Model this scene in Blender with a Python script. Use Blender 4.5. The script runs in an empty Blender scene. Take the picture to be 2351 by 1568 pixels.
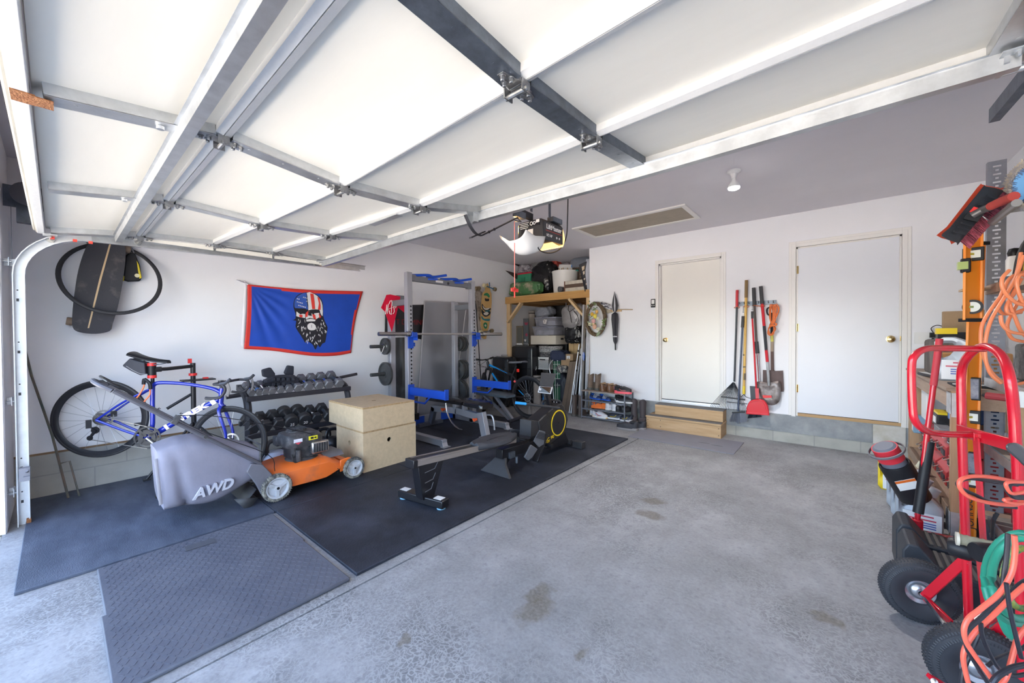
import bpy, bmesh, math, random
from mathutils import Vector, Matrix, Euler
random.seed(7)
PI = math.pi
SC = bpy.context.scene
COL = SC.collection
V = Vector
# ---------------------------------------------------------------- camera
CAMH = 1.335
FPX = 883.3
_y, _p, _r = math.radians(40.203), math.radians(-0.727), math.radians(-0.398)
FW = V((-math.sin(_y)*math.cos(_p), math.cos(_y)*math.cos(_p), math.sin(_p)))
_rt = V((math.cos(_y), math.sin(_y), 0)); _up = _rt.cross(FW)
RT = _rt*math.cos(_r) + _up*math.sin(_r); UP = -_rt*math.sin(_r) + _up*math.cos(_r)
cd = bpy.data.cameras.new('camera'); cam = bpy.data.objects.new('camera', cd); COL.objects.link(cam)
cd.sensor_width = 36; cd.lens = FPX*36/2351; cd.clip_start = .02; cd.clip_end = 200
cam.matrix_world = Matrix(((RT.x, UP.x, -FW.x, 0), (RT.y, UP.y, -FW.y, 0), (RT.z, UP.z, -FW.z, CAMH), (0, 0, 0, 1)))
SC.camera = cam
# ---------------------------------------------------------------- light
SC.view_settings.view_transform = 'Standard'; SC.view_settings.look = 'None'
SC.view_settings.gamma = 1; SC.view_settings.exposure = 1.24; SC.view_settings.use_curve_mapping = False
w = bpy.data.worlds.new('sky'); SC.world = w; w.use_nodes = True
nt = w.node_tree; bg = nt.nodes['Background']
sky = nt.nodes.new('ShaderNodeTexSky'); sky.sky_type = 'NISHITA'; sky.sun_disc = False
sky.sun_elevation = math.radians(50); sky.sun_rotation = math.radians(20); sky.air_density = 1.0; sky.dust_density = 2.0
SKY_STRENGTH = 0.8
_mx = nt.nodes.new('ShaderNodeMix'); _mx.data_type = 'RGBA'; _mx.inputs[0].default_value = .10
_bw = nt.nodes.new('ShaderNodeRGBToBW'); nt.links.new(sky.outputs[0], _bw.inputs[0]); nt.links.new(sky.outputs[0], _mx.inputs[6]); nt.links.new(_bw.outputs[0], _mx.inputs[7])
nt.links.new(_mx.outputs[2], bg.inputs[0]); bg.inputs[1].default_value = SKY_STRENGTH
sd = bpy.data.lights.new('sun', 'SUN'); sd.energy = 26.0; sd.angle = .01; sd.color = (1, .90, .76)
sun = bpy.data.objects.new('sun', sd); COL.objects.link(sun)
sun.rotation_euler = Euler((math.radians(-27), math.radians(10), 0))   # from behind the house, down onto the driveway
# ---------------------------------------------------------------- photo helpers (turn a photo point into a place)
def ray(x, y): return FW + RT*((x-1175.5)/FPX) - UP*((y-784)/FPX)
def hz(x, y, z=0.0): d = ray(x, y); return V((0, 0, CAMH)) + d*((z-CAMH)/d.z)
def onx(x, y, X): d = ray(x, y); return V((0, 0, CAMH)) + d*(X/d.x)
def ony(x, y, Y): d = ray(x, y); return V((0, 0, CAMH)) + d*(Y/d.y)
def dep(x, y, Z): return V((0, 0, CAMH)) + ray(x, y)*Z
# ---------------------------------------------------------------- materials
def _n(nt, t, **k):
    n = nt.nodes.new(t)
    for a, b in k.items(): setattr(n, a, b)
    return n
MC = {}
def mat(name, col, rough=.55, metal=0.0, var=0.0, scale=6.0, bump=0.0, bscale=None, col2=None, stretch=None, spec=.5, alpha=1, trans=0, emit=None, es=0, coat=0, cut=None):
    """procedural surface: base colour, optional second colour by noise, optional bump"""
    if name in MC: return MC[name]
    m = bpy.data.materials.new(name); m.use_nodes = True; nt = m.node_tree
    b = nt.nodes['Principled BSDF']; c = tuple(col)+(1,)
    b.inputs['Base Color'].default_value = c; b.inputs['Roughness'].default_value = rough
    b.inputs['Metallic'].default_value = metal; b.inputs['Specular IOR Level'].default_value = spec
    if coat: b.inputs['Coat Weight'].default_value = coat; b.inputs['Coat Roughness'].default_value = .1
    if alpha < 1: b.inputs['Alpha'].default_value = alpha
    if trans: b.inputs['Transmission Weight'].default_value = trans
    if emit: b.inputs['Emission Color'].default_value = tuple(emit)+(1,); b.inputs['Emission Strength'].default_value = es
    tc = _n(nt, 'ShaderNodeTexCoord'); mp = _n(nt, 'ShaderNodeMapping')
    nt.links.new(tc.outputs['Object'], mp.inputs[0])
    if stretch: mp.inputs['Scale'].default_value = stretch
    if var or col2:
        nz = _n(nt, 'ShaderNodeTexNoise'); nz.inputs['Scale'].default_value = scale; nz.inputs['Detail'].default_value = 6; nz.inputs['Roughness'].default_value = .65
        nt.links.new(mp.outputs[0], nz.inputs[0])
        mx = _n(nt, 'ShaderNodeMix', data_type='RGBA')
        c2 = tuple(col2)+(1,) if col2 else tuple(max(0, x*(1-var)) for x in col)+(1,)
        mx.inputs[6].default_value = c; mx.inputs[7].default_value = c2
        rp = _n(nt, 'ShaderNodeMapRange'); lo, hi = cut or (.35, .65)
        rp.inputs[1].default_value = lo; rp.inputs[2].default_value = hi
        nt.links.new(nz.outputs['Fac'], rp.inputs[0]); nt.links.new(rp.outputs[0], mx.inputs[0]); nt.links.new(mx.outputs[2], b.inputs['Base Color'])
    if bump:
        nb = _n(nt, 'ShaderNodeTexNoise'); nb.inputs['Scale'].default_value = bscale or scale*4; nb.inputs['Detail'].default_value = 4
        nt.links.new(mp.outputs[0], nb.inputs[0])
        bp = _n(nt, 'ShaderNodeBump'); bp.inputs['Strength'].default_value = bump; bp.inputs['Distance'].default_value = .01
        nt.links.new(nb.outputs['Fac'], bp.inputs['Height']); nt.links.new(bp.outputs[0], b.inputs['Normal'])
    MC[name] = m; return m
def wood(name, c1, c2, axis='x', rough=.6, sc=1.0):
    s = {'x': (1.2*sc, 14*sc, 14*sc), 'y': (14*sc, 1.2*sc, 14*sc), 'z': (14*sc, 14*sc, 1.2*sc)}[axis]
    return mat(name, c1, rough, 0, scale=2.2, col2=c2, stretch=s, bump=.15, bscale=6, cut=(.3, .72))
# ---------------------------------------------------------------- mesh builder
def frame(d, up=V((0, 0, 1))):
    d = V(d).normalized(); u = V(up)
    if abs(d.dot(u.normalized())) > .999: u = V((0, 1, 0)) if abs(d.y) < .9 else V((1, 0, 0))
    a = u.cross(d).normalized(); b = d.cross(a)
    return a, b, d
def cr(pts, n=6, closed=False):
    """Catmull-Rom through points"""
    P = [V(p) for p in pts]; out = []; L = len(P)
    rng = range(L if closed else L-1)
    for i in rng:
        p0 = P[(i-1) % L] if closed or i > 0 else P[0]*2-P[1]
        p1 = P[i]; p2 = P[(i+1) % L]
        p3 = P[(i+2) % L] if closed or i+2 < L else P[-1]*2-P[-2]
        for k in range(n):
            t = k/n; t2 = t*t; t3 = t2*t
            out.append(.5*((2*p1)+(-p0+p2)*t+(2*p0-5*p1+4*p2-p3)*t2+(-p0+3*p1-3*p2+p3)*t3))
    if not closed: out.append(P[-1])
    return out
class MB:
    def __init__(s): s.v = []; s.f = []; s.m = []; s.cur = 0
    def slot(s, i): s.cur = i; return s
    def add(s, vs, fs):
        o = len(s.v); s.v += [tuple(v) for v in vs]
        for f in fs: s.f.append(tuple(i+o for i in f)); s.m.append(s.cur)
        return s
    def box(s, c, d, rot=None, X=None):
        """centre, full dims, optional Euler tuple (rad) or matrix"""
        h = [x/2 for x in d]; vs = [V((a*h[0], b*h[1], e*h[2])) for a in (-1, 1) for b in (-1, 1) for e in (-1, 1)]
        if rot is not None:
            R = rot if isinstance(rot, Matrix) else Euler(rot).to_matrix()
            vs = [R @ v for v in vs]
        vs = [v+V(c) for v in vs]
        if X is not None: vs = [X @ v for v in vs]
        return s.add(vs, [(0, 1, 3, 2), (4, 6, 7, 5), (0, 4, 5, 1), (2, 3, 7, 6), (0, 2, 6, 4), (1, 5, 7, 3)])
    def b2(s, lo, hi): return s.box([(a+b)/2 for a, b in zip(lo, hi)], [b-a for a, b in zip(lo, hi)])
    def bar(s, p, q, w, h, up=(0, 0, 1)):
        p, q = V(p), V(q); a, b, d = frame(q-p, V(up)); R = Matrix((a, b, d)).transposed()
        return s.box((p+q)/2, (w, h, (q-p).length), R)
    def tube(s, pts, r, n=8, closed=False, smooth=0, cap=True, flat=1.0):
        P = cr(pts, smooth, closed) if smooth else [V(p) for p in pts]
        L = len(P); rr = r if callable(r) else (lambda t: r); a = None; vs = []; fs = []
        for i, p in enumerate(P):
            if closed: d = P[(i+1) % L]-P[i-1]
            else: d = P[min(i+1, L-1)]-P[max(i-1, 0)]
            if d.length < 1e-9: d = V((0, 0, 1))
            d.normalize()
            if a is None: a, b, _ = frame(d)
            else:
                a = (a-d*a.dot(d)); a.normalize(); b = d.cross(a)
            R = rr(i/max(1, L-1))
            for k in range(n):
                t = 2*PI*k/n; vs.append(p+a*(R*math.cos(t))+b*(R*flat*math.sin(t)))
        for i in range(L if closed else L-1):
            for k in range(n):
                j = (i+1) % L; fs.append((i*n+k, i*n+(k+1) % n, j*n+(k+1) % n, j*n+k))
        if cap and not closed:
            fs.append(tuple(range(n))[::-1]); fs.append(tuple(range((L-1)*n, L*n)))
        return s.add(vs, fs)
    def cyl(s, p, q, r, n=16, r2=None): 
        r2 = r if r2 is None else r2
        return s.tube([p, q], lambda t: r+(r2-r)*t, n)
    def lathe(s, prof, o=(0, 0, 0), ax=(0, 0, 1), n=24, closed=False, squash=1.0):
        """prof: list of (radius, height along axis)"""
        a, b, d = frame(ax); vs = []; fs = []; L = len(prof)
        for r, h in prof:
            for k in range(n):
                t = 2*PI*k/n; vs.append(V(o)+a*(r*math.cos(t))+b*(r*squash*math.sin(t))+d*h)
        for i in range(L if closed else L-1):
            for k in range(n):
                j = (i+1) % L; fs.append((i*n+k, i*n+(k+1) % n, j*n+(k+1) % n, j*n+k))
        if not closed:
            if prof[0][0] > 1e-6: fs.append(tuple(range(n))[::-1])
            if prof[-1][0] > 1e-6: fs.append(tuple(range((L-1)*n, L*n)))
        return s.add(vs, fs)
    def prism(s, poly, h, o=(0, 0, 0), u=(1, 0, 0), w=(0, 1, 0), taper=1.0):
        """polygon in (u, w) extruded along u x w by h"""
        u, w = V(u).normalized(), V(w).normalized(); d = u.cross(w); n = len(poly)
        cx = sum(p[0] for p in poly)/n; cy = sum(p[1] for p in poly)/n
        vs = [V(o)+u*x+w*y for x, y in poly]+[V(o)+u*(cx+(x-cx)*taper)+w*(cy+(y-cy)*taper)+d*h for x, y in poly]
        return s.add(vs, [tuple(range(n))[::-1], tuple(range(n, 2*n))]+[(i, (i+1) % n, n+(i+1) % n, n+i) for i in range(n)])
    def ell(s, c, r, n=16, m=10, rot=None, f=None):
        vs = []; fs = []; R = Euler(rot).to_matrix() if rot else None
        for i in range(m+1):
            th = PI*i/m
            for k in range(n):
                ph = 2*PI*k/n; p = V((math.sin(th)*math.cos(ph), math.sin(th)*math.sin(ph), math.cos(th)))
                if f: p = V(f(p))
                p = V((p.x*r[0], p.y*r[1], p.z*r[2]))
                if R: p = R @ p
                vs.append(p+V(c))
        for i in range(m):
            for k in range(n): fs.append((i*n+k, (i+1)*n+k, (i+1)*n+(k+1) % n, i*n+(k+1) % n))
        return s.add(vs, fs)
    def grid(s, fn, nu, nv):
        vs = [fn(i/nu, j/nv) for i in range(nu+1) for j in range(nv+1)]
        return s.add(vs, [(i*(nv+1)+j, (i+1)*(nv+1)+j, (i+1)*(nv+1)+j+1, i*(nv+1)+j+1) for i in range(nu) for j in range(nv)])
    def loft(s, rings, cap=True):
        n = len(rings[0]); vs = [p for r in rings for p in r]; fs = []
        for i in range(len(rings)-1):
            for k in range(n): fs.append((i*n+k, i*n+(k+1) % n, (i+1)*n+(k+1) % n, (i+1)*n+k))
        if cap: fs.append(tuple(range(n))[::-1]); fs.append(tuple(range((len(rings)-1)*n, len(rings)*n)))
        return s.add(vs, fs)
    def build(s, name, m, parent=None, smooth=None, bevel=0, solid=0, sub=0):
        me = bpy.data.meshes.new(name); me.from_pydata(s.v, [], s.f)
        for x in (m if isinstance(m, (list, tuple)) else [m]): me.materials.append(x)
        if any(s.m): me.polygons.foreach_set('material_index', s.m)
        bm = bmesh.new(); bm.from_mesh(me); bmesh.ops.recalc_face_normals(bm, faces=bm.faces); bm.to_mesh(me); bm.free()
        me.update()
        ob = bpy.data.objects.new(name, me); COL.objects.link(ob)
        if smooth is not False:
            me.polygons.foreach_set('use_smooth', [True]*len(me.polygons))
            if not sub: me.set_sharp_from_angle(angle=math.radians(smooth or 35))
        if solid:
            q = ob.modifiers.new('s', 'SOLIDIFY'); q.thickness = solid; q.offset = 0
        if bevel:
            q = ob.modifiers.new('b', 'BEVEL'); q.width = bevel; q.segments = 2; q.limit_method = 'ANGLE'; q.angle_limit = math.radians(40)
        if sub:
            q = ob.modifiers.new('u', 'SUBSURF'); q.levels = sub; q.render_levels = sub
        if parent: ob.parent = parent
        return ob
def tag(o, label, cat, group=None, kind=None):
    if label: o['label'] = label
    if cat: o['category'] = cat
    if group: o['group'] = group
    if kind: o['kind'] = kind
    return o
def thing(name, label, cat, loc=(0, 0, 0), rz=0, group=None, rot=None):
    o = bpy.data.objects.new(name, None); COL.objects.link(o); o.location = loc
    o.rotation_euler = rot or (0, 0, rz); o.empty_display_size = .05
    return tag(o, label, cat, group)
def struct(o): o['kind'] = 'structure'; return o
def copy_tree(o, parent=None, loc=None, rot=None, label=None, group=None):
    c = o.copy(); COL.objects.link(c)
    if parent: c.parent = parent
    for ch in list(o.children): copy_tree(ch, c)
    if loc is not None: c.location = loc
    if rot is not None: c.rotation_euler = rot
    if label: c['label'] = label
    if group: c['group'] = group
    return c
def text(name, body, size, m, mw, parent=None, depth=.001, align='CENTER', bold=0.0, shear=0, sx=1.0):
    """lettering as a thin mesh; mw = matrix placing it (x = reading direction, z = out)"""
    cu = bpy.data.curves.new(name, 'FONT'); cu.body = body; cu.size = size; cu.align_x = align; cu.align_y = 'CENTER'
    cu.extrude = depth; cu.offset = bold; cu.shear = shear
    t = bpy.data.objects.new(name, cu); COL.objects.link(t)
    me = bpy.data.meshes.new_from_object(t.evaluated_get(bpy.context.evaluated_depsgraph_get()))
    bpy.data.objects.remove(t); me.name = name; me.materials.clear(); me.materials.append(m)
    for v in me.vertices: v.co.x *= sx
    me.transform(mw)
    o = bpy.data.objects.new(name, me); COL.objects.link(o)
    if parent: o.parent = parent
    return o
def fr(o, x, n):
    """matrix with origin o, x axis x, z axis n"""
    x = V(x).normalized(); n = V(n); n = (n-x*n.dot(x)).normalized(); y = n.cross(x)
    return Matrix(((x.x, y.x, n.x, o[0]), (x.y, y.y, n.y, o[1]), (x.z, y.z, n.z, o[2]), (0, 0, 0, 1)))
def rpoly(w, h, r, n=4):
    """rounded rectangle polygon centred at 0"""
    out = []
    for cx, cy, a0 in ((w/2-r, h/2-r, 0), (-w/2+r, h/2-r, 90), (-w/2+r, -h/2+r, 180), (w/2-r, -h/2+r, 270)):
        for k in range(n+1):
            t = math.radians(a0+90*k/n); out.append((cx+r*math.cos(t), cy+r*math.sin(t)))
    return out
# ================================================================ room
XL, XR, YB, YF, CH, YA, XA = -5.116, 1.125, 5.824, -.24, 2.813, 7.45, -3.2
galv = mat('galvanised_steel', (.62, .64, .66), .38, .85, var=.22, scale=9, bump=.05, bscale=60)
galv_dark = mat('dark_galvanised_steel', (.2, .23, .28), .42, .8, var=.35, scale=14, bump=.05)
chrome = mat('chrome', (.8, .8, .82), .15, 1)
brass = mat('brass', (.78, .58, .26), .22, 1)
blackp = mat('black_plastic', (.016, .016, .02), .45, var=.3, scale=20, spec=.35)
blackm = mat('black_metal', (.025, .025, .03), .4, .3)
rubber = mat('black_rubber', (.028, .03, .036), .8, var=.4, scale=30, bump=.2)
white_p = mat('white_plastic', (.8, .8, .8), .4)
wallm = mat('wall_paint', (.86, .862, .90), .75, var=.035, scale=1.3, bump=.02, bscale=180)
ceilm = mat('ceiling_paint', (.78, .755, .80), .85, var=.05, scale=1.1, bump=.03, bscale=160)
trimm = mat('trim_paint', (.83, .81, .79), .45)
def concrete_floor():
    m = bpy.data.materials.new('concrete_floor'); m.use_nodes = True; nt = m.node_tree; b = nt.nodes['Principled BSDF']
    tc = _n(nt, 'ShaderNodeTexCoord'); L = nt.links.new
    def noise(sc, det=6, ro=.6, st=None):
        n = _n(nt, 'ShaderNodeTexNoise'); n.inputs['Scale'].default_value = sc; n.inputs['Detail'].default_value = det; n.inputs['Roughness'].default_value = ro
        if st:
            mp = _n(nt, 'ShaderNodeMapping'); mp.inputs['Scale'].default_value = st; L(tc.outputs['Object'], mp.inputs[0]); L(mp.outputs[0], n.inputs[0])
        else: L(tc.outputs['Object'], n.inputs[0])
        return n.outputs['Fac']
    def mr(s, a, c, d=0., e=1.):
        r = _n(nt, 'ShaderNodeMapRange'); r.inputs[1].default_value = a; r.inputs[2].default_value = c; r.inputs[3].default_value = d; r.inputs[4].default_value = e
        L(s, r.inputs[0]); return r.outputs[0]
    def mix(f, c1, c2):
        x = _n(nt, 'ShaderNodeMix', data_type='RGBA')
        for i, c in ((6, c1), (7, c2)):
            if isinstance(c, tuple): x.inputs[i].default_value = c+(1,)
            else: L(c, x.inputs[i])
        L(f, x.inputs[0]); return x.outputs[2]
    def mul(a, c):
        x = _n(nt, 'ShaderNodeMath', operation='MULTIPLY'); L(a, x.inputs[0])
        if isinstance(c, float): x.inputs[1].default_value = c
        else: L(c, x.inputs[1])
        return x.outputs[0]
    big = mr(noise(.9, 7, .65), .36, .64); med = mr(noise(5, 8, .75, (1, .6, 1)), .35, .7)
    c = mix(big, (.24, .24, .25), (.42, .42, .435)); c = mix(mul(med, .6), c, (.17, .168, .17))
    vo = _n(nt, 'ShaderNodeTexVoronoi', feature='DISTANCE_TO_EDGE'); vo.inputs['Scale'].default_value = 48
    wz = _n(nt, 'ShaderNodeTexNoise'); wz.inputs['Scale'].default_value = 14; L(tc.outputs['Object'], wz.inputs[0])
    ad = _n(nt, 'ShaderNodeMix', data_type='VECTOR'); ad.inputs[0].default_value = .10; L(tc.outputs['Object'], ad.inputs[4]); L(wz.outputs['Color'], ad.inputs[5])
    L(ad.outputs[1], vo.inputs['Vector'])
    cells = mr(vo.outputs['Distance'], .03, .16); zone = mr(noise(.8, 5, .7), .47, .6)
    c = mix(mul(mul(cells, zone), .85), c, (.135, .135, .14))
    sp = mr(noise(2.3, 4, .5, (1.3, 1, 1)), .72, .78); c = mix(mul(sp, .5), c, (.17, .15, .12))
    st = mr(noise(1.1, 8, .75), .56, .70); c = mix(mul(st, .6), c, (.12, .12, .13))
    # oil stains with a shape of their own
    sx = _n(nt, 'ShaderNodeSeparateXYZ'); L(ad.outputs[1], sx.inputs[0])
    for (px, py, rx, ry) in STAINS:
        q = hz(px, py)
        def sub(o, v, r):
            a = _n(nt, 'ShaderNodeMath', operation='SUBTRACT'); L(o, a.inputs[0]); a.inputs[1].default_value = v*.9+.05
            d = _n(nt, 'ShaderNodeMath', operation='DIVIDE'); L(a.outputs[0], d.inputs[0]); d.inputs[1].default_value = r
            p = _n(nt, 'ShaderNodeMath', operation='POWER'); L(d.outputs[0], p.inputs[0]); p.inputs[1].default_value = 2; return p.outputs[0]
        su = _n(nt, 'ShaderNodeMath', operation='ADD'); L(sub(sx.outputs[0], q.x, rx), su.inputs[0]); L(sub(sx.outputs[1], q.y, ry), su.inputs[1])
        c = mix(mul(mr(su.outputs[0], 1.5, .5), .75), c, (.135, .115, .085))
    gx = mr(noise(60, 2, .5), .3, .7); c = mix(mul(gx, .16), c, (.6, .6, .6)); gy = mr(noise(34, 3, .6), .55, .68); c = mix(mul(gy, .35), c, (.14, .14, .15))
    L(c, b.inputs['Base Color']); b.inputs['Roughness'].default_value = .62
    bp = _n(nt, 'ShaderNodeBump'); bp.inputs['Strength'].default_value = .12; bp.inputs['Distance'].default_value = .01; L(noise(40, 5), bp.inputs['Height']); L(bp.outputs[0], b.inputs['Normal'])
    return m
STAINS = [(1228, 1400, .06, .10), (1236, 1362, .05, .07), (1492, 1182, .09, .06), (1500, 1150, .08, .06), (925, 1470, .025, .03), (1330, 1502, .02, .03), (1900, 1420, .05, .04)]
flm = concrete_floor()
# floor slabs with a control joint between them
f = MB(); JX = -1.965; YO = YF-.02
f.b2((XL-.12, YO, -.15), (JX-.006, YA+.1, 0)); f.b2((JX+.006, YO, -.15), (XR+.12, YA+.1, 0)); f.b2((JX-.006, YO, -.15), (JX+.006, YA+.1, -.02))
struct(f.build('floor', flm, smooth=False))
f = MB(); f.b2((-14, -22, -.2), (10, YO-.004, -.012))
struct(f.build('driveway', mat('driveway_concrete', (.56, .53, .48), .8, var=.15, scale=2.5, bump=.2)))
f = MB(); f.b2((XL-.12, YF-.02, CH), (XR+.12, YA+.1, CH+.12)); struct(f.build('ceiling', ceilm))
T = .12
f = MB(); f.b2((XL-T, YF, .375), (XL, YA+T, CH)); struct(f.build('wall_left', wallm))
f = MB(); f.b2((XR, YF, 0), (XR+T, YB+T, CH)); struct(f.build('wall_right', wallm))
# openings of the back wall
D1 = (-2.035, -1.20, .352, 2.40); D2 = (-.385, .525, .365, 2.395)
f = MB(); f.b2((XA, YB, .345), (D1[0], YB+T, CH)); f.b2((D1[1], YB, .345), (D2[0], YB+T, CH)); f.b2((D2[1], YB, .345), (XR, YB+T, CH))
f.b2((D1[0], YB, D1[3]), (D1[1], YB+T, CH)); f.b2((D2[0], YB, D2[3]), (D2[1], YB+T, CH)); struct(f.build('wall_back', wallm))
f = MB(); f.b2((XA, YB+T, 0), (XA+T, YA, CH)); struct(f.build('wall_alcove_right', wallm))
f = MB(); f.b2((XL, YA, 0), (XA+T, YA+T, CH)); struct(f.build('wall_alcove_back', wallm))
f = MB(); f.b2((XL-T, YF-.14, 0), (-4.39, YF, CH)); f.b2((-4.39, YF-.14, 2.16), (.56, YF, CH)); f.b2((.56, YF-.14, 0), (XR+T, YF, CH)); struct(f.build('wall_front', wallm))
f = MB(); f.b2((-9, YF-.5, CH+.12), (5, 9, CH+.3)); struct(f.build('roof', mat('roof_soffit', (.6, .6, .6), .8)))
# painted jamb of the garage opening
jw = mat('jamb_paint', (.86, .87, .9), .5)
f = MB(); f.b2((-4.39, YF-.16, 0), (-4.365, YF-.005, 2.16)); f.b2((-4.52, YF-.165, 0), (-4.365, YF-.14, 2.2)); struct(f.build('trim_1', jw))
# concrete block footing
def block_mat(name, horiz, bw=.41, bh=.19, c=(.42, .41, .38), c2=(.5, .49, .46), mort=(.34, .335, .32), off=.5):
    m = bpy.data.materials.new(name); m.use_nodes = True; nt = m.node_tree; b = nt.nodes['Principled BSDF']; L = nt.links.new
    tc = _n(nt, 'ShaderNodeTexCoord'); sp = _n(nt, 'ShaderNodeSeparateXYZ'); L(tc.outputs['Object'], sp.inputs[0])
    cb = _n(nt, 'ShaderNodeCombineXYZ'); L(sp.outputs[1 if horiz == 'y' else 0], cb.inputs[0]); L(sp.outputs[2], cb.inputs[1])
    br = _n(nt, 'ShaderNodeTexBrick'); L(cb.outputs[0], br.inputs[0]); br.offset = off
    br.inputs['Scale'].default_value = 1; br.inputs['Brick Width'].default_value = bw; br.inputs['Row Height'].default_value = bh
    br.inputs['Mortar Size'].default_value = .005; br.inputs['Color1'].default_value = c+(1,); br.inputs['Color2'].default_value = c2+(1,); br.inputs['Mortar'].default_value = mort+(1,)
    nz = _n(nt, 'ShaderNodeTexNoise'); nz.inputs['Scale'].default_value = 7; nz.inputs['Detail'].default_value = 8; L(tc.outputs['Object'], nz.inputs[0])
    r = _n(nt, 'ShaderNodeMapRange'); r.inputs[1].default_value = .4; r.inputs[2].default_value = .75; r.inputs[4].default_value = .5; L(nz.outputs['Fac'], r.inputs[0])
    mx = _n(nt, 'ShaderNodeMix', data_type='RGBA'); L(r.outputs[0], mx.inputs[0]); L(br.outputs['Color'], mx.inputs[6]); mx.inputs[7].default_value = (.3, .29, .26, 1); L(mx.outputs[2], b.inputs['Base Color'])
    b.inputs['Roughness'].default_value = .9
    bp = _n(nt, 'ShaderNodeBump'); bp.inputs['Strength'].default_value = .4; bp.inputs['Distance'].default_value = .008; L(br.outputs['Fac'], bp.inputs['Height']); bp.invert = True; L(bp.outputs[0], b.inputs['Normal'])
    return m
f = MB(); f.b2((XL-T, YF, 0), (XL+.012, YA, .365)); struct(f.build('baseboard_left', block_mat('block_left', 'y')))
f = MB(); f.b2((XL-T, YF, .365), (XL+.008, YA, .382)); struct(f.build('trim_2', wood('sill_wood', (.3, .19, .1), (.2, .12, .06), 'y')))
f = MB(); f.b2((XA, YB-.012, 0), (XR, YB+T, .13)); struct(f.build('baseboard_back', block_mat('block_back', 'x', bh=.26, c=(.43, .42, .38), c2=(.49, .48, .43))))
parge = mat('parged_concrete', (.25, .265, .28), .85, col2=(.36, .37, .375), scale=5, bump=.3, bscale=30)
f = MB(); f.b2((XA, YB-.018, .13), (.30, YB+T, .345)); f.b2((.30, YB-.012, .13), (XR, YB+T, .345)); o = f.build('trim_3', [parge]); struct(o)
f = MB(); f.b2((.305, YB-.020, .128), (.56, YB, .338)); struct(f.build('trim_4', mat('bare_block', (.5, .47, .39), .9, col2=(.62, .6, .56), scale=7, bump=.3)))
# door 1 (narrow, with casing and threshold)
dpaint1 = mat('door_paint_warm', (.82, .80, .76), .32, var=.02, scale=2)
dpaint2 = mat('door_paint_cool', (.80, .82, .88), .35, var=.02, scale=2)
def casing(name, d, w, low):
    f = MB(); x0, x1, z0, z1 = d
    for k, (t, ww) in enumerate(((.013, w), (.019, w*.6))):
        f.b2((x0-ww, YB-t, low), (x0, YB+.01, z1+ww)); f.b2((x1, YB-t, low), (x1+ww, YB+.01, z1+ww)); f.b2((x0, YB-t, z1), (x1, YB+.01, z1+ww))
    f.b2((x0, YB-.002, low), (x0+.02, YB+T, z1)); f.b2((x1-.02, YB-.002, low), (x1, YB+T, z1)); f.b2((x0, YB-.002, z1-.02), (x1, YB+T, z1))
    return struct(f.build(name, trimm, bevel=.002))
def knob(parent, x, y, z, s=1.0):
    f = MB(); f.lathe([(.033*s, 0), (.033*s, .006), (.013*s, .01), (.012*s, .03), (.024*s, .038), (.029*s, .052), (.026*s, .064), (.012*s, .07), (0, .071)], (x, y, z), (0, -1, 0))
    return f.build('door_knob', brass, parent)
casing('trim_5', D1, .055, .352); casing('trim_6', D2, .07, .335)
f = MB(); f.b2((D1[0]+.02, YB+.055, .385), (D1[1]-.02, YB+.095, D1[3]-.02)); d1 = struct(f.build('door_1', dpaint1)); knob(d1, -1.955, YB+.055, 1.27)
f = MB(); f.b2((D1[0]-.04, YB-.02, .345), (D1[1]+.055, YB+.12, .362)); f.b2((D1[0]+.02, YB+.03, .362), (D1[1]-.02, YB+.10, .38)); f.build('threshold', mat('aluminium_threshold', (.75, .75, .78), .35, .6), d1)
f = MB(); f.b2((D1[0]+.02, YB+.045, .380), (D1[1]-.02, YB+.1, .388)); f.build('door_sweep', blackp, d1)
f = MB(); f.b2((D2[0]+.02, YB-.004, .385), (D2[1]-.02, YB+.04, D2[3]-.02)); d2 = struct(f.build('door_2', dpaint2)); knob(d2, .442, YB-.004, 1.28, 1.15)
for z in (2.12, 1.42, .68):
    f = MB(); f.b2((D2[0]+.008, YB-.012, z-.045), (D2[0]+.026, YB+.0, z+.045)); f.cyl((D2[0]+.017, YB-.012, z-.047), (D2[0]+.017, YB-.012, z+.047), .006, 8); f.build('hinge', brass, d2)
f = MB(); f.b2((D2[1]-.012, YB-.006, 1.26), (D2[1]-.004, YB, 1.31)); f.build('strike_plate', brass, d2)
f = MB(); f.b2((D2[0]+.02, YB-.008, .345), (D2[1]+.07, YB+.03, .38)); struct(f.build('trim_7', wood('sill_back_wood', (.55, .35, .17), (.45, .27, .12), 'x')))
f = MB(); f.b2((D2[0]+.02, YB-.006, .378), (D2[1]-.02, YB+.03, .386)); f.build('door_sweep', blackp, d2)
# ================================================================ overhead door and its hardware
GX = [-4.40, -3.13, -1.95, -.78, .43]; GY = [-.045, .452, .955, 1.44, 1.965]
GZ = [[2.105]*5, [2.17, 2.167, 2.16, 2.16, 2.165], [2.20, 2.135, 2.098, 2.13, 2.17], [2.205, 2.155, 2.118, 2.145, 2.185], [2.19, 2.215, 2.215, 2.20, 2.215]]
def gz(x, j):
    r = GZ[j]; x = min(max(x, GX[0]), GX[4])
    for i in range(4):
        if x <= GX[i+1]: t = (x-GX[i])/(GX[i+1]-GX[i]); break
    t = t*t*(3-2*t) if False else t
    return r[i]+(r[i+1]-r[i])*t
def gzs(x, j):  # softened along x
    return sum(gz(x+d, j) for d in (-.25, -.12, 0, .12, .25))/5
def gp(x, j, t, up=0.0):
    """a point of section j (0..3), t 0..1 across it"""
    return V((x, GY[j]+(GY[j+1]-GY[j])*t, gzs(x, j)*(1-t)+gzs(x, j+1)*t+up))
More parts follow.
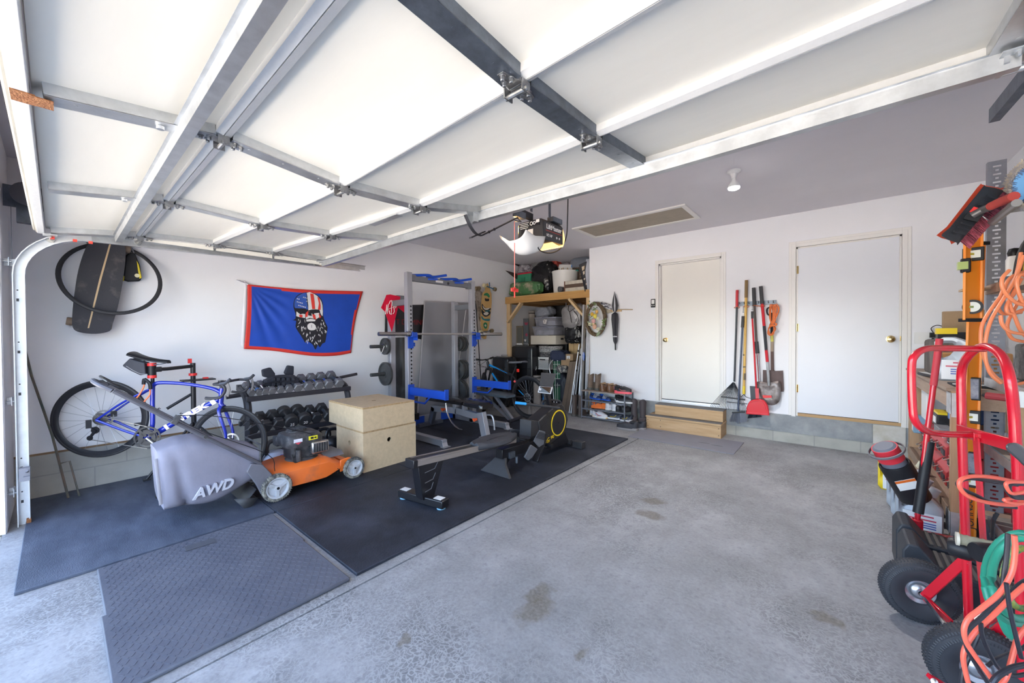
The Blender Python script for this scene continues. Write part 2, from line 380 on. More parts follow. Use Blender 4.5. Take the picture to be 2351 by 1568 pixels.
gdoor = thing('garage_door', 'white sectional garage door raised flat overhead on galvanised stiles', 'garage door', (0, 0, 0))
creamp = mat('door_inner_skin', (.79, .76, .69), .5, var=.03, scale=2.5, stretch=(1, 6, 1))
railp = mat('door_rail_white', (.60, .60, .60), .35, var=.05, scale=30, bump=.12, bscale=50)
sealm = mat('bottom_seal', (.42, .40, .35), .6, var=.25, scale=8, stretch=(.5, 8, 8))
NX = 26
for j in range(4):
    f = MB(); xs = [GX[0]+(GX[4]-GX[0])*i/NX for i in range(NX+1)]
    g0 = .004 if j else 0; g1 = .996
    for up in (.05, .012):   # bowed skin, outer face
        pass
    f.grid(lambda u, v: gp(GX[0]+(GX[4]-GX[0])*u, j, .01+.98*v, .040+.006*math.sin(PI*v)*math.sin(PI*4*u)**2), NX*2, 6)
    f.grid(lambda u, v: gp(GX[0]+(GX[4]-GX[0])*u, j, .005+.99*v, .056), NX, 1)
    f.b2((GX[0]-.005, GY[j]+.01, 2.15), (GX[0], GY[j+1]-.01, 2.19))
    s = f.build('door_section', creamp, gdoor, smooth=60)
    # long rails on both edges of the section
    for t0, t1, nm in ((0.0, .055, 0), (.945, 1.0, 1)):
        if (j == 0 and nm == 0): continue
        rings = []
        for i in range(NX+1):
            x = xs[i]; a = gp(x, j, t0+.004, .002); b = gp(x, j, t1-.004, .002); c = gp(x, j, t1-.004, .05); d = gp(x, j, t0+.004, .05)
            if nm == 0: b = gp(x, j, t1, .012)
            else: a = gp(x, j, t0, .012)
            rings.append([a, b, c, d])
        g = MB().loft(rings); g.build('edge_rail', railp, s)
# bottom edge with weather seal
f = MB(); f.box(((GX[0]+GX[4])/2, -.062, 2.128), (GX[4]-GX[0], .036, .05)); f.build('bottom_rail', railp, gdoor, bevel=.004)
f = MB(); f.tube([(GX[0], -.090, 2.13), (GX[4], -.090, 2.13)], .010, 10); f.tube([(GX[0], -.080, 2.114), (GX[4], -.080, 2.114)], .006, 8); f.build('weather_seal', sealm, gdoor)
# stiles: channel with web down and flanges up
def channel(f, p, q, w, h, t=.003, up=V((0, 0, 1))):
    p, q = V(p), V(q); d = (q-p).normalized(); a = up.cross(d).normalized(); u = d.cross(a); L = (q-p)
    for c, dims in ((u*0, (w, t)), (a*(w/2-t/2)+u*(h/2), (t, h)), (a*(-w/2+t/2)+u*(h/2), (t, h))):
        R = Matrix((a, u, d)).transposed(); f.box((p+q)/2+c, (dims[0], dims[1], L.length), R)
    return f
def bolt(f, p, ax=(0, 0, -1), r=.007):
    f.cyl(V(p), V(p)+V(ax)*.004, r*1.5, 10); f.lathe([(r, 0), (r, .011), (r*.7, .013)], V(p)+V(ax)*.003, ax, 6)
for i, x in enumerate(GX):
    end = i in (0, 4); xw = .075
    for j in range(4):
        f = MB(); a = gp(x, j, .06 if j or True else 0, .0); b = gp(x, j, .95, .0)
        if end: a.x += .03 if i == 0 else -.03; b.x += .03 if i == 0 else -.03
        channel(f, a, b, xw, .05); 
        for k in (.15, .45, .8): q = a.lerp(b, k); f.cyl(q+V((.008, 0, -.0022)), q+V((.008, 0, -.0012)), .006, 8)
        f.build('stile', galv_dark if i == 3 else galv, gdoor)
# hinges at every joint
for j in (1, 2, 3):
    for i, x in enumerate(GX):
        f = MB(); xx = x + (.03 if i == 0 else -.03 if i == 4 else 0)
        c = gp(xx, j, 0, 0)
        for sgn in (-1, 1):
            q = gp(xx, j, .16, 0) if sgn > 0 else gp(xx, j-1, .84, 0)
            m_ = c.lerp(q, .42)
            f.prism([(-.028, 0), (.028, 0), (.012, .075), (-.012, .075)], -.003, m_+V((0, -.03*sgn, -.003)), (1, 0, 0), (0, sgn, 0) if True else 0)
            for k in (-.014, .014): bolt(f, m_+V((k, .01*sgn, -.004)))
            bolt(f, m_+V((0, .035*sgn, -.004)))
        f.tube([c+V((-.045, 0, -.022)), c+V((.045, 0, -.022))], .009, 10)
        for k in (-.036, .036): f.box(c+V((k, 0, -.014)), (.004, .04, .035))
        f.build('hinge', mat('hinge_steel', (.42, .42, .42), .35, .9, var=.3, scale=30), gdoor)
# struts (U profile, galvanised)
def strut(j, t, name, w=.05, hh=.04, x0=None, x1=None):
    f = MB(); R = []; n = 20
    for i in range(n+1):
        x = (x0 or GX[0])+((x1 or GX[4])-(x0 or GX[0]))*i/n; c = gp(x, j, t, -.002)
        prof = [(-w/2-.012, 0), (-w/2, 0), (-w/2+.006, -hh), (w/2-.006, -hh), (w/2, 0), (w/2+.012, 0), (w/2+.012, .002), (w/2-.003, .003), (w/2-.009, -hh+.003), (-w/2+.009, -hh+.003), (-w/2+.003, .003), (-w/2-.012, .002)]
        R.append([c+V((0, y, z)) for y, z in prof])
    f.loft(R); return f.build(name, galv, gdoor, smooth=20)
strut(0, .76, 'strut'); strut(3, .955, 'strut', .05, .055)
for i in (1, 2): 
    f = MB(); c = gp(GX[i], 0, .62, -.003); f.cyl(c, c+V((0, 0, -.012)), .012, 10); f.build('strut_clip', galv, gdoor)
# rust patch on the bottom edge
f = MB(); c = onx(50, 231, -1.93); f.box((-1.965, -.058, 2.1015), (.085, .05, .003)); f.box((-1.955, -.018, 2.0965), (.072, .045, .003)); f.build('rust_patch', mat('rust', (.20, .065, .02), .9, col2=(.34, .15, .06), scale=40, bump=.6), gdoor)
# reinforcing bracket and operator arm bracket on the centre stile
f = MB(); c = gp(-2.33, 3, .0, -.004); f.box(c+V((0, .0, 0)), (.34, .05, .006)); f.build('splice_plate', galv, gdoor)
f = MB(); c = gp(-1.95, 3, .86, -.005); f.box(c, (.09, .07, .004)); f.box(c+V((-.03, 0, -.03)), (.003, .05, .06)); f.box(c+V((.03, 0, -.03)), (.003, .05, .06)); f.build('arm_bracket', galv, gdoor)
# rollers along the left edge
for j, yy in enumerate((-.02, .452, .955, 1.44, 1.90)):
    z = gz(GX[0], j)+.0
    f = MB(); f.tube([(-4.38, yy, z-.02), (-4.50, yy, z-.02)], .006, 8); f.lathe([(.0, -.01), (.022, -.009), (.024, 0), (.022, .009), (0, .01)], (-4.49, yy, z-.02), (1, 0, 0), 14); f.build('roller', mat('roller_steel', (.5, .5, .48), .35, .8), gdoor)
    f = MB(); f.box((-4.375, yy, z-.008), (.06, .07, .01)); f.build('end_bracket', galv, gdoor)
for yy, c in ((-.01, 0), (.10, 1), (.18, 1)):
    f = MB(); f.box((-4.41, yy, 2.085), (.02, .022, .018)); f.build('red_tag', mat('red_tape', (.75, .06, .04), .5), gdoor)
# tracks
def ctrack(f, path, w=.05, d=.022):
    P = [V(p) for p in path]; R = []
    for i, p in enumerate(P):
        t = (P[min(i+1, len(P)-1)]-P[max(i-1, 0)]).normalized(); a = V((1, 0, 0)); b = t.cross(a).normalized()
        pr = [(0, -w/2), (d, -w/2), (d, -w/2+.006), (.003, -w/2+.003), (.003, w/2-.003), (d, w/2-.006), (d, w/2), (0, w/2)]
        R.append([p+a*x+b*y for x, y in pr])
    return f.loft(R)
tr = thing('garage_door_track', 'white painted curved steel door track along the left wall', 'door track', (-4.5, -.17, 0))
trw = mat('track_white', (.74, .76, .79), .4, .3, var=.12, scale=12)
f = MB(); ctrack(f, [(-4.5, -.17, .0)]+[(-4.5, -.17, z/10) for z in range(2, 18)]+[(-4.5, -.17+.36*(1-math.cos(t)), 1.80+.33*math.sin(t)) for t in [PI/2*k/10 for k in range(0, 11)]], .058, .05)
for v in f.v: pass
tv = f.build('vertical_track', trw, tr, smooth=50); tr.location = (0, 0, 0)
for z in (.18, .42, .95, 1.25, 1.62):
    g = MB(); g.box((-4.449, -.175, z), (.002, .012, .02)); g.box((-4.449, -.175, z+.07), (.002, .008, .008)); g.build('slot', blackp, tr)
f = MB(); ctrack(f, [(-4.5, .19, 2.13), (-4.5, .6, 2.142), (-4.5, 1.5, 2.16), (-4.5, 2.42, 2.18)], .055, .03)
f.box((-4.512, 1.35, 2.205), (.004, 2.3, .05)); f.box((-4.50, 1.35, 2.228), (.03, 2.3, .004)); f.build('horizontal_track', galv, tr)
for z, e in ((.25, 0), (.9, 0), (1.89, 1)):
    f = MB(); f.box((-4.50, -.225, z), (.09, .05, .003)); f.box((-4.50, -.212, z), (.085, .004, .06)); f.box((-4.53, -.20, z), (.03, .07, .05)); f.build('track_bracket', trw, tr)
f = MB(); f.box((-4.458, -.148, .02), (.04, .022, .05)); f.build('rust_foot', MC['rust'], tr)
f = MB(); f.box((-4.40, -.16, .385), (.06, .05, .09)); f.cyl((-4.38, -.15, .4), (-4.33, -.15, .42), .008, 8); f.box((-4.37, -.15, .36), (.05, .03, .03)); f.build('photo_eye', mat('sensor_grey', (.2, .2, .23), .5), tr)
# spring shaft, drum and end bracket over the opening
sh = thing('torsion_shaft', 'steel torsion shaft with cable drum above the garage opening', 'door shaft', (0, 0, 0))
f = MB(); f.tube([(-4.75, -.12, 2.40), (.85, -.12, 2.40)], .0135, 10); f.build('shaft', galv_dark, sh)
f = MB(); f.lathe([(.03, -.05), (.065, -.045), (.065, .03), (.085, .035), (.085, .045), (.03, .05)], (-4.56, -.12, 2.40), (1, 0, 0), 24); f.build('cable_drum', mat('cast_drum', (.12, .12, .14), .5, .6), sh)
f = MB(); f.box((-4.66, -.13, 2.40), (.004, .22, .16)); f.box((-4.66, -.13, 2.27), (.06, .1, .12)); f.build('bearing_plate', galv_dark, sh)
f = MB(); f.tube([(-4.56, -.20, 2.40), (-4.46, -.20, .1)], .0016, 5); f.build('lift_cable', galv_dark, sh)
# right hand track
rt_ = thing('garage_door_track', 'dark steel horizontal track end under the ceiling at upper right', 'door track', (0, 0, 0))
f = MB(); q0 = onx(2292, 262, .50); ctrack(f, [(.475, .2, 2.12), (.475, 1.2, 2.15), (.475, q0.y, q0.z)], .055, .03); f.box((.50, (q0.y+.2)/2, q0.z-.0+.015), (.004, q0.y-.2, .06)); f.build('horizontal_track', galv_dark, rt_)
f = MB(); f.box((.44, 1.93, 2.195), (.11, .10, .004)); f.box((.40, 1.96, 2.19), (.012, .10, .035)); f.tube([(.36, 1.96, 2.165), (.52, 1.96, 2.165)], .008, 10); f.tube([(.40, 1.96, 2.165), (.52, 1.96, 2.165)], .011, 10); bolt(f, (.42, 1.90, 2.193)); f.build('top_bracket', galv, gdoor)
# ---------------------------------------------------------------- opener
op = thing('garage_door_opener', 'black ceiling-hung garage door opener with open white lens and lit bulb', 'garage door opener')
OX, OY, OZ = -1.95, 3.42, 2.30
C0 = onx(1217, 530, OX); OY = C0.y; OZ = C0.z
blk = mat('opener_black', (.03, .03, .035), .4)
f = MB(); f.prism([(-.13, -.085), (.13, -.085), (.13, .06), (.11, .085), (-.11, .085), (-.13, .06)], .30, (OX, OY+.30-.0, OZ), (1, 0, 0), (0, 0, 1)); body = f.build('housing', blk, op, bevel=.006)
f = MB(); f.box((OX+.0, OY-.004, OZ+.055), (.20, .008, .05)); f.box((OX-.055, OY-.003, OZ+.0), (.07, .006, .05)); f.lathe([(.022, 0), (.022, .004), (.012, .004), (.012, 0)], (OX-.08, OY-.003, OZ-.04), (0, -1, 0), 16); f.build('end_panel', blackp, op)
f = MB(); f.box((OX+.01, OY-.008, OZ-.02), (.055, .004, .06)); f.build('keypad', mat('panel_grey', (.6, .6, .6), .4), op)
wt = mat('white_lettering', (.85, .85, .85), .5)
f = MB()
for k in range(4): f.box((OX-.055, OY-.0085, OZ+.07-k*.014), (.10-.02*(k % 2), .001, .004))
f.box((OX+.085, OY-.009, OZ+.065), (.035, .001, .024)); f.lathe([(.016, 0), (.016, .001), (.011, .001), (.011, 0)], (OX+.02, OY-.008, OZ+.055), (0, -1, 0), 14); f.lathe([(.014, 0), (.014, .001), (.009, .001), (.009, 0)], (OX+.05, OY-.008, OZ+.055), (0, -1, 0), 14); f.build('printed_label', wt, op)
mw = fr((OX+.132, OY+.16, OZ+.025), (0, 1, 0), (1, 0, 0))
text('maker_name', 'LiftMaster', .055, wt, mw, op, bold=.001)
text('power_rating', '1/2 HP', .032, wt, fr((OX+.132, OY+.09, OZ-.045), (0, 1, 0), (1, 0, 0)), op)
f = MB(); f.box((OX+.132, OY+.16, OZ-.008), (.001, .24, .004)); f.build('red_underline', mat('red_print', (.6, .05, .04), .5), op)
f = MB()
for k in (.2, .24): f.lathe([(.010, 0), (.010, .001), (0, .001)], (OX+.131, OY+k, OZ-.045), (1, 0, 0), 10)
f.build('warning_symbols', wt, op)
# lenses: the near one hangs open, the far one closed and lit
lens = mat('frosted_lens', (.85, .85, .84), .35)
def lens_mesh(y0, y1, ang):
    f = MB(); R = []
    for k in range(13):
        t = k/12; y = y0+(y1-y0)*t; dip = .10*math.sin(PI*min(1, .15+.85*t))**.6
        R.append([V((OX+x, y-.02+ang*(z), OZ-.09-dip*z*1.0)) for x, z in ((-.125, -.9), (-.12, .3), (-.08, .85), (0, 1), (.08, .85), (.12, .3), (.125, -.9))])
    vs = R; g = MB(); n = 7
    g.grid(lambda u, v: R[min(12, int(round(u*12)))][min(6, int(round(v*6)))], 12, 6); return g
f = MB()
def LN(u, v):   # tray-like cover hanging from the near end of the housing
    s = (u-.5)*2; y = OY-.10-.13*v+.0; x = OX+.135*s
    z = OZ-.148-.060*(1-abs(s)**2.2)*(.35+.65*math.sin(PI*min(1, v+.1))) + .05*max(0, v-.55)*2 + (.085*(abs(s)**5))*(1-.5*v)
    return V((x, y+.16*(1-v)*.8, z))
f.grid(LN, 20, 12); f.build('open_lens', lens, op, smooth=80, solid=.004)
f = MB()
lit = mat('lit_lens', (.9, .7, .4), .4, emit=(1, .55, .16), es=.9)
f.prism([(-.125, -.05), (.125, -.05), (.12, .06), (.09, .10), (-.09, .10), (-.12, .06)], .0, (OX, OY+.30, OZ), (1, 0, 0), (0, 0, 1))
f = MB(); f.grid(lambda u, v: V((OX+(-.125+.25*u), OY+.305+.03*math.sin(PI*v), OZ+.05-.15*v)), 10, 8); f.grid(lambda u, v: V((OX+(-.11+.235*u), OY+.14+.17*v, OZ-.088-.018*math.sin(PI*v)*(.3+.7*v))), 8, 8); f.build('lit_lens', lit, op, smooth=80)
lb = bpy.data.lights.new('opener_bulb', 'POINT'); lb.energy = 4; lb.color = (1, .55, .2); lb.shadow_soft_size = .03
lo = bpy.data.objects.new('opener_bulb', lb); COL.objects.link(lo); lo.location = (OX-.2, OY+.03, OZ+.06)
# rail, arm, hangers
f = MB(); f.bar((OX, OY+.02, OZ+.115), (OX, -.1, 2.46), .035, .05); f.build('rail', blackm, op)
f = MB()
for (px, py, px2, py2) in ((1262, 500, 1262, 458), (1220, 486, 1224, 470)):
    a = onx(px, py, OX+.11 if px > 1240 else OX-.05); f.bar(a, (a.x, a.y, CH), .03, .004, (1, 0, 0))
f.box((OX+.10, OY+.22, OZ+.11), (.06, .14, .04)); f.build('hanger_strap', galv_dark, op)
f = MB()
A0 = onx(1068, 493, OX); A1 = onx(1080, 520, OX); A2 = onx(1092, 536, OX); A3 = onx(1105, 541, OX); B0 = onx(1080, 546, OX); B1 = onx(1187, 500, OX)
f.tube([A0, A1, A2, A3], .016, 6, smooth=4, flat=.35); f.bar(A3, B1, .008, .03, (1, 0, 0)); f.bar(B0, onx(1112, 532, OX), .008, .026, (1, 0, 0))
for k in (.28, .42): q = A3.lerp(B1, k-.1); f.cyl(q+V((.004, 0, 0)), q+V((.012, 0, 0)), .010, 8)
f.build('door_arm', blackm, op)
f = MB(); f.box(B1+V((0, .03, .03)), (.04, .12, .05)); f.tube([B1, B1+V((0, .05, -.02)), onx(1182, 507, OX)], .006, 6); f.build('trolley', galv_dark, op)
T0 = onx(1181, 508, OX); T1 = onx(1181.5, 666, OX)
f = MB(); f.tube([T0, T1], .0035, 6); f.build('pull_cord', mat('cord_red', (.8, .25, .22), .7), op)
f = MB(); f.box(T1, (.012, .085, .028)); f.box(T1+V((0, 0, .012)), (.012, .03, .02)); f.tube([T1, T1+V((0, 0, -.06))], .007, 6); f.build('release_handle', mat('release_red', (.85, .04, .03), .4), op, bevel=.003)
f = MB(); f.tube([onx(1304, 455, OX+.2), onx(1303, 500, OX+.15), onx(1300, 545, OX+.12), onx(1285, 572, OX+.1), onx(1262, 581, OX+.1), onx(1240, 575, OX+.1), onx(1232, 560, OX+.1)], .005, 6, smooth=5)
a = onx(1304, 455, OX+.2); f.tube([a, (a.x, a.y, CH)], .005, 6); f.build('power_cord', blackp, op)
# ceiling bulb
bl = hz(1685, 392, CH); bx = thing('ceiling_lamp', 'white porcelain socket on ceiling with one lit bulb', 'lamp', bl)
f = MB(); f.lathe([(.055, 0), (.055, -.012), (.03, -.03), (.022, -.055), (.022, -.07)], (0, 0, 0), (0, 0, 1), 20); f.build('socket', white_p, bx)
f = MB(); f.lathe([(.018, -.065), (.022, -.09), (.045, -.13), (.048, -.15)], (0, 0, 0), (0, 0, 1), 20); f.build('bulb_neck', white_p, bx)
f = MB(); f.lathe([(.048, -.15), (.045, -.163), (.025, -.172), (0, -.175)], (0, 0, 0), (0, 0, 1), 20); f.build('bulb_face', mat('lit_bulb', (1, 1, 1), .4, emit=(1, .97, .92), es=14), bx)
lb = bpy.data.lights.new('ceiling_bulb', 'SPOT'); lb.energy = 60; lb.color = (1, .97, .94); lb.shadow_soft_size = .04; lb.spot_size = 2.6; lb.spot_blend = .8
lo = bpy.data.objects.new('ceiling_bulb', lb); COL.objects.link(lo); lo.location = bl+V((0, 0, -.19))
# attic hatch
ha = thing('attic_hatch', 'unpainted board attic hatch in white trim on the ceiling', 'hatch')
hx0, hx1, hy0, hy1 = -2.72, -1.36, 4.62, 5.16
f = MB(); f.b2((hx0-.01, hy0-.01, CH-.008), (hx1+.01, hy1+.01, CH+.003)); f.build('panel', mat('hatch_board', (.46, .4, .32), .85, var=.12, scale=12), ha)
f = MB(); w_ = .055
f.b2((hx0-w_, hy0-w_, CH-.018), (hx1+w_, hy0, CH)); f.b2((hx0-w_, hy1, CH-.018), (hx1+w_, hy1+w_, CH)); f.b2((hx0-w_, hy0, CH-.018), (hx0, hy1, CH)); f.b2((hx1, hy0, CH-.018), (hx1+w_, hy1, CH)); f.build('frame', trimm, ha, bevel=.003)
# ================================================================ gym floor mats
matr = mat('stall_mat_rubber', (.018, .021, .030), .6, col2=(.060, .068, .095), scale=1.6, bump=.25, bscale=90, cut=(.42, .78), spec=.3)
matd = mat('stall_mat_dust_daylight', (.055, .068, .10), .6, col2=(.13, .15, .20), scale=2.2, stretch=(1, 2.2, 1), bump=.25, bscale=90, cut=(.4, .8), spec=.35)  # dust, plus daylight from the opening painted into the front mat's paler colour
def slab(name, x0, y0, x1, y1, h, m, label, group):
    f = MB(); f.b2((x0+.002, y0+.002, 0), (x1-.002, y1-.002, h)); o = f.build(name, m, bevel=.004); return tag(o, label, 'mat', group)
G = 'black stall mats of the gym floor'
x0m, x1m, x2m = -5.095, -3.268, -2.045
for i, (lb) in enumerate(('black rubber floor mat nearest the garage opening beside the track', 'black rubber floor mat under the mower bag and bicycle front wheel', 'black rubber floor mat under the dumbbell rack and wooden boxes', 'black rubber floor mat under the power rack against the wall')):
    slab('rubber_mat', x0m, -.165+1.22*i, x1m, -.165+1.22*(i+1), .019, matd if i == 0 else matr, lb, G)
slab('rubber_mat', x1m, 1.06, x2m, 2.89, .019, matr, 'black rubber floor mat under the front foot of the rowing machine', G)
slab('rubber_mat', x1m, 2.89, x2m, 4.722, .019, matr, 'black rubber floor mat under the rowing machine flywheel', G)
# diamond pattern mats
dm = mat('diamond_mat_grey', (.085, .092, .12), .55, col2=(.115, .122, .15), scale=3, bump=.1, bscale=60)
def diamond(name, x0, y0, x1, y1, label, raised):
    r = thing(name, label, 'mat', ((x0+x1)/2, (y0+y1)/2, 0), group='grey diamond tread mats'); cx, cy = (x0+x1)/2, (y0+y1)/2
    f = MB(); f.b2((x0-cx, y0-cy, 0), (x1-cx, y1-cy, .018)); f.build('mat_body', dm, r, bevel=.006)
    f = MB(); s = .034; n = 0; x = x0+.02; i = 0
    while x < x1-.02:
        y = y0+.03; j = 0
        while y < y1-.03:
            a = .6 if (i+j) % 2 else -.6
            f.box((x-cx, y-cy, .0185), (.024, .0045, .002), (0, 0, a)); y += s*.62; j += 1
        x += s; i += 1
    f.build('tread_pattern', dm, r)
    return r
ra = diamond('diamond_mat', -3.245, .13, -2.655, 1.03, 'grey diamond tread mat with a worn label, next to the black mats', 1)
rb = diamond('diamond_mat', -2.665, .115, -2.035, 1.02, 'grey diamond tread mat on the bare concrete side', 1); rb.location.z = .003
f = MB(); q = hz(460, 1250, .02); f.box((q.x+2.95, q.y-.58, .0215), (.075, .15, .002), (0, 0, -.06)); f.build('worn_label', mat('label_grey', (.075, .08, .095), .5), ra)
# ================================================================ things on the left wall
def deckpts(z, P, X): return [onx(z[0]+x/z[2], z[1]+y/z[2], X) for x, y in P]
Zl = (0, 500, 2.179)
def outline_slab(f, pts, nrm, th):
    """closed outline of 3D points, thickened along nrm"""
    n = len(pts); d = V(nrm).normalized()*th
    return f.add([p-d/2 for p in pts]+[p+d/2 for p in pts], [tuple(range(n))[::-1], tuple(range(n, 2*n))]+[(i, (i+1) % n, n+(i+1) % n, n+i) for i in range(n)])
tl = thing('longboard', 'black grip-taped longboard with a pale centre stripe hanging on the wall', 'skateboard')
DX = XL+.15
P = cr([(x, y, 0) for x, y in [(455, 122), (520, 98), (590, 98), (622, 135), (628, 200), (612, 330), (588, 450), (560, 540), (545, 568), (480, 580), (400, 573), (364, 548), (362, 480), (372, 380), (392, 260), (425, 160)]], 4, True)
pts = deckpts(Zl, [(p.x, p.y) for p in P], DX)
f = MB(); outline_slab(f, pts, (1, 0, 0), .012); f.build('deck', mat('grip_tape', (.055, .055, .065), .9, col2=(.16, .15, .14), scale=8, bump=.3, bscale=150, cut=(.55, .8)), tl)
f = MB(); s = deckpts(Zl, [(553, 108), (562, 108), (508, 305), (446, 552), (438, 552), (497, 305)], DX+.0075); outline_slab(f, s, (1, 0, 0), .002); f.build('centre_stripe', mat('stripe_tan', (.66, .48, .28), .7), tl)
wht = mat('board_wheel', (.24, .17, .12), .5)
for (a, b) in (((350, 518), (543, 540)), ((452, 112), (636, 158))):
    pa, pb = deckpts(Zl, [a, b], DX-.06); f = MB(); f.tube([pa, pb], .009, 8); c = (pa+pb)/2; f.box(c+V((.02, 0, 0)), (.05, .05, .07)); f.build('truck', galv_dark, tl)
    d = (pb-pa).normalized()
    for p in (pa, pb): g = MB(); g.lathe([(.01, -.022), (.03, -.022), (.034, -.015), (.034, .015), (.03, .022), (.01, .022)], p, d, 20); g.build('wheel', wht, tl)
# hook under the deck, tyre, pouch
f = MB(); f.tube([onx(217, 544, XL+.0), onx(217, 548, XL+.19), onx(255, 549, XL+.19), onx(255, 544, XL+.0)], .006, 8); tag(f.build('wall_hook', mat('hook_white', (.8, .8, .8), .4)), 'white metal wall hook across the top of the longboard', 'hook')
f = MB(); c = onx(258, 640, XL+.1); c.x = -4.985; Rt = .318; f.tube([c+V((.10*math.sin(a-PI/2)+.0, Rt*math.cos(a), Rt*math.sin(a))) if False else c+V((-.105*math.sin(a), Rt*math.cos(a), Rt*math.sin(a))) for a in [2*PI*k/64 for k in range(64)]], .0165, 10, closed=True, flat=.8)
tyre_m = mat('tyre_rubber', (.03, .03, .035), .6, var=.2, scale=30)
tag(f.build('bicycle_tyre', tyre_m), 'spare black bicycle tyre hanging on the wall around the longboard', 'tyre')
kp = thing('knee_pad', 'black and yellow knee pad hanging from a wall hook behind the tyre', 'knee pad')
f = MB(); outline_slab(f, deckpts(Zl, [(628, 190), (650, 172), (675, 180), (700, 240), (708, 300), (700, 318), (640, 320), (612, 310), (620, 250)], XL+.06), (1, 0, 0), .05); f.build('pad', blackp, kp, bevel=.01)
f = MB(); outline_slab(f, deckpts(Zl, [(684, 215), (694, 235), (708, 300), (698, 305), (690, 260)], XL+.088), (1, 0, 0), .008); outline_slab(f, deckpts(Zl, [(612, 290), (622, 292), (620, 316), (611, 316)], XL+.088), (1, 0, 0), .008); f.build('yellow_trim', mat('yellow_cloth', (.75, .6, .03), .6), kp)
f = MB(); q = deckpts(Zl, [(686, 289)], XL+.09)[0]; f.lathe([(.018, 0), (.018, .004), (0, .005)], q, (1, 0, 0), 16); f.build('badge', mat('badge_cream', (.75, .68, .45), .5), kp)
f = MB(); f.tube(deckpts(Zl, [(657, 132), (655, 160), (640, 185)], XL+.05), .006, 6); f.tube(deckpts(Zl, [(660, 150), (672, 182)], XL+.05), .005, 6); f.build('strap', mat('strap_grey', (.3, .3, .32), .7), kp)
f = MB(); f.box(onx(301, 558, XL+.012), (.02, .05, .055)); f.tube([onx(301, 560, XL), onx(301, 562, XL+.06), onx(301, 558, XL+.065)], .006, 6); tag(f.build('wall_hook', mat('hook_grey', (.55, .56, .58), .4, .4)), 'grey wall hook holding the knee pad', 'hook')
# leaning pole with a hooked top and a foot peg
po_ = thing('plant_pole', 'dark green hooked metal garden pole leaning in the corner by the track', 'pole')
b0 = hz(157, 1143, .022); t0 = onx(72, 862, XL+.03); t1 = onx(41, 735, XL+.02)
f = MB(); f.tube([b0, onx(120, 1000, XL+.15), t0, t1], .008, 8); f.tube([t1, onx(38, 715, XL+.02), onx(33, 700, XL+.03), onx(38, 697, XL+.04), onx(45, 703, XL+.05)], .008, 8, smooth=4); f.build('shaft', mat('green_rusty', (.05, .075, .065), .5, col2=(.16, .1, .07), scale=6), po_)
k = b0.lerp(onx(120, 1000, XL+.15), .55)
f = MB(); f.tube([k, k+V((.01, .055, .01)), b0+V((.02, .06, .0))], .006, 8); f.build('foot_peg', MC['green_rusty'], po_)
# ================================================================ flag
Zf = (520, 620, 6.53)
def fpt(x, y, e=.0):
    px, py = Zf[0]+x/Zf[2], Zf[1]+y/Zf[2]
    dx, dy = x-330, y-220; an = math.atan2(dy, dx); rr = math.hypot(dx, dy)
    d = .022+.012*math.sin(an*24)*min(1, rr/500)*max(0, 1-rr/1500)*(1 if an < 1.3 and an > .2 else .3)+.006*math.sin(x/170)+.012*(x > 1500)*math.sin((x-1500)/120)*.4
    k = min(1, max(0, (1000-x)/200)) if x < 1300 else min(1, max(0, (x-1520)/150)); d = .026+(d-.026)*k
    return onx(px, py, XL+d+e)
fl = thing('flag', 'blue flag with red border and a bearded skull print pinned to the wall', 'flag')
fb = mat('flag_blue', (.01, .075, .52), .6, var=.15, scale=3); fred = mat('flag_red', (.72, .04, .03), .6)
top = [(315, 215), (800, 262), (1300, 300), (2045, 318)]; bot = [(262, 1182), (700, 1210), (1250, 1282), (1600, 1285), (1868, 1245)]
def edge(P, u):
    s = cr([(a, b, 0) for a, b in P], 12); k = min(len(s)-1.001, u*(len(s)-1)); i = int(k); return s[i].lerp(s[i+1], k-i)
def FL(u, v):
    a = edge(top, u); b = edge(bot, u); x = a.x+(b.x-a.x)*v; y = a.y+(b.y-a.y)*v
    x += (-30*math.sin(PI*v) if u > .9 else 0)*(u-.9)*10+(18*math.sin(PI*v))*(1-u)**3
    return x, y
nu, nv = 72, 40; f = MB(); vs = [fpt(*FL(i/nu, j/nv)) for i in range(nu+1) for j in range(nv+1)]; f.v = [tuple(v) for v in vs]
for i in range(nu):
    for j in range(nv):
        u, v = (i+.5)/nu, (j+.5)/nv
        red = u < .038+.006*v or v > .945 or v < (.018+.022*(u > .35)) or u > .975+.02*abs(v-.5)
        f.f.append((i*(nv+1)+j, (i+1)*(nv+1)+j, (i+1)*(nv+1)+j+1, i*(nv+1)+j+1)); f.m.append(1 if red else 0)
f.build('cloth', [fb, fred], fl, smooth=80, solid=.0015)
f = MB(); f.grid(lambda u, v: fpt(315-45*u-(53)*v, 215+967*v-30*u+(-30*u), -.004), 2, 10); f.tube([fpt(150, 150), fpt(235, 185), fpt(318, 215)], lambda t: .012+.006*t, 6, flat=.4); f.build('white_heading', mat('flag_white', (.8, .78, .82), .7), fl, solid=.001)
pm = {c: mat('print_'+c, k, .6) for c, k in (('black', (.012, .012, .02)), ('white', (.78, .77, .78)), ('red', (.75, .05, .035)), ('blue', (.03, .1, .45)))}
def fpoly(f, P, e, sm=3):
    Q = cr([(a, b, 0) for a, b in P], sm, True) if sm else [V((a, b, 0)) for a, b in P]
    f.add([fpt(p.x, p.y, e) for p in Q], [tuple(range(len(Q)))])
E1 = .0018
f = MB()
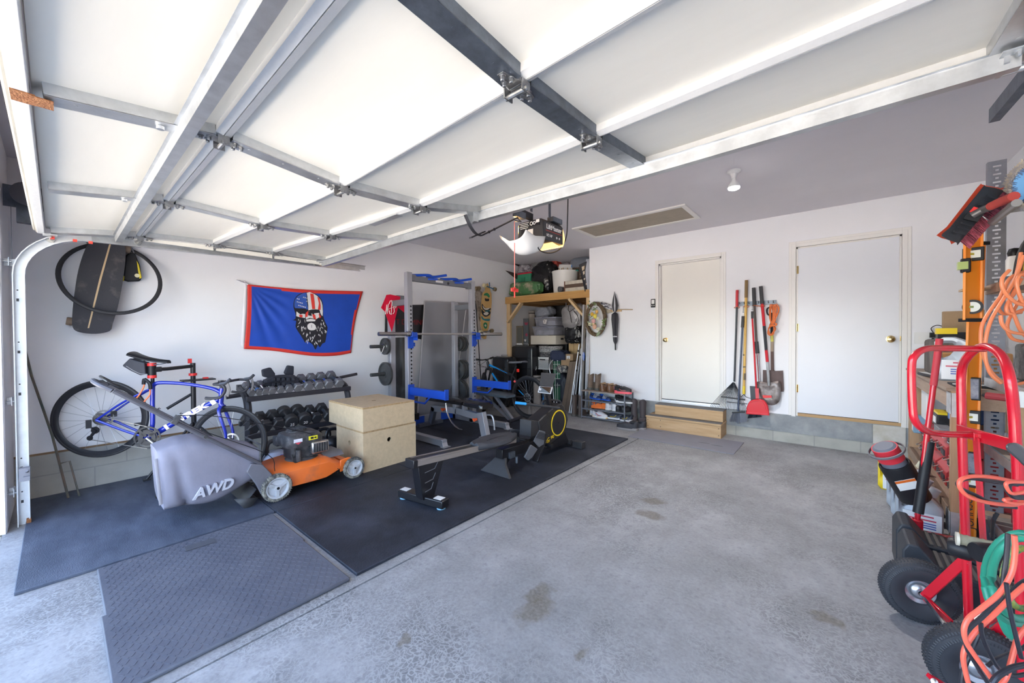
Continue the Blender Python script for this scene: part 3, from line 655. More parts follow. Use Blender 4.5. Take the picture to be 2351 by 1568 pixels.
fpoly(f, [(1110, 350), (1210, 332), (1320, 350), (1410, 420), (1448, 520), (1450, 680), (1480, 780), (1515, 860), (1500, 960), (1480, 1080), (1440, 1100), (1400, 1160), (1370, 1120), (1335, 1195), (1300, 1130), (1270, 1100), (1200, 1060), (1185, 1095), (1150, 1040), (1100, 960), (1060, 900), (1035, 840), (1045, 760), (990, 755), (1035, 725), (1030, 640), (1005, 560), (1010, 470), (1045, 400)], E1, 2)
f.build('skull_outline', pm['black'], fl, smooth=False)
f = MB(); fpoly(f, [(1115, 362), (1200, 340), (1218, 460), (1225, 590), (1170, 575), (1100, 575), (1055, 570), (1022, 560), (1020, 470), (1055, 405)], E1*2, 2); f.build('star_field', pm['blue'], fl, smooth=False)
f = MB(); fpoly(f, [(1200, 342), (1310, 355), (1400, 430), (1438, 530), (1440, 690), (1405, 640), (1390, 595), (1290, 590), (1240, 600), (1222, 580)], E1*2, 2)
fpoly(f, [(1050, 620), (1090, 650), (1180, 660), (1180, 720), (1090, 705), (1045, 690)], E1*2, 1); fpoly(f, [(1190, 660), (1240, 620), (1290, 660), (1310, 730), (1250, 715), (1190, 740)], E1*2, 1); fpoly(f, [(1310, 640), (1390, 640), (1400, 700), (1340, 740)], E1*2, 1)
fpoly(f, [(1215, 820), (1275, 790), (1335, 830), (1335, 890), (1270, 905), (1220, 880)], E1*2, 2); fpoly(f, [(1195, 745), (1260, 730), (1335, 745), (1330, 768), (1200, 772)], E1*2, 1)
random.seed(3)
for k in range(78):
    x = random.uniform(1050, 1490); y = random.uniform(740, 1130); cx = 1275+.12*(y-800)
    if abs(x-cx) > 215-max(0, y-900)*.62 or (1190 < x < 1345 and y < 915): continue
    a = random.uniform(-.5, .5)+(x-cx)/400; L = random.uniform(14, 30); w_ = random.uniform(4, 9); ca, sa = math.cos(a), math.sin(a)
    fpoly(f, [(x-w_*ca, y+w_*sa), (x+L*sa, y+L*ca), (x+w_*ca, y-w_*sa), (x-L*sa, y-L*ca)], E1*2, 1)
for k in range(16):
    x = 1040+(k*47) % 165; y = 375+(k*61) % 190
    if (x-1190)**2+(y-520)**2 > 190**2 and x < 1100 and y < 430: continue
    fpoly(f, [(x+12*math.cos(t)*(1 if i % 2 else .5), y+12*math.sin(t)*(1 if i % 2 else .5)) for i, t in enumerate([2*PI*q/10 for q in range(10)])], E1*3, 0)
f.build('white_print', pm['white'], fl, smooth=False)
f = MB()
for P in ([(1255, 350), (1305, 358), (1320, 470), (1330, 585), (1285, 585), (1270, 470)], [(1362, 400), (1395, 420), (1412, 530), (1410, 600), (1370, 590), (1385, 500)], [(1190, 640), (1230, 610), (1215, 700), (1180, 705)], [(1285, 660), (1330, 670), (1345, 745), (1300, 720)], [(1380, 640), (1420, 700), (1395, 725)], [(1090, 668), (1140, 672), (1140, 712), (1095, 705)]): fpoly(f, P, E1*3, 1)
f.build('red_stripes', pm['red'], fl, smooth=False)
f = MB(); fpoly(f, [(1060, 585), (1120, 570), (1195, 600), (1180, 640), (1110, 665), (1075, 640)], E1*3.4, 1); fpoly(f, [(1285, 600), (1385, 592), (1390, 640), (1310, 650)], E1*3.4, 1); fpoly(f, [(1225, 625), (1270, 625), (1280, 690), (1225, 680)], E1*3.4, 1); fpoly(f, [(1272, 820), (1278, 820), (1278, 865), (1272, 865)], E1*3.4, 0); f.build('eye_sockets', pm['black'], fl, smooth=False)
# ================================================================ road bicycle on its repair stand
BP = V((-4.89, .24, 0)); BE = V((math.sin(math.radians(32)), math.cos(math.radians(32)), 0)); BN = V((BE.y, -BE.x, 0))
def bp(x, y, off=0.0):  # zoomed photo coordinates -> bicycle plane (+off towards the room)
    d = ray(x/3.564, 780+y/3.564); o = V((0, 0, CAMH)); q = BP+BN*off; return o+d*((q-o).dot(BN)/d.dot(BN))
def bwheel(parent, c, e, name, R=.337, rotor=True, cassette=False, spokes=22, tr=.0135, rimm=None, knob=False, rimr=.02):
    """spoked wheel: centre c, in-plane horizontal unit e"""
    n = V((e.y, -e.x, 0)); U = V((0, 0, 1)); w = thing(name, None, None); w.parent = parent
    f = MB(); f.tube([c+e*((R-tr)*math.cos(t))+U*((R-tr)*math.sin(t)) for t in [2*PI*k/72 for k in range(72)]], tr, 8, closed=True); f.build('tyre', tyre_m, w)
    f = MB(); rr = R-2*tr-rimr*.4
    for s in (1,):
        vs = []; prof = [(R-2*tr+.004, -.010), (rr-rimr*.6, -.007), (rr-rimr, 0), (rr-rimr*.6, .007), (R-2*tr+.004, .010)]
        f.lathe(prof, c, n, 72, closed=True)
    f.build('rim', rimm or blackm, w)
    f = MB(); f.lathe([(.012, -.05), (.012, -.03), (.024, -.028), (.012, -.02), (.012, .02), (.024, .028), (.012, .03), (.012, .05)], c, n, 16); f.build('hub', blackm, w)
    f = MB()
    for k in range(spokes):
        t = 2*PI*k/spokes; s = 1 if k % 2 else -1; a = t+(.5 if (k//2) % 2 else -.5); f.tube([c+n*(.027*s)+e*(.022*math.cos(a))+U*(.022*math.sin(a)), c+e*((rr-rimr)*math.cos(t))+U*((rr-rimr)*math.sin(t))], .0011, 4)
    f.build('spokes', mat('spoke_steel', (.35, .36, .4), .3, .8), w)
    if rotor:
        f = MB(); f.lathe([(.055, -.036), (.07, -.036), (.07, -.034), (.055, -.034)], c, n, 30, closed=True)
        for k in range(6): t = 2*PI*k/6; f.bar(c-n*.035+e*(.015*math.cos(t))+U*(.015*math.sin(t)), c-n*.035+e*(.058*math.cos(t+.3))+U*(.058*math.sin(t+.3)), .008, .0015, n)
        f.build('brake_rotor', galv, w)
    if cassette:
        f = MB()
        for k in range(7): r = .022+.005*k; f.lathe([(r-.004, .045-.005*k), (r, .045-.005*k), (r, .0435-.005*k), (r-.004, .0435-.005*k)], c, n, 30, closed=True)
        f.lathe([(.05, .012), (.05, .010), (.012, .010), (.012, .012)], c, n, 30, closed=True); f.build('cassette', mat('cassette_steel', (.4, .39, .37), .3, .9), w)
    return w
bike = thing('road_bicycle', 'blue road bicycle clamped nose-down in a repair stand by the wall', 'bicycle')
bb_ = mat('frame_blue', (.012, .03, .42), .25, coat=.6); bwh = mat('frame_white', (.8, .78, .88), .3)
RH = V((-4.89, .24, .646)); FH = RH+BE*.943; FH.z = .362
bwheel(bike, RH, BE, 'rear_wheel', cassette=True)
bwheel(bike, FH, V((math.sin(math.radians(42)), math.cos(math.radians(42)), 0)), 'front_wheel')
BB = bp(1232, 790); ST = bp(1250, 365); HT = bp(1818, 395); HB = bp(1805, 520)
f = MB()
f.tube([BB, bp(1250, 680), bp(1248, 520), ST], .017, 12, smooth=3)
f.tube([ST+V((0, 0, -.01)), bp(1300, 352), bp(1450, 355), bp(1600, 372), bp(1740, 400), bp(1810, 432)], lambda t: .019-.004*math.sin(PI*t), 12, smooth=4)
f.tube([BB, bp(1330, 735), bp(1560, 605), bp(1790, 488)], lambda t: .026-.004*t, 12, smooth=3)
f.tube([HT, HB], .022, 14); f.lathe([(.033, -.034), (.04, -.03), (.04, .03), (.033, .034)], BB, BN, 18)
f.build('frame', bb_, bike)
f = MB()
for s in (.062, -.062):
    dr = RH+BN*s; f.tube([ST-V((0, 0, .03))+BN*s*.25, (ST+dr)/2+BN*s*.4, dr], .0085, 8, smooth=4); f.tube([BB+BN*s*.45+V((0, 0, -.005)), BB.lerp(dr, .4)+BN*s*.35+V((0, 0, -.012)), dr], .0105, 8, smooth=4)
f.build('stays', bb_, bike)
f = MB(); CRN = bp(1818, 545)
for s in (.05, -.05):
    a = V((math.sin(math.radians(42)), math.cos(math.radians(42)), 0)); nn = V((a.y, -a.x, 0)); f.tube([CRN+nn*s*.5, CRN+nn*s+V((0, 0, -.05)), FH+nn*s*1.15+V((0, 0, .1)), FH+nn*s*1.1], lambda t: .017-.007*t, 10, smooth=4)
f.tube([HB, CRN], .022, 12); f.build('fork', bb_, bike)
f = MB(); nn = BN*.0265
dtd = (bp(1790, 488)-BB).normalized()
text('maker_name', 'TREK', .062, bwh, fr(bp(1585, 592)+BN*.0245, dtd, BN), bike, depth=.0012, bold=.004, sx=1.7)
f = MB(); f.bar(bp(1770, 498)+BN*.004, bp(1735, 517)+BN*.004, .044, .044, BN); f.bar(bp(1385, 703)+BN*.004, bp(1362, 716)+BN*.004, .047, .047, BN); f.build('white_band', bwh, bike)
# saddle, post, bag
f = MB(); f.tube([ST+V((0, 0, -.01)), bp(1243, 195)], .0135, 10); f.build('seat_post', blackm, bike)
sp0, sp1 = bp(1085, 130), bp(1388, 182)
f = MB(); ax = (sp1-sp0); L = ax.length; ax.normalize()
def sad(u, v):
    w = .072*(1-u)**1.3+.018; a = PI*v; s = math.cos(a); return sp0+ax*(L*u)+BN*(w*s)+V((0, 0, .012*math.sin(a)+.02*(1-u)**3-.012*(1-math.sin(a))-.008*math.sin(PI*u)))
f.grid(sad, 16, 10); f.build('saddle', blackp, bike, smooth=80, solid=.012)
f = MB()
for s in (-.02, .02): f.tube([sp0.lerp(sp1, .22)+BN*s+V((0, 0, -.015)), sp0.lerp(sp1, .35)+BN*s+V((0, 0, -.042)), sp0.lerp(sp1, .65)+BN*s+V((0, 0, -.042)), sp0.lerp(sp1, .88)+BN*s*.4+V((0, 0, -.018))], .0035, 6, smooth=4)
f.build('saddle_rails', galv_dark, bike)
sb = thing('saddle_bag', 'small black zipped bag strapped under the road bike saddle', 'bag')
P = [(1028, 205), (1085, 150), (1140, 170), (1205, 185), (1215, 275), (1170, 288), (1090, 250), (1030, 215)]
f = MB(); outline_slab(f, [bp(x, y) for x, y in P], BN, .085); f.build('pouch', mat('bag_nylon', (.03, .032, .045), .6, bump=.3, scale=10), sb, bevel=.015)
f = MB(); f.tube([bp(1032, 215, .046), bp(1090, 252, .046), bp(1150, 280, .046), bp(1205, 282, .046)], .003, 6); f.build('reflective_piping', mat('piping_grey', (.3, .3, .32), .5), sb)
# bars
f = MB(); sc_ = bp(1808, 350); f.tube([HT, sc_], .017, 10); dr = BN*.55+BE*.83*.0; bd = (V((.83, -.56, 0)))   # bar direction, bars turned
hb0 = sc_+V((0, 0, .0)); stc = bp(1850, 345); f.tube([sc_, stc], .016, 10); f.lathe([(.022, -.02), (.022, .02)], sc_, (0, 0, 1), 14); f.build('stem', blackm, bike)
f = MB(); s2 = V((math.cos(math.radians(42)), -math.sin(math.radians(42)), 0)); fwd = V((s2.y*-1, s2.x, 0))
nearh = stc+s2*.2; farh = stc-s2*.2
for s, h in ((1, nearh), (-1, farh)):
    f.tube([stc, h-s2*.03*s, h+fwd*.03, h+fwd*.085+V((0, 0, -.01)), h+fwd*.10+V((0, 0, -.06)), h+fwd*.06+V((0, 0, -.115)), h+fwd*.0+V((0, 0, -.125)), h-fwd*.06+V((0, 0, -.12))], .0125, 9, smooth=4)
f.build('drop_bar', mat('bar_tape', (.03, .03, .04), .55), bike)
f = MB()
for h in (nearh, farh):
    f.tube([h+fwd*.06+V((0, 0, .0)), h+fwd*.11+V((0, 0, .012)), h+fwd*.145+V((0, 0, .045))], lambda t: .017-.004*t, 8, smooth=3); f.tube([h+fwd*.12+V((0, 0, .01)), h+fwd*.135+V((0, 0, -.05)), h+fwd*.12+V((0, 0, -.11))], .006, 6, smooth=3, flat=2)
f.build('brake_lever', mat('lever_black', (.07, .07, .08), .35, .3), bike)
# drivetrain
f = MB(); cc = BB+BN*.05; f.lathe([(.085, -.002), (.098, -.002), (.098, .001), (.085, .001)], cc, BN, 48, closed=True); f.lathe([(.062, -.007), (.072, -.007), (.072, -.005), (.062, -.005)], cc, BN, 40, closed=True)
for k in range(4): t = .7+PI/2*k; d = BE*math.cos(t)+V((0, 0, math.sin(t))); f.bar(cc+d*.015, cc+d*.09, .022, .006, BN)
for k in range(48): t = 2*PI*k/48; d = BE*math.cos(t)+V((0, 0, math.sin(t))); f.box(cc+d*.0995, (.004, .004, .003))
f.lathe([(.030, .001), (.062, .001), (.062, .003), (.030, .003)], cc, BN, 30, closed=True); f.build('chainring', mat('chainring_grey', (.045, .045, .05), .4, .3), bike)
f = MB(); ce = bp(1330, 908, .07); f.tube([cc+BN*.012, ce], lambda t: .014-.004*t, 8, flat=.8); f.build('crank_arm', mat('crank_silver', (.55, .53, .5), .3, .8), bike)
f = MB(); f.box(ce+BN*.05, (.06, .05, .014)); f.tube([cc-BN*.1, bp(1160, 705, -.08)], .010, 8); f.box(bp(1130, 690, -.11), (.07, .05, .018)); f.build('pedal', blackp, bike)
f = MB(); f.tube([RH+BN*.05+V((0, 0, .035)), cc+V((0, 0, .098))], .0035, 5); f.tube([bp(720, 815, .045), cc-V((0, 0, .098))], .0035, 5); f.build('chain', mat('chain_steel', (.3, .3, .3), .35, .8), bike)
f = MB(); f.box(bp(725, 690, .07), (.03, .035, .07)); f.tube([bp(750, 720, .06), bp(790, 745, .06), bp(740, 800, .06)], .012, 8, flat=.5); f.lathe([(.028, -.004), (.03, 0), (.028, .004)], bp(780, 740, .05), BN, 18)
f.lathe([(.02, -.004), (.022, 0), (.02, .004)], bp(735, 805, .05), BN, 16); f.bar(bp(780, 740, .055), bp(735, 805, .055), .02, .006, BN); f.build('rear_derailleur', mat('derailleur_black', (.03, .03, .035), .35, .4), bike)
f = MB(); f.box(RH-BN*.05+BE*.06+V((0, 0, .03)), (.03, .04, .05)); f.build('brake_caliper', blackm, bike)
# locks and bottle cages
ck = thing('cable_lock', 'orange and black looped cable lock hanging on the road bike frame', 'lock')
f = MB(); f.tube([bp(1182, 330, .05), bp(1178, 380, .05), bp(1140, 450, .06), bp(1100, 495, .06)], .006, 8, smooth=4); f.tube([bp(1228, 400, .05), bp(1225, 450, .06), bp(1185, 500, .06), bp(1155, 540, .06)], .006, 8, smooth=4); f.build('cable', mat('lock_orange', (.9, .22, .08), .45), ck)
f = MB(); f.tube([bp(1175, 365, .05), bp(1180, 325, .05), bp(1200, 335, .05), bp(1225, 360, .05), bp(1232, 405, .05)], .014, 8, smooth=3); f.build('lock_body', blackp, ck)
f = MB()
for c in ((1310, 560), (1490, 600)):
    for k in range(3): o_ = bp(c[0], c[1]+18*k, -.0); f.tube([o_+V((-.035, 0, 0)), o_+BN*.04, o_+V((.035, 0, 0))], .003, 5, smooth=3)
f.build('bottle_cage', blackm, bike)
# ---- repair stand
rs = thing('repair_stand', 'black bicycle repair stand with red clamps holding the road bike', 'repair stand')
pt = bp(1578, 190, -.30); pb = V((pt.x, pt.y, .42))
f = MB(); f.tube([pb, pt], .021, 12); f.build('pole', blackm, rs)
f = MB(); f.tube([V((pt.x, pt.y, .10)), pb+V((0, 0, .1))], .017, 12); f.build('lower_pole', blackm, rs)
cl = bp(1243, 245, .0)
f = MB(); f.tube([pt+V((0, 0, -.03)), bp(1370, 238, -.08), cl], .017, 10); f.tube([bp(1320, 240, -.04), cl], .024, 10); f.build('clamp_arm', blackm, rs)
f = MB(); f.cyl(cl+V((0, 0, -.05)), cl+V((0, 0, .04)), .03, 12); f.build('clamp_jaw', blackp, rs)
redp = mat('red_plastic', (.8, .03, .03), .4)
for z_ in (.035, -.075): f = MB(); f.cyl(cl+V((0, 0, z_)), cl+V((0, 0, z_+.026)), .032, 14); f.build('red_collar', redp, rs)
f = MB(); q = bp(1578, 283, -.3); f.cyl(q+V((0, 0, -.012)), q+V((0, 0, .012)), .033, 14); f.box(pt+V((-.02, -.02, .02)), (.02, .03, .045)); f.build('red_knob', redp, rs)
f = MB(); q = bp(1578, 330, -.3); f.box(q+V((.0, .04, 0)), (.14, .26, .012)); f.build('tool_tray', blackp, rs); f = MB(); f.box(q+V((0, .1, .014)), (.05, .04, .012)); f.build('tool_clip', redp, rs)
q = V((pt.x, pt.y, .80)); f = MB(); f.tube([q, bp(1365, 565, -.2)], .013, 8); f.build('wheel_holder_bar', blackm, rs)
for (fx, fy) in ((337, 1100), (366, 1138), (492, 1062)):
    e = hz(fx, fy, .03) if fx < 480 else V((pt.x+.55, pt.y+.35, .03)); f = MB(); f.tube([V((pt.x, pt.y, .52)), e], .011, 8); f.box(e+V((0, 0, -.005)), (.05, .05, .014)); f.build('leg', blackm, rs)
# ================================================================ lawn mower (x = -3.47 near side, drives towards +y)
mo = thing('lawn_mower', 'orange walk-behind lawn mower with black engine and grey grass bag', 'lawn mower')
orange = mat('mower_orange', (.78, .16, .025), .35, col2=(.42, .13, .06), scale=5, cut=(.58, .8), coat=.2)
grime = mat('dusty_black', (.04, .04, .045), .6, col2=(.16, .15, .15), scale=14, cut=(.45, .8), bump=.2)
mgrey = mat('mower_grey', (.16, .16, .19), .55, var=.2, scale=8)
XN = -3.50; W_ = .46; MX = XN-W_/2
zm = lambda x, y, X: onx(340+x/3.564, 780+y/3.564, X)
def mwheel(c, r, w, nm):
    p = thing(nm, None, None); p.parent = mo
    f = MB(); f.lathe([(r*.74, -w/2), (r*.96, -w/2), (r, -w*.3), (r, w*.3), (r*.96, w/2), (r*.74, w/2)], c, (1, 0, 0), 40, closed=True)
    for k in range(40):
        t = 2*PI*k/40; f.box(c+V((0, r*math.cos(t), r*math.sin(t))), (w*.9, .006, .006), (t, 0, 0))
    f.build('tread', mat('mower_tyre', (.06, .06, .06), .8, col2=(.42, .40, .33), scale=25, cut=(.42, .7)), p)
    hm = mat('wheel_grey', (.50, .52, .56), .45, col2=(.3, .3, .3), scale=9, cut=(.5, .8))
    f = MB(); f.lathe([(r*.66, w*.2), (r*.78, w*.52), (r*.70, w*.5), (r*.62, w*.25), (r*.62, -w*.4), (r*.66, -w*.4)], c, (1, 0, 0), 36, closed=True); f.lathe([(r*.64, w*.1), (r*.2, w*.3), (r*.2, w*.0), (r*.64, -w*.05)], c, (1, 0, 0), 36, closed=True)
    for k in range(3): t = .5+2*PI*k/3; f.bar(c+V((w*.32, r*.1*math.cos(t), r*.1*math.sin(t))), c+V((w*.32, r*.66*math.cos(t), r*.66*math.sin(t))), r*.22, w*.35, (1, 0, 0))
    f.build('wheel_rim', hm, p)
    f = MB(); f.lathe([(r*.22, w*.1), (r*.22, w*.62), (r*.12, w*.66), (0, w*.6)], c, (1, 0, 0), 18); f.build('hub_cap', hm, p)
    f = MB(); f.lathe([(r*.1, w*.62), (r*.1, w*.69), (0, w*.69)], c, (1, 0, 0), 12); f.build('hub_bolt', blackp, p)
RW = zm(1055, 1238, XN+.04); FWc = zm(1685, 1056, XN+.03); rr = RW.z-.019; rf = FWc.z-.019
mwheel(V((RW.x, RW.y, .019+.108)), .108, .045, 'rear_wheel'); mwheel(V((FWc.x, FWc.y, .019+.095)), .095, .042, 'front_wheel')
mwheel(V((RW.x-W_-.1, RW.y, .127)), .108, .045, 'rear_wheel'); mwheel(V((FWc.x-W_-.08, FWc.y, .114)), .095, .042, 'front_wheel')
# deck: lofted shell
y0, y1 = RW.y-.02, FWc.y-.06
def deckring(y):
    t = (y-y0)/(y1-y0); b = math.sin(PI*min(1, max(0, t)))**.5 if 0 < t < 1 else 0
    w = W_/2*(.80+.24*b); zb = .085+.055*max(0, t-.7)/.3; zt = .225+.03*b-.07*max(0, t-.75)/.25; zl = zt-.035
    prof = [(-w, zb), (-w-.012, zb+.005), (-w, zl), (-w*.82, zt), (0, zt+.012), (w*.82, zt), (w, zl), (w+.012, zb+.005), (w, zb), (w*.9, zb+.02), (0, zb+.03), (-w*.9, zb+.02)]
    return [V((MX+x, y, z)) for x, z in prof]
f = MB(); f.loft([deckring(y0+(y1-y0)*k/16) for k in range(17)]); f.build('deck', orange, mo, smooth=50, bevel=.004)
f = MB(); f.prism([(-.03, .0), (.10, .03), (.11, .10), (.05, .12), (-.03, .11)], .02, (XN-.03, y1-.02, .09), (0, 1, 0), (0, 0, 1)); f.b2((XN-W_, y1-.01, .10), (XN-.02, y1+.05, .18)); f.build('front_apron', orange, mo, bevel=.006)
for k in range(2):
    f = MB(); q = zm(1550, 1055+k*28, XN-.005); f.cyl(q, q+V((.004, 0, 0)), .006, 8); f.build('deck_bolt', blackp, mo)
f = MB(); f.loft([[V((MX+x, y1-.16+d, .235+z)) for x, z in ((-.15, 0), (-.1, .03), (.12, .03), (.17, 0))] for d in (0, .08, .17)]); f.build('front_cover', mgrey, mo, smooth=60)
# engine
EC = zm(1250, 940, MX+.05); EY = y0+.30
f = MB(); f.lathe([(.13, .235), (.135, .26), (.12, .275), (.10, .28)], (MX+.03, EY, 0), (0, 0, 1), 30); f.build('engine_base', grime, mo)
f = MB(); f.b2((MX-.08, EY-.11, .27), (MX+.12, EY+.08, .40)); f.cyl((MX+.10, EY-.09, .30), (MX+.10, EY-.09, .42), .03, 12); f.cyl((MX+.15, EY-.07, .26), (MX+.15, EY-.07, .36), .02, 10)
for k in range(6): f.b2((MX+.03, EY+.03, .285+k*.018), (MX+.15, EY+.13, .292+k*.018))
f.build('engine_block', grime, mo, bevel=.008)
f = MB(); f.loft([[V((MX+x*s, EY+y*s+oy, z)) for x, y in rpoly(.30, .30, .07, 4)] for s, oy, z in ((1, 0, .38), (1.04, 0, .40), (1.04, 0, .455), (.9, -.01, .485), (.55, -.02, .495))]); f.build('engine_shroud', grime, mo, smooth=50)
f = MB(); f.lathe([(.085, .49), (.085, .505), (.07, .515), (.02, .518)], (MX-.02, EY-.02, 0), (0, 0, 1), 24)
for k in range(-4, 5): f.b2((MX-.09, EY-.02+k*.016-.003, .512), (MX+.05, EY-.02+k*.016+.003, .522))
f.build('recoil_starter', grime, mo)
mq = MX+.158
f = MB(); f.box((mq+.02, EY+.10, .36), (.045, .15, .105)); mf = f.build('muffler_guard', mat('muffler_chrome', (.6, .6, .6), .3, .9, var=.4, scale=20), mo, bevel=.014)
f = MB()
for k in range(6): f.box((mq+.045, EY+.045+k*.022, .36), (.006, .006, .075))
f.build('guard_slots', blackp, mf)
f = MB(); f.box((mq+.006, EY+.05, .447), (.004, .075, .033)); lb_ = f.build('warning_sticker', mat('sticker_yellow', (.8, .72, .03), .5), mo)
f = MB(); f.box((mq+.009, EY+.04, .447), (.002, .025, .018)); f.box((mq+.009, EY+.068, .447), (.002, .018, .012)); f.build('sticker_print', blackp, lb_)
f = MB(); f.box((mq+.006, EY-.075, .445), (.004, .07, .03)); f.build('brand_sticker', mat('sticker_white', (.75, .76, .85), .5), mo); f = MB(); f.prism([(-.03, 0), (.03, 0), (0, -.02)], .002, (mq+.006, EY-.075, .432), (0, 1, 0), (0, 0, 1)); f.build('sticker_mark', mat('sticker_red', (.7, .08, .12), .5), mo)
f = MB(); f.b2((MX-.2, EY-.16, .36), (MX-.1, EY-.06, .45)); f.build('fuel_tank', grime, mo, bevel=.015)
f = MB(); f.tube([(mq-.02, EY-.12, .33), (mq, EY-.1, .26), (mq-.03, EY+.03, .25), (mq-.06, EY+.08, .24)], .005, 6, smooth=4); f.build('fuel_line', blackp, mo)
# rear brackets, handle
hz0 = zm(815, 985, XN+.0); ht = onx(250, 893, XN+.0)
for s, nm in ((0, 1), (-W_+.02, 0)):
    f = MB(); f.prism([(-.02, .20), (-.09, .30), (-.17, .33), (-.20, .27), (-.14, .16), (-.10, .06), (.0, .05)], .03, (XN-.015+s+.0, RW.y+.0, .03), (0, 1, 0), (0, 0, 1)); f.build('handle_bracket', mgrey, mo, bevel=.006)
for s in (0.0, -W_+.02):
    f = MB(); a = V((XN-.0+s, RW.y-.10, .335)); b = zm(250, 690, XN-.0)+V((s, 0, 0)); c = onx(262, 898, XN)+V((s, 0, 0))
    f.tube([a, b, c], .0135, 8); f.build('handle_tube', mat('handle_grey', (.10, .10, .12), .5, .2), mo)
c1 = onx(258, 897, XN); c2 = c1+V((-W_+.02, 0, 0)); up_ = onx(247, 889, XN+.02)
f = MB(); f.tube([c1, c1+V((-.03, -.05, .035)), c1+V((-.12, -.07, .05)), c2+V((.12, -.07, .05)), c2+V((.03, -.05, .035)), c2], .014, 8, smooth=4); f.build('handle_grip', MC['handle_grey'], mo)
f = MB(); f.tube([c1+V((.0, .03, .02)), c1+V((-.03, -.03, .07)), c2+V((.03, -.03, .07)), c2+V((0, .03, .02))], .007, 6, smooth=4); f.build('bail_lever', blackm, mo)
f = MB(); m1 = zm(225, 655, XN); f.box(m1+V((0, 0, .0)), (.05, .03, .06), (-.6, 0, 0)); m2 = zm(465, 790, XN); f.tube([m2+V((0, 0, .0)), m2+V((.03, 0, 0))], .012, 8); f.build('handle_clamp', grime, mo)
f = MB(); f.tube([m1+V((.01, 0, .03)), m1+V((0, .25, -.02)), V((XN-.05, EY, .5)), V((mq-.05, EY, .45))], .003, 5, smooth=4); f.tube([m1+V((.012, 0, .02)), zm(430, 740, XN+.03), V((XN, RW.y-.05, .4)), V((XN, RW.y, .25))], .003, 5, smooth=4); f.build('control_cable', blackp, mo)
# rear flap
f = MB(); f.add([zm(700, 1305, XN-.02), zm(905, 1290, XN+.0), zm(860, 1350, XN+.01), zm(800, 1392, XN+.0)], [(0, 1, 2, 3)]); f.add([V((XN-.04, RW.y-.12, .13)), V((XN-W_+.04, RW.y-.12, .13)), V((XN-W_+.05, RW.y-.20, .03)), V((XN-.05, RW.y-.20, .03))], [(0, 1, 2, 3)]); f.build('trailing_flap', mat('flap_black', (.045, .045, .05), .6), mo, solid=.004)
# grass bag
yb1 = RW.y-.10; yb0 = onx(372, 1060, XN).y
bagm = mat('bag_fabric', (.235, .23, .29), .85, var=.12, scale=4, bump=.35, bscale=14)
def bagring(t):
    y = yb1+(yb0-yb1)*t; zt = .46+.145*min(1, t*1.6)-.03*max(0, t-.8)/.2; zb = .21-.07*t**.8-.05*math.sin(PI*t)*.4
    zb = .125-.03*math.sin(PI*t)+.10*(1-t)**4
    w = .20+.02*math.sin(PI*t); w *= 1-.10*max(0, (t-.85)/.15)**2
    out = []
    for k in range(28):
        a = 2*PI*k/28; cx, sz = math.cos(a), math.sin(a); e = .42
        x = w*(abs(cx)**e)*(1 if cx > 0 else -1); z = (zt+zb)/2+(zt-zb)/2*(abs(sz)**e)*(1 if sz > 0 else -1)
        ts = 1-t; cr_ = ts-.16-.10*(.5-(z-zb)/(zt-zb)); x += (-.045*math.exp(-(cr_/.035)**2)*min(1, max(0, 1.15-(z-zb)/(zt-zb)*1.1)) if cx > .3 else 0)
        if sz < -.2: z += .012*math.sin(t*9)+.02*math.sin(PI*t)
        out.append(V((MX+x+.01, y-.02*sz*t, z)))
    return out
f = MB(); f.loft([bagring(k/24) for k in range(25)]); bg_ = f.build('grass_bag', bagm, mo, smooth=70)
qa = zm(560, 1238, MX+.243); lw = mat('bag_letter', (.48, .48, .54), .7)
text('bag_lettering', 'AWD', .095, lw, fr((MX+.240, qa.y-.02, qa.z+.02), (0, 1, .10), (1, 0, 0)), bg_, depth=.012, bold=.003, shear=.35)
f = MB(); f.tube([bagring(1)[3]+V((.0, -.012, -.02)), bagring(1)[0]+V((.004, -.012, -.05)), bagring(1)[26]+V((.0, -.012, .0))], .012, 6, smooth=3, flat=.3); f.build('reflective_strip', lw, bg_)
f = MB(); f.tube([V((XN-.03, yb1+.01, .48)), V((XN-.01, yb1, .35)), V((XN-.01, yb1+.02, .16))], .008, 6, smooth=3); f.tube([V((XN-.03, yb1+.01, .48)), V((XN-W_+.04, yb1+.01, .48))], .008, 6); f.build('bag_frame', grime, bg_)
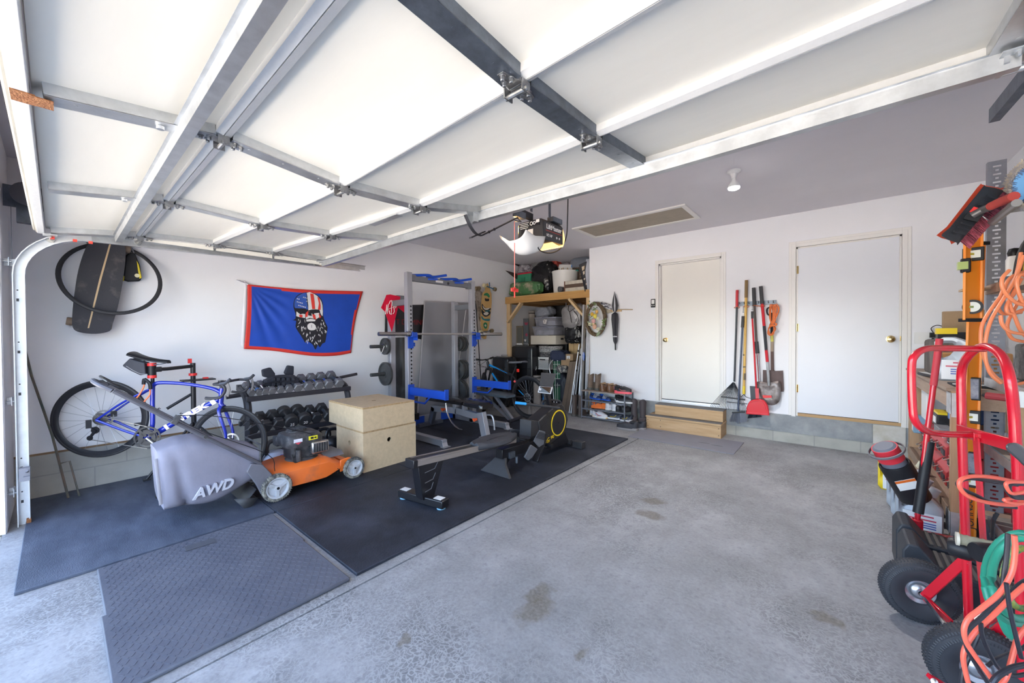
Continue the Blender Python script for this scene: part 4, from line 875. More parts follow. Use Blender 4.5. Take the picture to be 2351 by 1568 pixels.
# ================================================================ plyo boxes
osb = mat('particle_board', (.60, .47, .31), .8, var=.14, scale=22, bump=.1, bscale=80); osbe = mat('particle_board_edge', (.50, .34, .18), .85, var=.35, scale=60)
def crate(name, label, x0, x1, y0, y1, z0, z1, holes, rz=0):
    cx, cy = (x0+x1)/2, (y0+y1)/2; r = thing(name, label, 'box', (cx, cy, z0), rz, group='plywood jump boxes'); dx, dy, h = x1-x0, y1-y0, z1-z0; t = .018
    f = MB(); f.box((0, 0, h-t/2), (dx, dy, t)); lid = f.build('lid', osb, r, bevel=.0015)
    f = MB(); f.box((0, 0, h-t/2), (dx+.001, dy+.001, t*.9)); f.build('lid_edge', osbe, r)
    def panel(w, hh, hole, M, nm):
        f = MB(); n = 20
        if hole:
            hx, hzz, rad = hole; ring = [(hx+rad*math.cos(2*PI*k/n), hzz+rad*math.sin(2*PI*k/n)) for k in range(n)]
            out = []
            for a, b in ring:
                d = V((a-hx, b-hzz)).normalized(); s = min(((w/2-hx) if d.x > 0 else (-w/2-hx))/d.x if abs(d.x) > 1e-6 else 1e9, ((hh-hzz) if d.y > 0 else (-hzz))/d.y if abs(d.y) > 1e-6 else 1e9); out.append((hx+d.x*s, hzz+d.y*s))
            # snap the nearest ray ends to the corners
            for c in ((w/2, 0), (w/2, hh), (-w/2, 0), (-w/2, hh)):
                i = min(range(n), key=lambda i: (out[i][0]-c[0])**2+(out[i][1]-c[1])**2); out[i] = c
            for s in (0, -t): f.add([M @ V((a, b, s)) for a, b in ring]+[M @ V((a, b, s)) for a, b in out], [(k, (k+1) % n, n+(k+1) % n, n+k) for k in range(n)])
            f.add([M @ V((a, b, 0)) for a, b in ring]+[M @ V((a, b, -t)) for a, b in ring], [(k, (k+1) % n, n+(k+1) % n, n+k) for k in range(n)])
            f.add([M @ V((a, b, 0)) for a, b in out]+[M @ V((a, b, -t)) for a, b in out], [(k, (k+1) % n, n+(k+1) % n, n+k) for k in range(n)])
        else: f.box((0, hh/2, -t/2), (w, hh, t), X=M)
        f.build(nm, osb, r, smooth=False)
    hh = h-t
    panel(dy, hh, holes[0], fr((dx/2, 0, 0), (0, 1, 0), (1, 0, 0)), 'side_panel'); panel(dy, hh, None, fr((-dx/2, 0, 0), (0, -1, 0), (-1, 0, 0)), 'side_panel')
    panel(dx-2*t, hh, holes[1], fr((0, -dy/2+.001, 0), (1, 0, 0), (0, -1, 0)), 'end_panel'); panel(dx-2*t, hh, None, fr((0, dy/2-.001, 0), (-1, 0, 0), (0, 1, 0)), 'end_panel')
    return r
crate('jump_box', 'large particle board jump box with a hand hole in each side', -4.06, -3.51, 1.905, 2.515, .019, .418, ((-.02, .27, .024), (.0, .25, .022)))
b2_ = crate('jump_box', 'shallow particle board box stacked on the larger jump box', -4.235, -3.50, 1.905, 2.495, .419, .655, (None, None), -.01)
f = MB(); f.lathe([(.024, 0), (.024, .0012), (0, .0012)], (.05, -.0, .2355), (0, 0, 1), 20); f.build('lid_hole', mat('hole_shade', (.30, .22, .13), .9), b2_)
# ================================================================ dumbbell rack
dr_ = thing('dumbbell_rack', 'black two-tier steel dumbbell rack along the left wall', 'dumbbell rack')
zr = lambda x, y, X: onx(340+x/3.564, 780+y/3.564, X)
RX = -4.55; ya, yb_ = zr(850, 490, RX).y, zr(1620, 395, RX).y; zu = (zr(850, 490, RX).z+zr(1620, 395, RX).z)/2; zlw = zr(1200, 735, RX+.03).z
pbm = mat('rack_powder_black', (.035, .035, .045), .4, .2)
for nm, z0, xb in (('upper_tray', zu, -4.86), ('lower_tray', zlw, -4.80)):
    f = MB()
    for xx, zz in ((RX, z0), (xb, z0+.10)): f.box((xx, (ya+yb_)/2, zz), (.05, yb_-ya+.1, .05))
    f.bar((RX+.01, (ya+yb_)/2, z0+.03), (xb-.01, (ya+yb_)/2, z0+.13), yb_-ya+.1, .008, (0, 0, 1)) if False else None
    f.build(nm, pbm, dr_, bevel=.004)
f = MB(); f.tube([(RX-.2, ya-.17, zu+.02), (RX-.2, ya-.02, zu+.03)], .022, 10); f.build('end_handle', pbm, dr_); f = MB(); f.tube([(-4.75, yb_+.02, zu+.12), (-4.72, yb_+.23, zu+.15)], .018, 10); f.build('end_handle', pbm, dr_)
for yy in (ya-.03, yb_+.03):
    f = MB(); f.tube([(RX-.28, yy, zu+.08), (RX-.10, yy, zu+.03), (RX-.03, yy, zu-.06), (RX-.01, yy, zu-.2), (RX-.02, yy, .06)], .035, 8, smooth=5); f.box((RX-.12, yy, .04), (.62, .075, .04)); f.build('side_frame', pbm, dr_)
# dumbbells
hexm = mat('hex_rubber', (.10, .10, .115), .45, col2=(.2, .2, .21), scale=5, bump=.15, cut=(.4, .7)); hexd = mat('hex_rubber_dark', (.03, .03, .035), .5, bump=.15, scale=8)
def dumbbell(name, c, ax, R, L, hl, label, group, kind='hex', m=None, blue=False, txt=None, h=None):
    r = thing(name, label, 'dumbbell', c, group=group); ax = V(ax).normalized()
    f = MB(); f.tube([ax*(-hl/2), ax*(-hl*.2), ax*(hl*.2), ax*(hl/2)], lambda t: .0155+.003*math.sin(PI*t), 10); f.build('handle', chrome if not blue else galv_dark, r)
    for s in (-1, 1):
        f = MB(); n = 6 if kind == 'hex' else 32; a0 = hl/2; e = .14*L
        f.lathe([(R*.86, a0), (R, a0+e), (R, a0+L-e), (R*.84, a0+L)], (0, 0, 0), ax*s, n); f.build('head', m or hexm, r, smooth=25)
    if blue: f = MB(); f.cyl(ax*(hl*.28), ax*(hl*.5), .024, 12); f.build('blue_band', mat('band_blue', (.05, .25, .7), .5), r)
    if txt: text('weight_number', txt, R*.62, wt, fr(ax*(hl/2+L+.0008)+V((0, 0, -R*.3)), ax.cross(V((0, 0, -1))), ax), r, depth=.0008)
    return r
dax = V((.9, 0, -.32)).normalized(); random.seed(5)
xsz = [(870, .038), (935, .036), (985, .04), (1040, .043), (1110, .042), (1180, .045), (1250, .05), (1335, .055), (1420, .056), (1500, .058), (1585, .06)]
nm_top = ['leftmost, behind the drop bars', 'with a blue band near the left end', 'third from the left', 'fourth from the left', 'fifth from the left', 'sixth from the left', 'seventh from the left', 'fourth from the right', 'third from the right', 'second from the right', 'rightmost, with a blue band']
for i, (x, R) in enumerate(xsz):
    q = zr(x, 450-(x-900)*.118, RX+.07); c = V((RX-.11, q.y, zu+.055+R))
    dumbbell('dumbbell', c, dax, R, R*1.35, .11+R*.5, 'grey hex dumbbell on the upper tier, '+nm_top[i], 'hex dumbbells on the upper tier', blue=i in (1, 10))
low = [(880, .062, 'hex', 'leftmost, behind the front wheel', None), (985, .064, 'hex', 'second from the left', None), (1090, .066, 'hex', 'third from the left', None), (1190, .074, 'round', 'round, numbered 25, in the middle', '25'), (1300, .073, 'round', 'round, numbered 20, right of the middle one', '20'), (1400, .064, 'hex', 'right of the round pair', None), (1500, .066, 'hex', 'rightmost, beside the wooden boxes', None)]
for x, R, k, nm, tx in low:
    q = zr(x, 690-(x-900)*.1, RX+.07); c = V((RX-.10, q.y, zlw+.055+R))
    dumbbell('dumbbell', c, dax, R, R*1.15, .12, 'black dumbbell on the lower tier, '+nm, 'dumbbells on the lower tier', kind=k, m=hexd, txt=tx, blue=(x == 1500))
# weight vest
vs_ = thing('weight_vest', 'black weighted vest lying across the upper dumbbell tier', 'vest'); vm = mat('vest_nylon', (.02, .022, .035), .75, bump=.3, scale=30)
VX = RX-.16
f = MB(); P = [(940, 330), (1000, 300), (1060, 290), (1180, 285), (1225, 320), (1240, 380), (1150, 400), (1050, 392), (950, 372)]; outline_slab(f, [zr(x, y, VX) for x, y in P], (1, 0, .2), .10); f.build('vest_body', vm, vs_, bevel=.02)
for P in ([(928, 245), (1000, 225), (1035, 275), (1035, 300), (990, 315), (935, 300)], [(1110, 270), (1138, 208), (1190, 215), (1188, 285), (1130, 290)]):
    f = MB(); outline_slab(f, [zr(x, y, VX-.03) for x, y in P], (1, 0, 0), .05); f.build('shoulder_strap', vm, vs_, bevel=.012)
for r_ in range(2):
    for k in range(5): 
        f = MB(); q = zr(1025+k*40, 322+r_*44, VX+.06); f.box(q, (.03, .034, .038)); f.build('weight_pocket', vm, vs_, bevel=.006)
f = MB(); f.tube([zr(935, 365, VX+.07), zr(1000, 350, VX+.08), zr(1080, 348, VX+.08)], .014, 6, flat=.4); f.build('waist_strap', mat('vest_strap', (.015, .015, .02), .5), vs_)
# kettlebells
def kettle(c, s, m, label, hand=None):
    r = thing('kettlebell', label, 'kettlebell', c, group='kettlebells under the dumbbell rack')
    f = MB(); f.lathe([(.05*s, 0), (.085*s, .02*s), (.105*s, .08*s), (.095*s, .14*s), (.06*s, .18*s), (0, .19*s)], (0, 0, 0), (0, 0, 1), 24); f.build('bell', m, r)
    f = MB(); f.tube([(0, -.06*s, .15*s), (0, -.07*s, .21*s), (0, -.045*s, .265*s), (0, .045*s, .265*s), (0, .07*s, .21*s), (0, .06*s, .15*s)], .018*s, 10, smooth=4); f.build('handle', hand or m, r); return r
kg = mat('kettle_grey_blue', (.32, .36, .48), .45, .1)
q = zr(1045, 960, -4.22); kk = kettle((-4.22, q.y, .019), 1.15, kg, 'grey kettlebell with a dark handle and blue ring behind the mower', mat('kettle_dark', (.06, .06, .07), .4, .3)); f = MB(); f.box((.11, .03, .17), (.02, .05, .03)); f.build('blue_ring', mat('ring_blue', (.02, .08, .6), .4), kk)
kbm = mat('kettle_black', (.02, .02, .025), .3, .2)
for x, y, s, X, l in ((1350, 780, 1.05, -4.55, 'black kettlebell behind the mower engine, left of three'), (1435, 770, 1.0, -4.5, 'black kettlebell between the mower and boxes, middle of three'), (1510, 800, 1.0, -4.42, 'black kettlebell beside the wooden boxes, right of three')):
    q = zr(x, y, X); kettle((X, q.y, .019), s, kbm, l)
# ================================================================ power rack
steel = mat('rack_silver', (.42, .43, .48), .38, .5, var=.08, scale=5); blue = mat('rack_blue', (.01, .07, .48), .4)
pr = thing('power_rack', 'silver power rack with blue pull-up grips against the left wall', 'power rack')
FXr, BXr, YL, YR = -4.30, -4.70, 2.985, 4.135; S = .076
holes = []
for nm, x, y, h in (('front_upright', FXr, YL, 2.19), ('front_upright', FXr, YR, 2.19), ('back_upright', BXr, YL, 1.90), ('back_upright', BXr, YR, 1.90)):
    f = MB(); f.box((x, y, .019+h/2-.01), (S, S, h-.02)); u = f.build(nm, steel, pr, bevel=.004)
    if nm[0] == 'f':
        f = MB()
        for k in range(27):
            z = .42+k*.0508*1.0
            if z < 1.76: f.lathe([(.0125, 0), (.0125, .0015), (0, .0015)], (x+S/2, y+.012, z), (1, 0, 0), 12)
        f.build('hole_row', blackp, u)
for y in (YL, YR):
    f = MB(); f.box((-4.20, y, .019+.045), (1.22, S, .075)); f.prism([(-.05, 0), (.02, 0), (-.015, .085), (-.05, .085)], S, (-3.59, y+S/2, .021), (1, 0, 0), (0, 0, 1)); f.box((-3.575, y, .022), (.07, .11, .006)); f.build('foot', steel, pr, bevel=.003)
    f = MB(); f.box(((FXr+BXr)/2, y, 1.80), (FXr-BXr-S, .06, .075)); f.build('side_brace', mat('rack_brace', (.22, .24, .27), .4, .4), pr, bevel=.003)
f = MB(); f.box((BXr-.05, (YL+YR)/2, .10), (.05, YR-YL, .12)); rb_ = f.build('rear_brace', steel, pr); 
for y_, d_ in ((3.40, .28), (3.98, .24)): f = MB(); f.box((BXr-.022, y_, .10), (.006, d_, .122)); f.build('blue_panel', blue, rb_)
f = MB(); f.box((BXr-.02, YL+.25, .17), (.03, .4, .09)); f.build('name_plate', blackp, pr); text('maker_name', 'PRO', .08, wt, fr((BXr-.003, YL+.22, .17), (0, 1, 0), (1, 0, 0)), pr, bold=.003)
pm_ = mat('pull_bar_grey', (.2, .21, .24), .4, .5)
f = MB(); f.box((FXr, (YL+YR)/2, 2.115), (.05, YR-YL-S, .075)); f.box((FXr+.0, YL+.06, 2.12), (.06, .09, .085)); f.box((FXr, YR-.06, 2.10), (.06, .09, .075)); f.build('pull_up_bar', pm_, pr, bevel=.003)
f = MB(); f.lathe([(.02, 0), (.02, .002), (0, .002)], (FXr+.026, YL+.66, 2.105), (1, 0, 0), 12); f.build('bar_hole', blackp, pr); f = MB(); f.box((FXr+.026, YL+.5, 2.115), (.002, .13, .03)); f.build('bar_label', white_p, pr)
for s, yc in ((1, YL+.33), (-1, YR-.34)):
    f = MB(); f.tube([(FXr+.0, yc-.27, 2.155), (FXr+.06, yc-.05, 2.175), (FXr+.05, yc+.05, 2.165), (FXr+.12, yc+.22, 2.20)], .018, 10, smooth=5); f.prism([(-.05, 0), (.05, 0), (.02, .05), (-.02, .05)], .01, (FXr, yc-.0, 2.15), (0, 1, 0), (0, 0, 1)); f.tube([(FXr, yc-.04, 2.13), (FXr+.1, yc+.08, 2.13)], .014, 8); f.build('blue_grip', blue, pr)
# plate pegs and plates
ironm = mat('cast_iron', (.09, .095, .10), .35, .4, var=.3, scale=12)
def plate(c, ax, R, label, group):
    r = thing('weight_plate', label, 'weight plate', c, group=group); ax = V(ax)
    f = MB(); f.lathe([(.026, -.018), (.05, -.02), (.055, -.012), (R*.52, -.008), (R*.84, -.008), (R*.88, -.018), (R, -.016), (R, .016), (R*.88, .018), (R*.84, .008), (R*.52, .008), (.055, .012), (.05, .02), (.026, .018)], (0, 0, 0), ax, 40, closed=True); f.build('disc', ironm, r)
    f = MB(); a, b, d = frame(ax)
    for k in range(3):
        t = 2*PI*k/3+.4; f.tube([a*(R*.68*math.cos(t+q))+b*(R*.68*math.sin(t+q)) for q in (-.42, -.2, 0, .2, .42)], .009, 6, flat=1)
    f.build('grip_slot', blackp, r); return r
def peg(x, y, z, s, n=1):
    f = MB(); f.tube([(x, y, z), (x, y+s*.28, z)], .024, 14); f.build('plate_peg', ironm, pr)
k = 0
for z, R in ((1.215, .115), (.84, .16)):
    peg(BXr, YL-S/2, z, -1); plate(V((BXr, YL-.10, z-.0)), (0, 1, 0), R, ('smaller' if R < .12 else 'larger')+' grip plate hanging on the left side of the power rack, '+('upper' if R < .12 else 'lower')+' peg', 'weight plates on the rack pegs')
f = MB(); f.tube([V((BXr+.03, YL-.13, 1.215)), V((BXr+.02, YL-.18, 1.10))], .004, 6); f.lathe([(.026, -.008), (.032, -.008), (.032, .008), (.026, .008)], (BXr, YL-.135, 1.215), (0, 1, 0), 16, closed=True); tag(f.build('spring_collar', chrome), 'chrome spring collar on the upper left plate peg', 'collar')
for z, R, n in ((1.22, .125, 3), (.80, .165, 3), (.45, .19, 2)):
    peg(BXr, YR+S/2, z, 1)
    for q in range(n): plate(V((BXr, YR+.075+q*.045, z-.0)), (0, 1, 0), R-.008*(n-1-q), 'grip plate on the right side of the power rack, %s peg, %s one' % ({1.22: 'upper', .80: 'middle', .45: 'lowest'}[z], ('inner', 'second', 'outermost')[q if n == 3 else q*2]), 'weight plates on the rack pegs')
# j-cups, safety arms
for y in (YL, YR):
    f = MB(); f.box((FXr+S/2+.006, y, 1.30), (.012, .085, .22)); f.box((FXr+S/2+.05, y+.045, 1.335), (.09, .012, .08)); f.box((FXr+S/2+.05, y, 1.345), (.09, .08, .012)); f.box((FXr+S/2+.095, y+.0, 1.37), (.012, .08, .06)); f.box((FXr+.02, y+.055, 1.24), (.05, .03, .05)); f.build('j_hook', blue, pr, bevel=.003)
    f = MB(); f.box((FXr+S/2+.006, y, .60), (.012, .095, .24)); f.box((FXr+.40, y, .635), (.70, .05, .10)); f.box((FXr+.752, y, .645), (.012, .06, .13)); f.tube([(FXr+.05, y, .50), (FXr+.33, y, .50), (FXr+.45, y, .60)], .014, 8, smooth=0); f.build('safety_arm', blue, pr, bevel=.003)
bbx = FXr+.085; bz = 1.378
bar_ = thing('barbell', 'long steel barbell resting on the blue hooks of the power rack', 'barbell')
f = MB(); f.tube([(bbx, 2.52, bz), (bbx, 4.71, bz)], .014, 12); f.build('shaft', mat('bar_steel', (.62, .6, .56), .3, .9), bar_)
for s, y0, y1 in ((1, 2.50, 2.93), (-1, 4.72, 4.28)):
    f = MB(); f.tube([(bbx, y0, bz), (bbx, y1, bz)], .025, 18); f.tube([(bbx, y1-.03*s, bz), (bbx, y1+.02*s, bz)], .037, 18); f.build('sleeve', mat('sleeve_steel', (.5, .48, .46), .25, .95), bar_)
# red shirt-like towel with white marks on the back upright
rt2 = thing('red_flag', 'red cloth with white lettering draped over the back left rack post', 'flag'); rc = mat('red_cloth', (.68, .0, .04), .7)
zc = lambda x, y, X: onx(860+x/9.8, 700+y/9.8, X); zd = lambda x, y, X: onx(820+x/5.8075, 500+y/5.8075, X)
TX = BXr+.02
f = MB(); P = [(390, 1028), (440, 1022), (576, 1052), (520, 1290), (462, 1518), (375, 1262), (362, 1130)]; outline_slab(f, [zd(x, y, TX+.05) for x, y in P], (1, 0, .1), .008)
outline_slab(f, [zd(x, y, TX+.0) for x, y in [(392, 1030), (320, 1200), (372, 1252), (420, 1100)]], (1, 0, 0), .01); outline_slab(f, [zd(x, y, TX-.03) for x, y in [(500, 1045), (625, 1095), (625, 1260), (545, 1195)]], (1, 0, 0), .01)
f.build('cloth', rc, rt2, smooth=False)
f = MB()
for P in ([(378, 1285), (395, 1160), (400, 1280), (415, 1150)], [(400, 1225), (525, 1175)], [(500, 1145), (527, 1175), (508, 1205)], [(425, 1150), (440, 1110), (455, 1100), (465, 1130), (452, 1290), (465, 1280)], [(470, 1105), (500, 1150)], [(455, 1290), (435, 1280), (425, 1235)], [(480, 1110), (495, 1250), (480, 1280)]):
    f.tube([zd(x, y, TX+.058) for x, y in P], .0085, 5, flat=.35)
f.build('white_lettering', wt, rt2)
f = MB(); f.box(zd(600, 1070, BXr+.0), (.08, .20, .06)); f.build('cloth_bar', pm_, rt2)
# black banner on the wall
bn = thing('wall_banner', 'black vinyl banner with dim red lettering behind the power rack', 'banner')
f = MB(); q = [zc(225, -20, XL+.02), zc(1312, 0, XL+.02), zc(1335, 828, XL+.02), zc(225, 860, XL+.02)]; q[0] = zd(365, 1160, XL+.02); q[1] = zd(1008, 1162, XL+.02); q[3] = zd(370, 1530, XL+.02)
f.grid(lambda u, v: (q[0].lerp(q[1], u)).lerp(q[3].lerp(q[2], u), v)+V((.008*math.sin(u*9+v*4), 0, 0)), 16, 8); f.build('vinyl', mat('banner_black', (.018, .018, .022), .5, bump=.3, scale=6), bn, smooth=80)
mid = (q[0]+q[1]+q[2]+q[3])/4
text('banner_lettering', "T T DOMINEERS", .115, mat('banner_red', (.20, .015, .02), .6), fr((XL+.034, mid.y+.03, mid.z-.02), (0, 1, 0), (1, 0, 0)), bn, depth=.001, sx=.95)
f = MB()
for c in (zc(1278, 20, XL+.033), zc(1308, 795, XL+.033)): f.lathe([(.008, 0), (.018, 0), (.018, .003), (.008, .003)], c, (1, 0, 0), 14, closed=True)
f.build('grommets', brass, bn)
# heavy bag / rolled black pad behind the left upright
hb_ = thing('padded_roll', 'tall black padded roll standing behind the left post of the power rack', 'pad')
a = onx(912, 775, XL+.12); b = V((XL+.14, onx(918, 900, XL+.14).y, .02))
f = MB(); f.tube([b+V((.0, .04, 0)), b+V((0, .04, .6)), a+V((0, .07, .0))], lambda t: .125-.02*t+.004*math.sin(t*60), 18, smooth=14, flat=.75); f.build('pad', mat('pad_black', (.02, .018, .018), .45, bump=.4, scale=8), hb_)
# floor mirror
mi = thing('floor_mirror', 'tall grey mirror panel with a thin silver edge leaning behind the power rack', 'mirror')
c4 = [onx(974, 692, XL+.05), onx(1078, 697, XL+.05)]; bl_ = onx(957, 950, XL+.14); bl_.z = .06; br_ = V((XL+.14, bl_.y+c4[1].y-c4[0].y, .06))
f = MB(); f.add([c4[0], c4[1], br_, bl_], [(0, 1, 2, 3)]); f.build('glass', mat('mirror_glass', (.36, .37, .41), .38, .55), mi, solid=.006, smooth=False)
f = MB(); Lp = [c4[0], c4[1], br_, bl_]
for i in range(4): f.bar(Lp[i]+V((.006, 0, 0)), Lp[(i+1) % 4]+V((.006, 0, 0)), .018, .012, (1, 0, .2))
f.build('frame', mat('mirror_frame', (.6, .6, .62), .3, .8), mi)
f = MB(); f.tube([onx(1048, 870, XL+.24), onx(1058, 800, XL+.18), onx(1070, 708, XL+.10)], .006, 6); tag(f.build('curtain_rod', mat('rod_white', (.75, .75, .76), .4)), 'thin pale rod leaning beside the mirror behind the rack', 'rod')
# two longboards hanging right of the rack
zg = lambda x, y, X: onx(1060+x/8.71, 640+y/8.71, X)
lb1 = thing('longboard', 'bamboo longboard with a painted totem figure hanging by the rack', 'skateboard'); X1 = XL+.10
P = [(515, 88), (545, 150), (570, 250), (590, 300), (595, 480), (580, 650), (560, 850), (535, 1000), (505, 1070), (485, 1200), (450, 1208), (415, 1180), (400, 1000), (380, 940), (382, 700), (400, 400), (420, 290), (465, 230), (480, 120)]
f = MB(); outline_slab(f, [zg(x, y, X1) for x, y in P], (1, 0, 0), .012); f.build('deck', wood('bamboo', (.72, .48, .2), (.62, .38, .14), 'z', .35), lb1)
cols = {'g': mat('art_green', (.03, .25, .10), .5), 'k': mat('art_black', (.02, .025, .03), .5), 'w': mat('art_white', (.75, .72, .65), .5), 't': mat('art_teal', (.03, .22, .28), .5)}
arts = [('g', [(440, 330), (470, 290), (520, 285), (560, 340), (545, 380), (500, 340)]), ('k', [(465, 390), (500, 400), (545, 400), (545, 440), (510, 450), (470, 440)]), ('k', [(410, 500), (470, 580), (575, 590), (570, 620), (460, 640), (405, 570)]), ('w', [(415, 530), (470, 590), (560, 580), (520, 620), (450, 610)]), ('t', [(400, 740), (450, 800), (560, 800), (545, 845), (440, 830), (395, 780)]), ('k', [(400, 600), (450, 660), (570, 650), (560, 720), (470, 760), (400, 690)]), ('w', [(440, 690), (500, 660), (540, 690), (500, 730), (455, 720)]), ('g', [(435, 900), (470, 870), (510, 900), (505, 980), (470, 1000), (440, 960)]), ('w', [(455, 930), (480, 910), (495, 940), (475, 960)]), ('t', [(470, 620), (560, 620), (550, 655), (480, 660)])]
for key in 'tgkw':
    f = MB(); e = {'t': .0072, 'g': .0074, 'k': .0078, 'w': .0086}[key]
    for c, P in arts:
        if c == key: outline_slab(f, [zg(p.x, p.y, X1+e) for p in cr([(a, b, 0) for a, b in P], 3, True)], (1, 0, 0), .001)
    f.build('artwork', cols[key], lb1)
lb2 = thing('longboard', 'weathered pale longboard half hidden behind the rack post', 'skateboard'); X2 = XL+.06
P = [(290, 200), (350, 215), (415, 280), (385, 420), (378, 700), (370, 860), (350, 820), (300, 600), (280, 420), (270, 300)]
f = MB(); outline_slab(f, [zg(x, y, X2) for x, y in P], (1, 0, 0), .01); f.build('deck', mat('worn_board', (.5, .44, .38), .6, col2=(.1, .07, .05), scale=9), lb2)
wy = mat('wheel_cream', (.78, .68, .42), .5); wb = mat('wheel_brown', (.22, .16, .09), .5)
for (p, q, r, tm) in (((455, 135), (660, 210), lb1, mat('truck_blue', (.02, .14, .3), .4)), ((385, 1070), (600, 1040), lb1, galv_dark), ((280, 195), (340, 190), lb2, galv_dark)):
    a, b = zg(*p, X1+.06 if r is lb1 else X2+.05), zg(*q, X1+.05 if r is lb1 else X2+.05); f = MB(); f.tube([a, b], .010, 8); f.build('truck', tm, r); d = (b-a).normalized()
    for c, m_ in ((a, wy if r is lb1 else wb), (b, wb)): g = MB(); g.lathe([(.01, -.025), (.036, -.025), (.038, 0), (.036, .025), (.01, .025)], c, d, 20); g.build('wheel', m_, r)
f = MB(); f.tube([zg(555, 75, X1+.10), zg(560, 150, X1+.08), zg(540, 190, X1-.04), zg(540, 190, XL)], .008, 6); tag(f.build('wall_hook', mat('hook_blue', (.03, .16, .3), .4)), 'blue wall hook with a red tip holding the bamboo longboard', 'hook')
f = MB(); f.tube([V((XL+.30, onx(1108, 860, XL+.3).y, .02)), zg(280, 440, XL+.04), ], .010, 6); tag(f.build('ski_pole', blackm), 'thin dark pole leaning on the wall behind the longboards', 'pole')
# ================================================================ adjustable bench
bn_ = thing('weight_bench', 'silver adjustable bench with black pads and orange pins in front of rack', 'bench')
lea = mat('black_vinyl', (.012, .012, .015), .25, coat=.2); YBn = 3.60
def pad(f, x0, x1, w0, w1, z0, z1, th, Y):
    rings = []
    for k in range(11):
        t = k/10; x = x0+(x1-x0)*t; w = (w0+(w1-w0)*t)*(1 if .08 < t < .92 else .86); z = z0+(z1-z0)*t; h = th*(1 if .08 < t < .92 else .7)
        rings.append([V((x, Y+a*w/2/.5*.5, z+b*h)) for a, b in ((-1, .15), (-1, .75), (-.85, 1), (.85, 1), (1, .75), (1, .15), (.85, 0), (-.85, 0))])
    return f.loft(rings)
f = MB(); pad(f, -4.62, -3.83, .24, .30, .405, .42, .065, YBn); f.build('back_pad', lea, bn_, smooth=50)
f = MB(); pad(f, -3.80, -3.46, .30, .24, .415, .40, .075, YBn); f.build('seat_pad', lea, bn_, smooth=50)
f = MB(); f.bar((-4.60, YBn, .28), (-4.05, YBn, .31), .06, .09); f.bar((-4.07, YBn, .31), (-3.57, YBn, .27), .06, .09); f.box((-3.90, YBn, .365), (.04, .07, .09)); f.box((-4.08, YBn, .37), (.05, .07, .08)); f.build('main_beam', steel, bn_, bevel=.003)
f = MB(); f.bar((-3.58, YBn, .34), (-3.50, YBn, .03), .075, .10, (1, 0, 0)); f.box((-3.50, YBn, .026), (.13, .14, .012)); f.build('front_leg', steel, bn_, bevel=.003)
f = MB(); f.bar((-4.56, YBn, .30), (-4.64, YBn, .05), .06, .08, (1, 0, 0)); f.box((-4.66, YBn, .045), (.07, .44, .05)); f.build('rear_leg', mat('bench_leg_dark', (.12, .13, .16), .4, .4), bn_, bevel=.003)
f = MB(); f.tube([(-3.55, YBn+.06, .30), (-3.46, YBn+.07, .30), (-3.42, YBn+.07, .22), (-3.41, YBn+.07, .12)], .011, 8, smooth=4); f.build('carry_handle', steel, bn_)
f = MB(); A = [onx(0, 0, -4)]*0; f.tube([(-4.22, YBn-.06, .42), (-4.18, YBn-.07, .27), (-4.08, YBn-.075, .15), (-3.95, YBn-.08, .09), (-3.86, YBn-.08, .085)], .011, 6, smooth=5, flat=.4); f.build('angle_guide', chrome, bn_)
for x, z in ((-4.26, .31), (-3.62, .25)):
    f = MB(); f.cyl((x, YBn-.05, z), (x, YBn-.10, z), .018, 10); f.box((x, YBn-.10, z), (.05, .012, .018), (0, .7, 0)); f.build('orange_pin', mat('pin_orange', (.85, .12, .03), .4), bn_)
# ================================================================ second bench
b2n = thing('weight_bench', 'flat slate-grey bench on slanted tube legs behind the right safety arm', 'bench'); Y2 = 4.60
f = MB(); pad(f, -4.72, -3.92, .30, .28, .385, .375, .055, Y2); f.build('pad', mat('slate_vinyl', (.10, .13, .16), .35), b2n, smooth=50)
f = MB(); f.bar((-4.25, Y2, .37), (-3.85, Y2-.05, .05), .045, .04); f.bar((-4.52, Y2, .37), (-3.90, Y2-.05, .04), .045, .035); f.build('front_leg', steel, b2n); f = MB(); f.tube([(-3.80, Y2-.20, .045), (-3.86, Y2+.20, .045)], .025, 10); f.build('foot', pbm, b2n)
f = MB(); f.bar((-4.55, Y2, .37), (-4.70, Y2, .04), .04, .04); f.build('rear_leg', steel, b2n)
# ================================================================ rowing machine
ro = thing('rowing_machine', 'black magnetic rowing machine with a yellow ring on its flywheel housing', 'rowing machine')
RN = -2.43; RC = -2.49; zt = lambda x, y, X: onx(900+x/7.837, 1000+y/7.837, X); zo = lambda x, y, X=RN: onx(1080+x/5.407, 820+y/5.407, X)
gl = mat('rower_black', (.010, .010, .013), .3); gm = mat('rower_matte', (.035, .036, .042), .55, var=.2, scale=20)
ra0 = zt(455, 520, RN); ra1 = zo(280, 1155); ra1.x = RN
alu = mat('rail_aluminium', (.50, .46, .43), .35, .8)
f = MB(); a = V((RC, ra0.y, ra0.z)); b = V((RC, ra1.y+.35, ra1.z+(ra1.z-ra0.z)/(ra1.y-ra0.y)*.35)); b.z = max(b.z, .30)
f.bar(a, b, .095, .052); f.build('rail', gl, ro)
f = MB()
for s in (-.046, .046): f.bar(a+V((s, 0, .026)), b+V((s, 0, .026)), .018, .010); f.bar(a+V((s*1.09, 0, 0)), b+V((s*1.09, 0, 0)), .004, .038)
f.build('rail_track', alu, ro)
f = MB(); f.bar(a-V((0, .03, -.002)), a+V((0, .01, 0)), .112, .062); f.build('end_cap', gl, ro, bevel=.004); f = MB(); f.box(a+V((.0505, .06, -.0)), (.002, .05, .035)); f.build('logo', wt, ro)
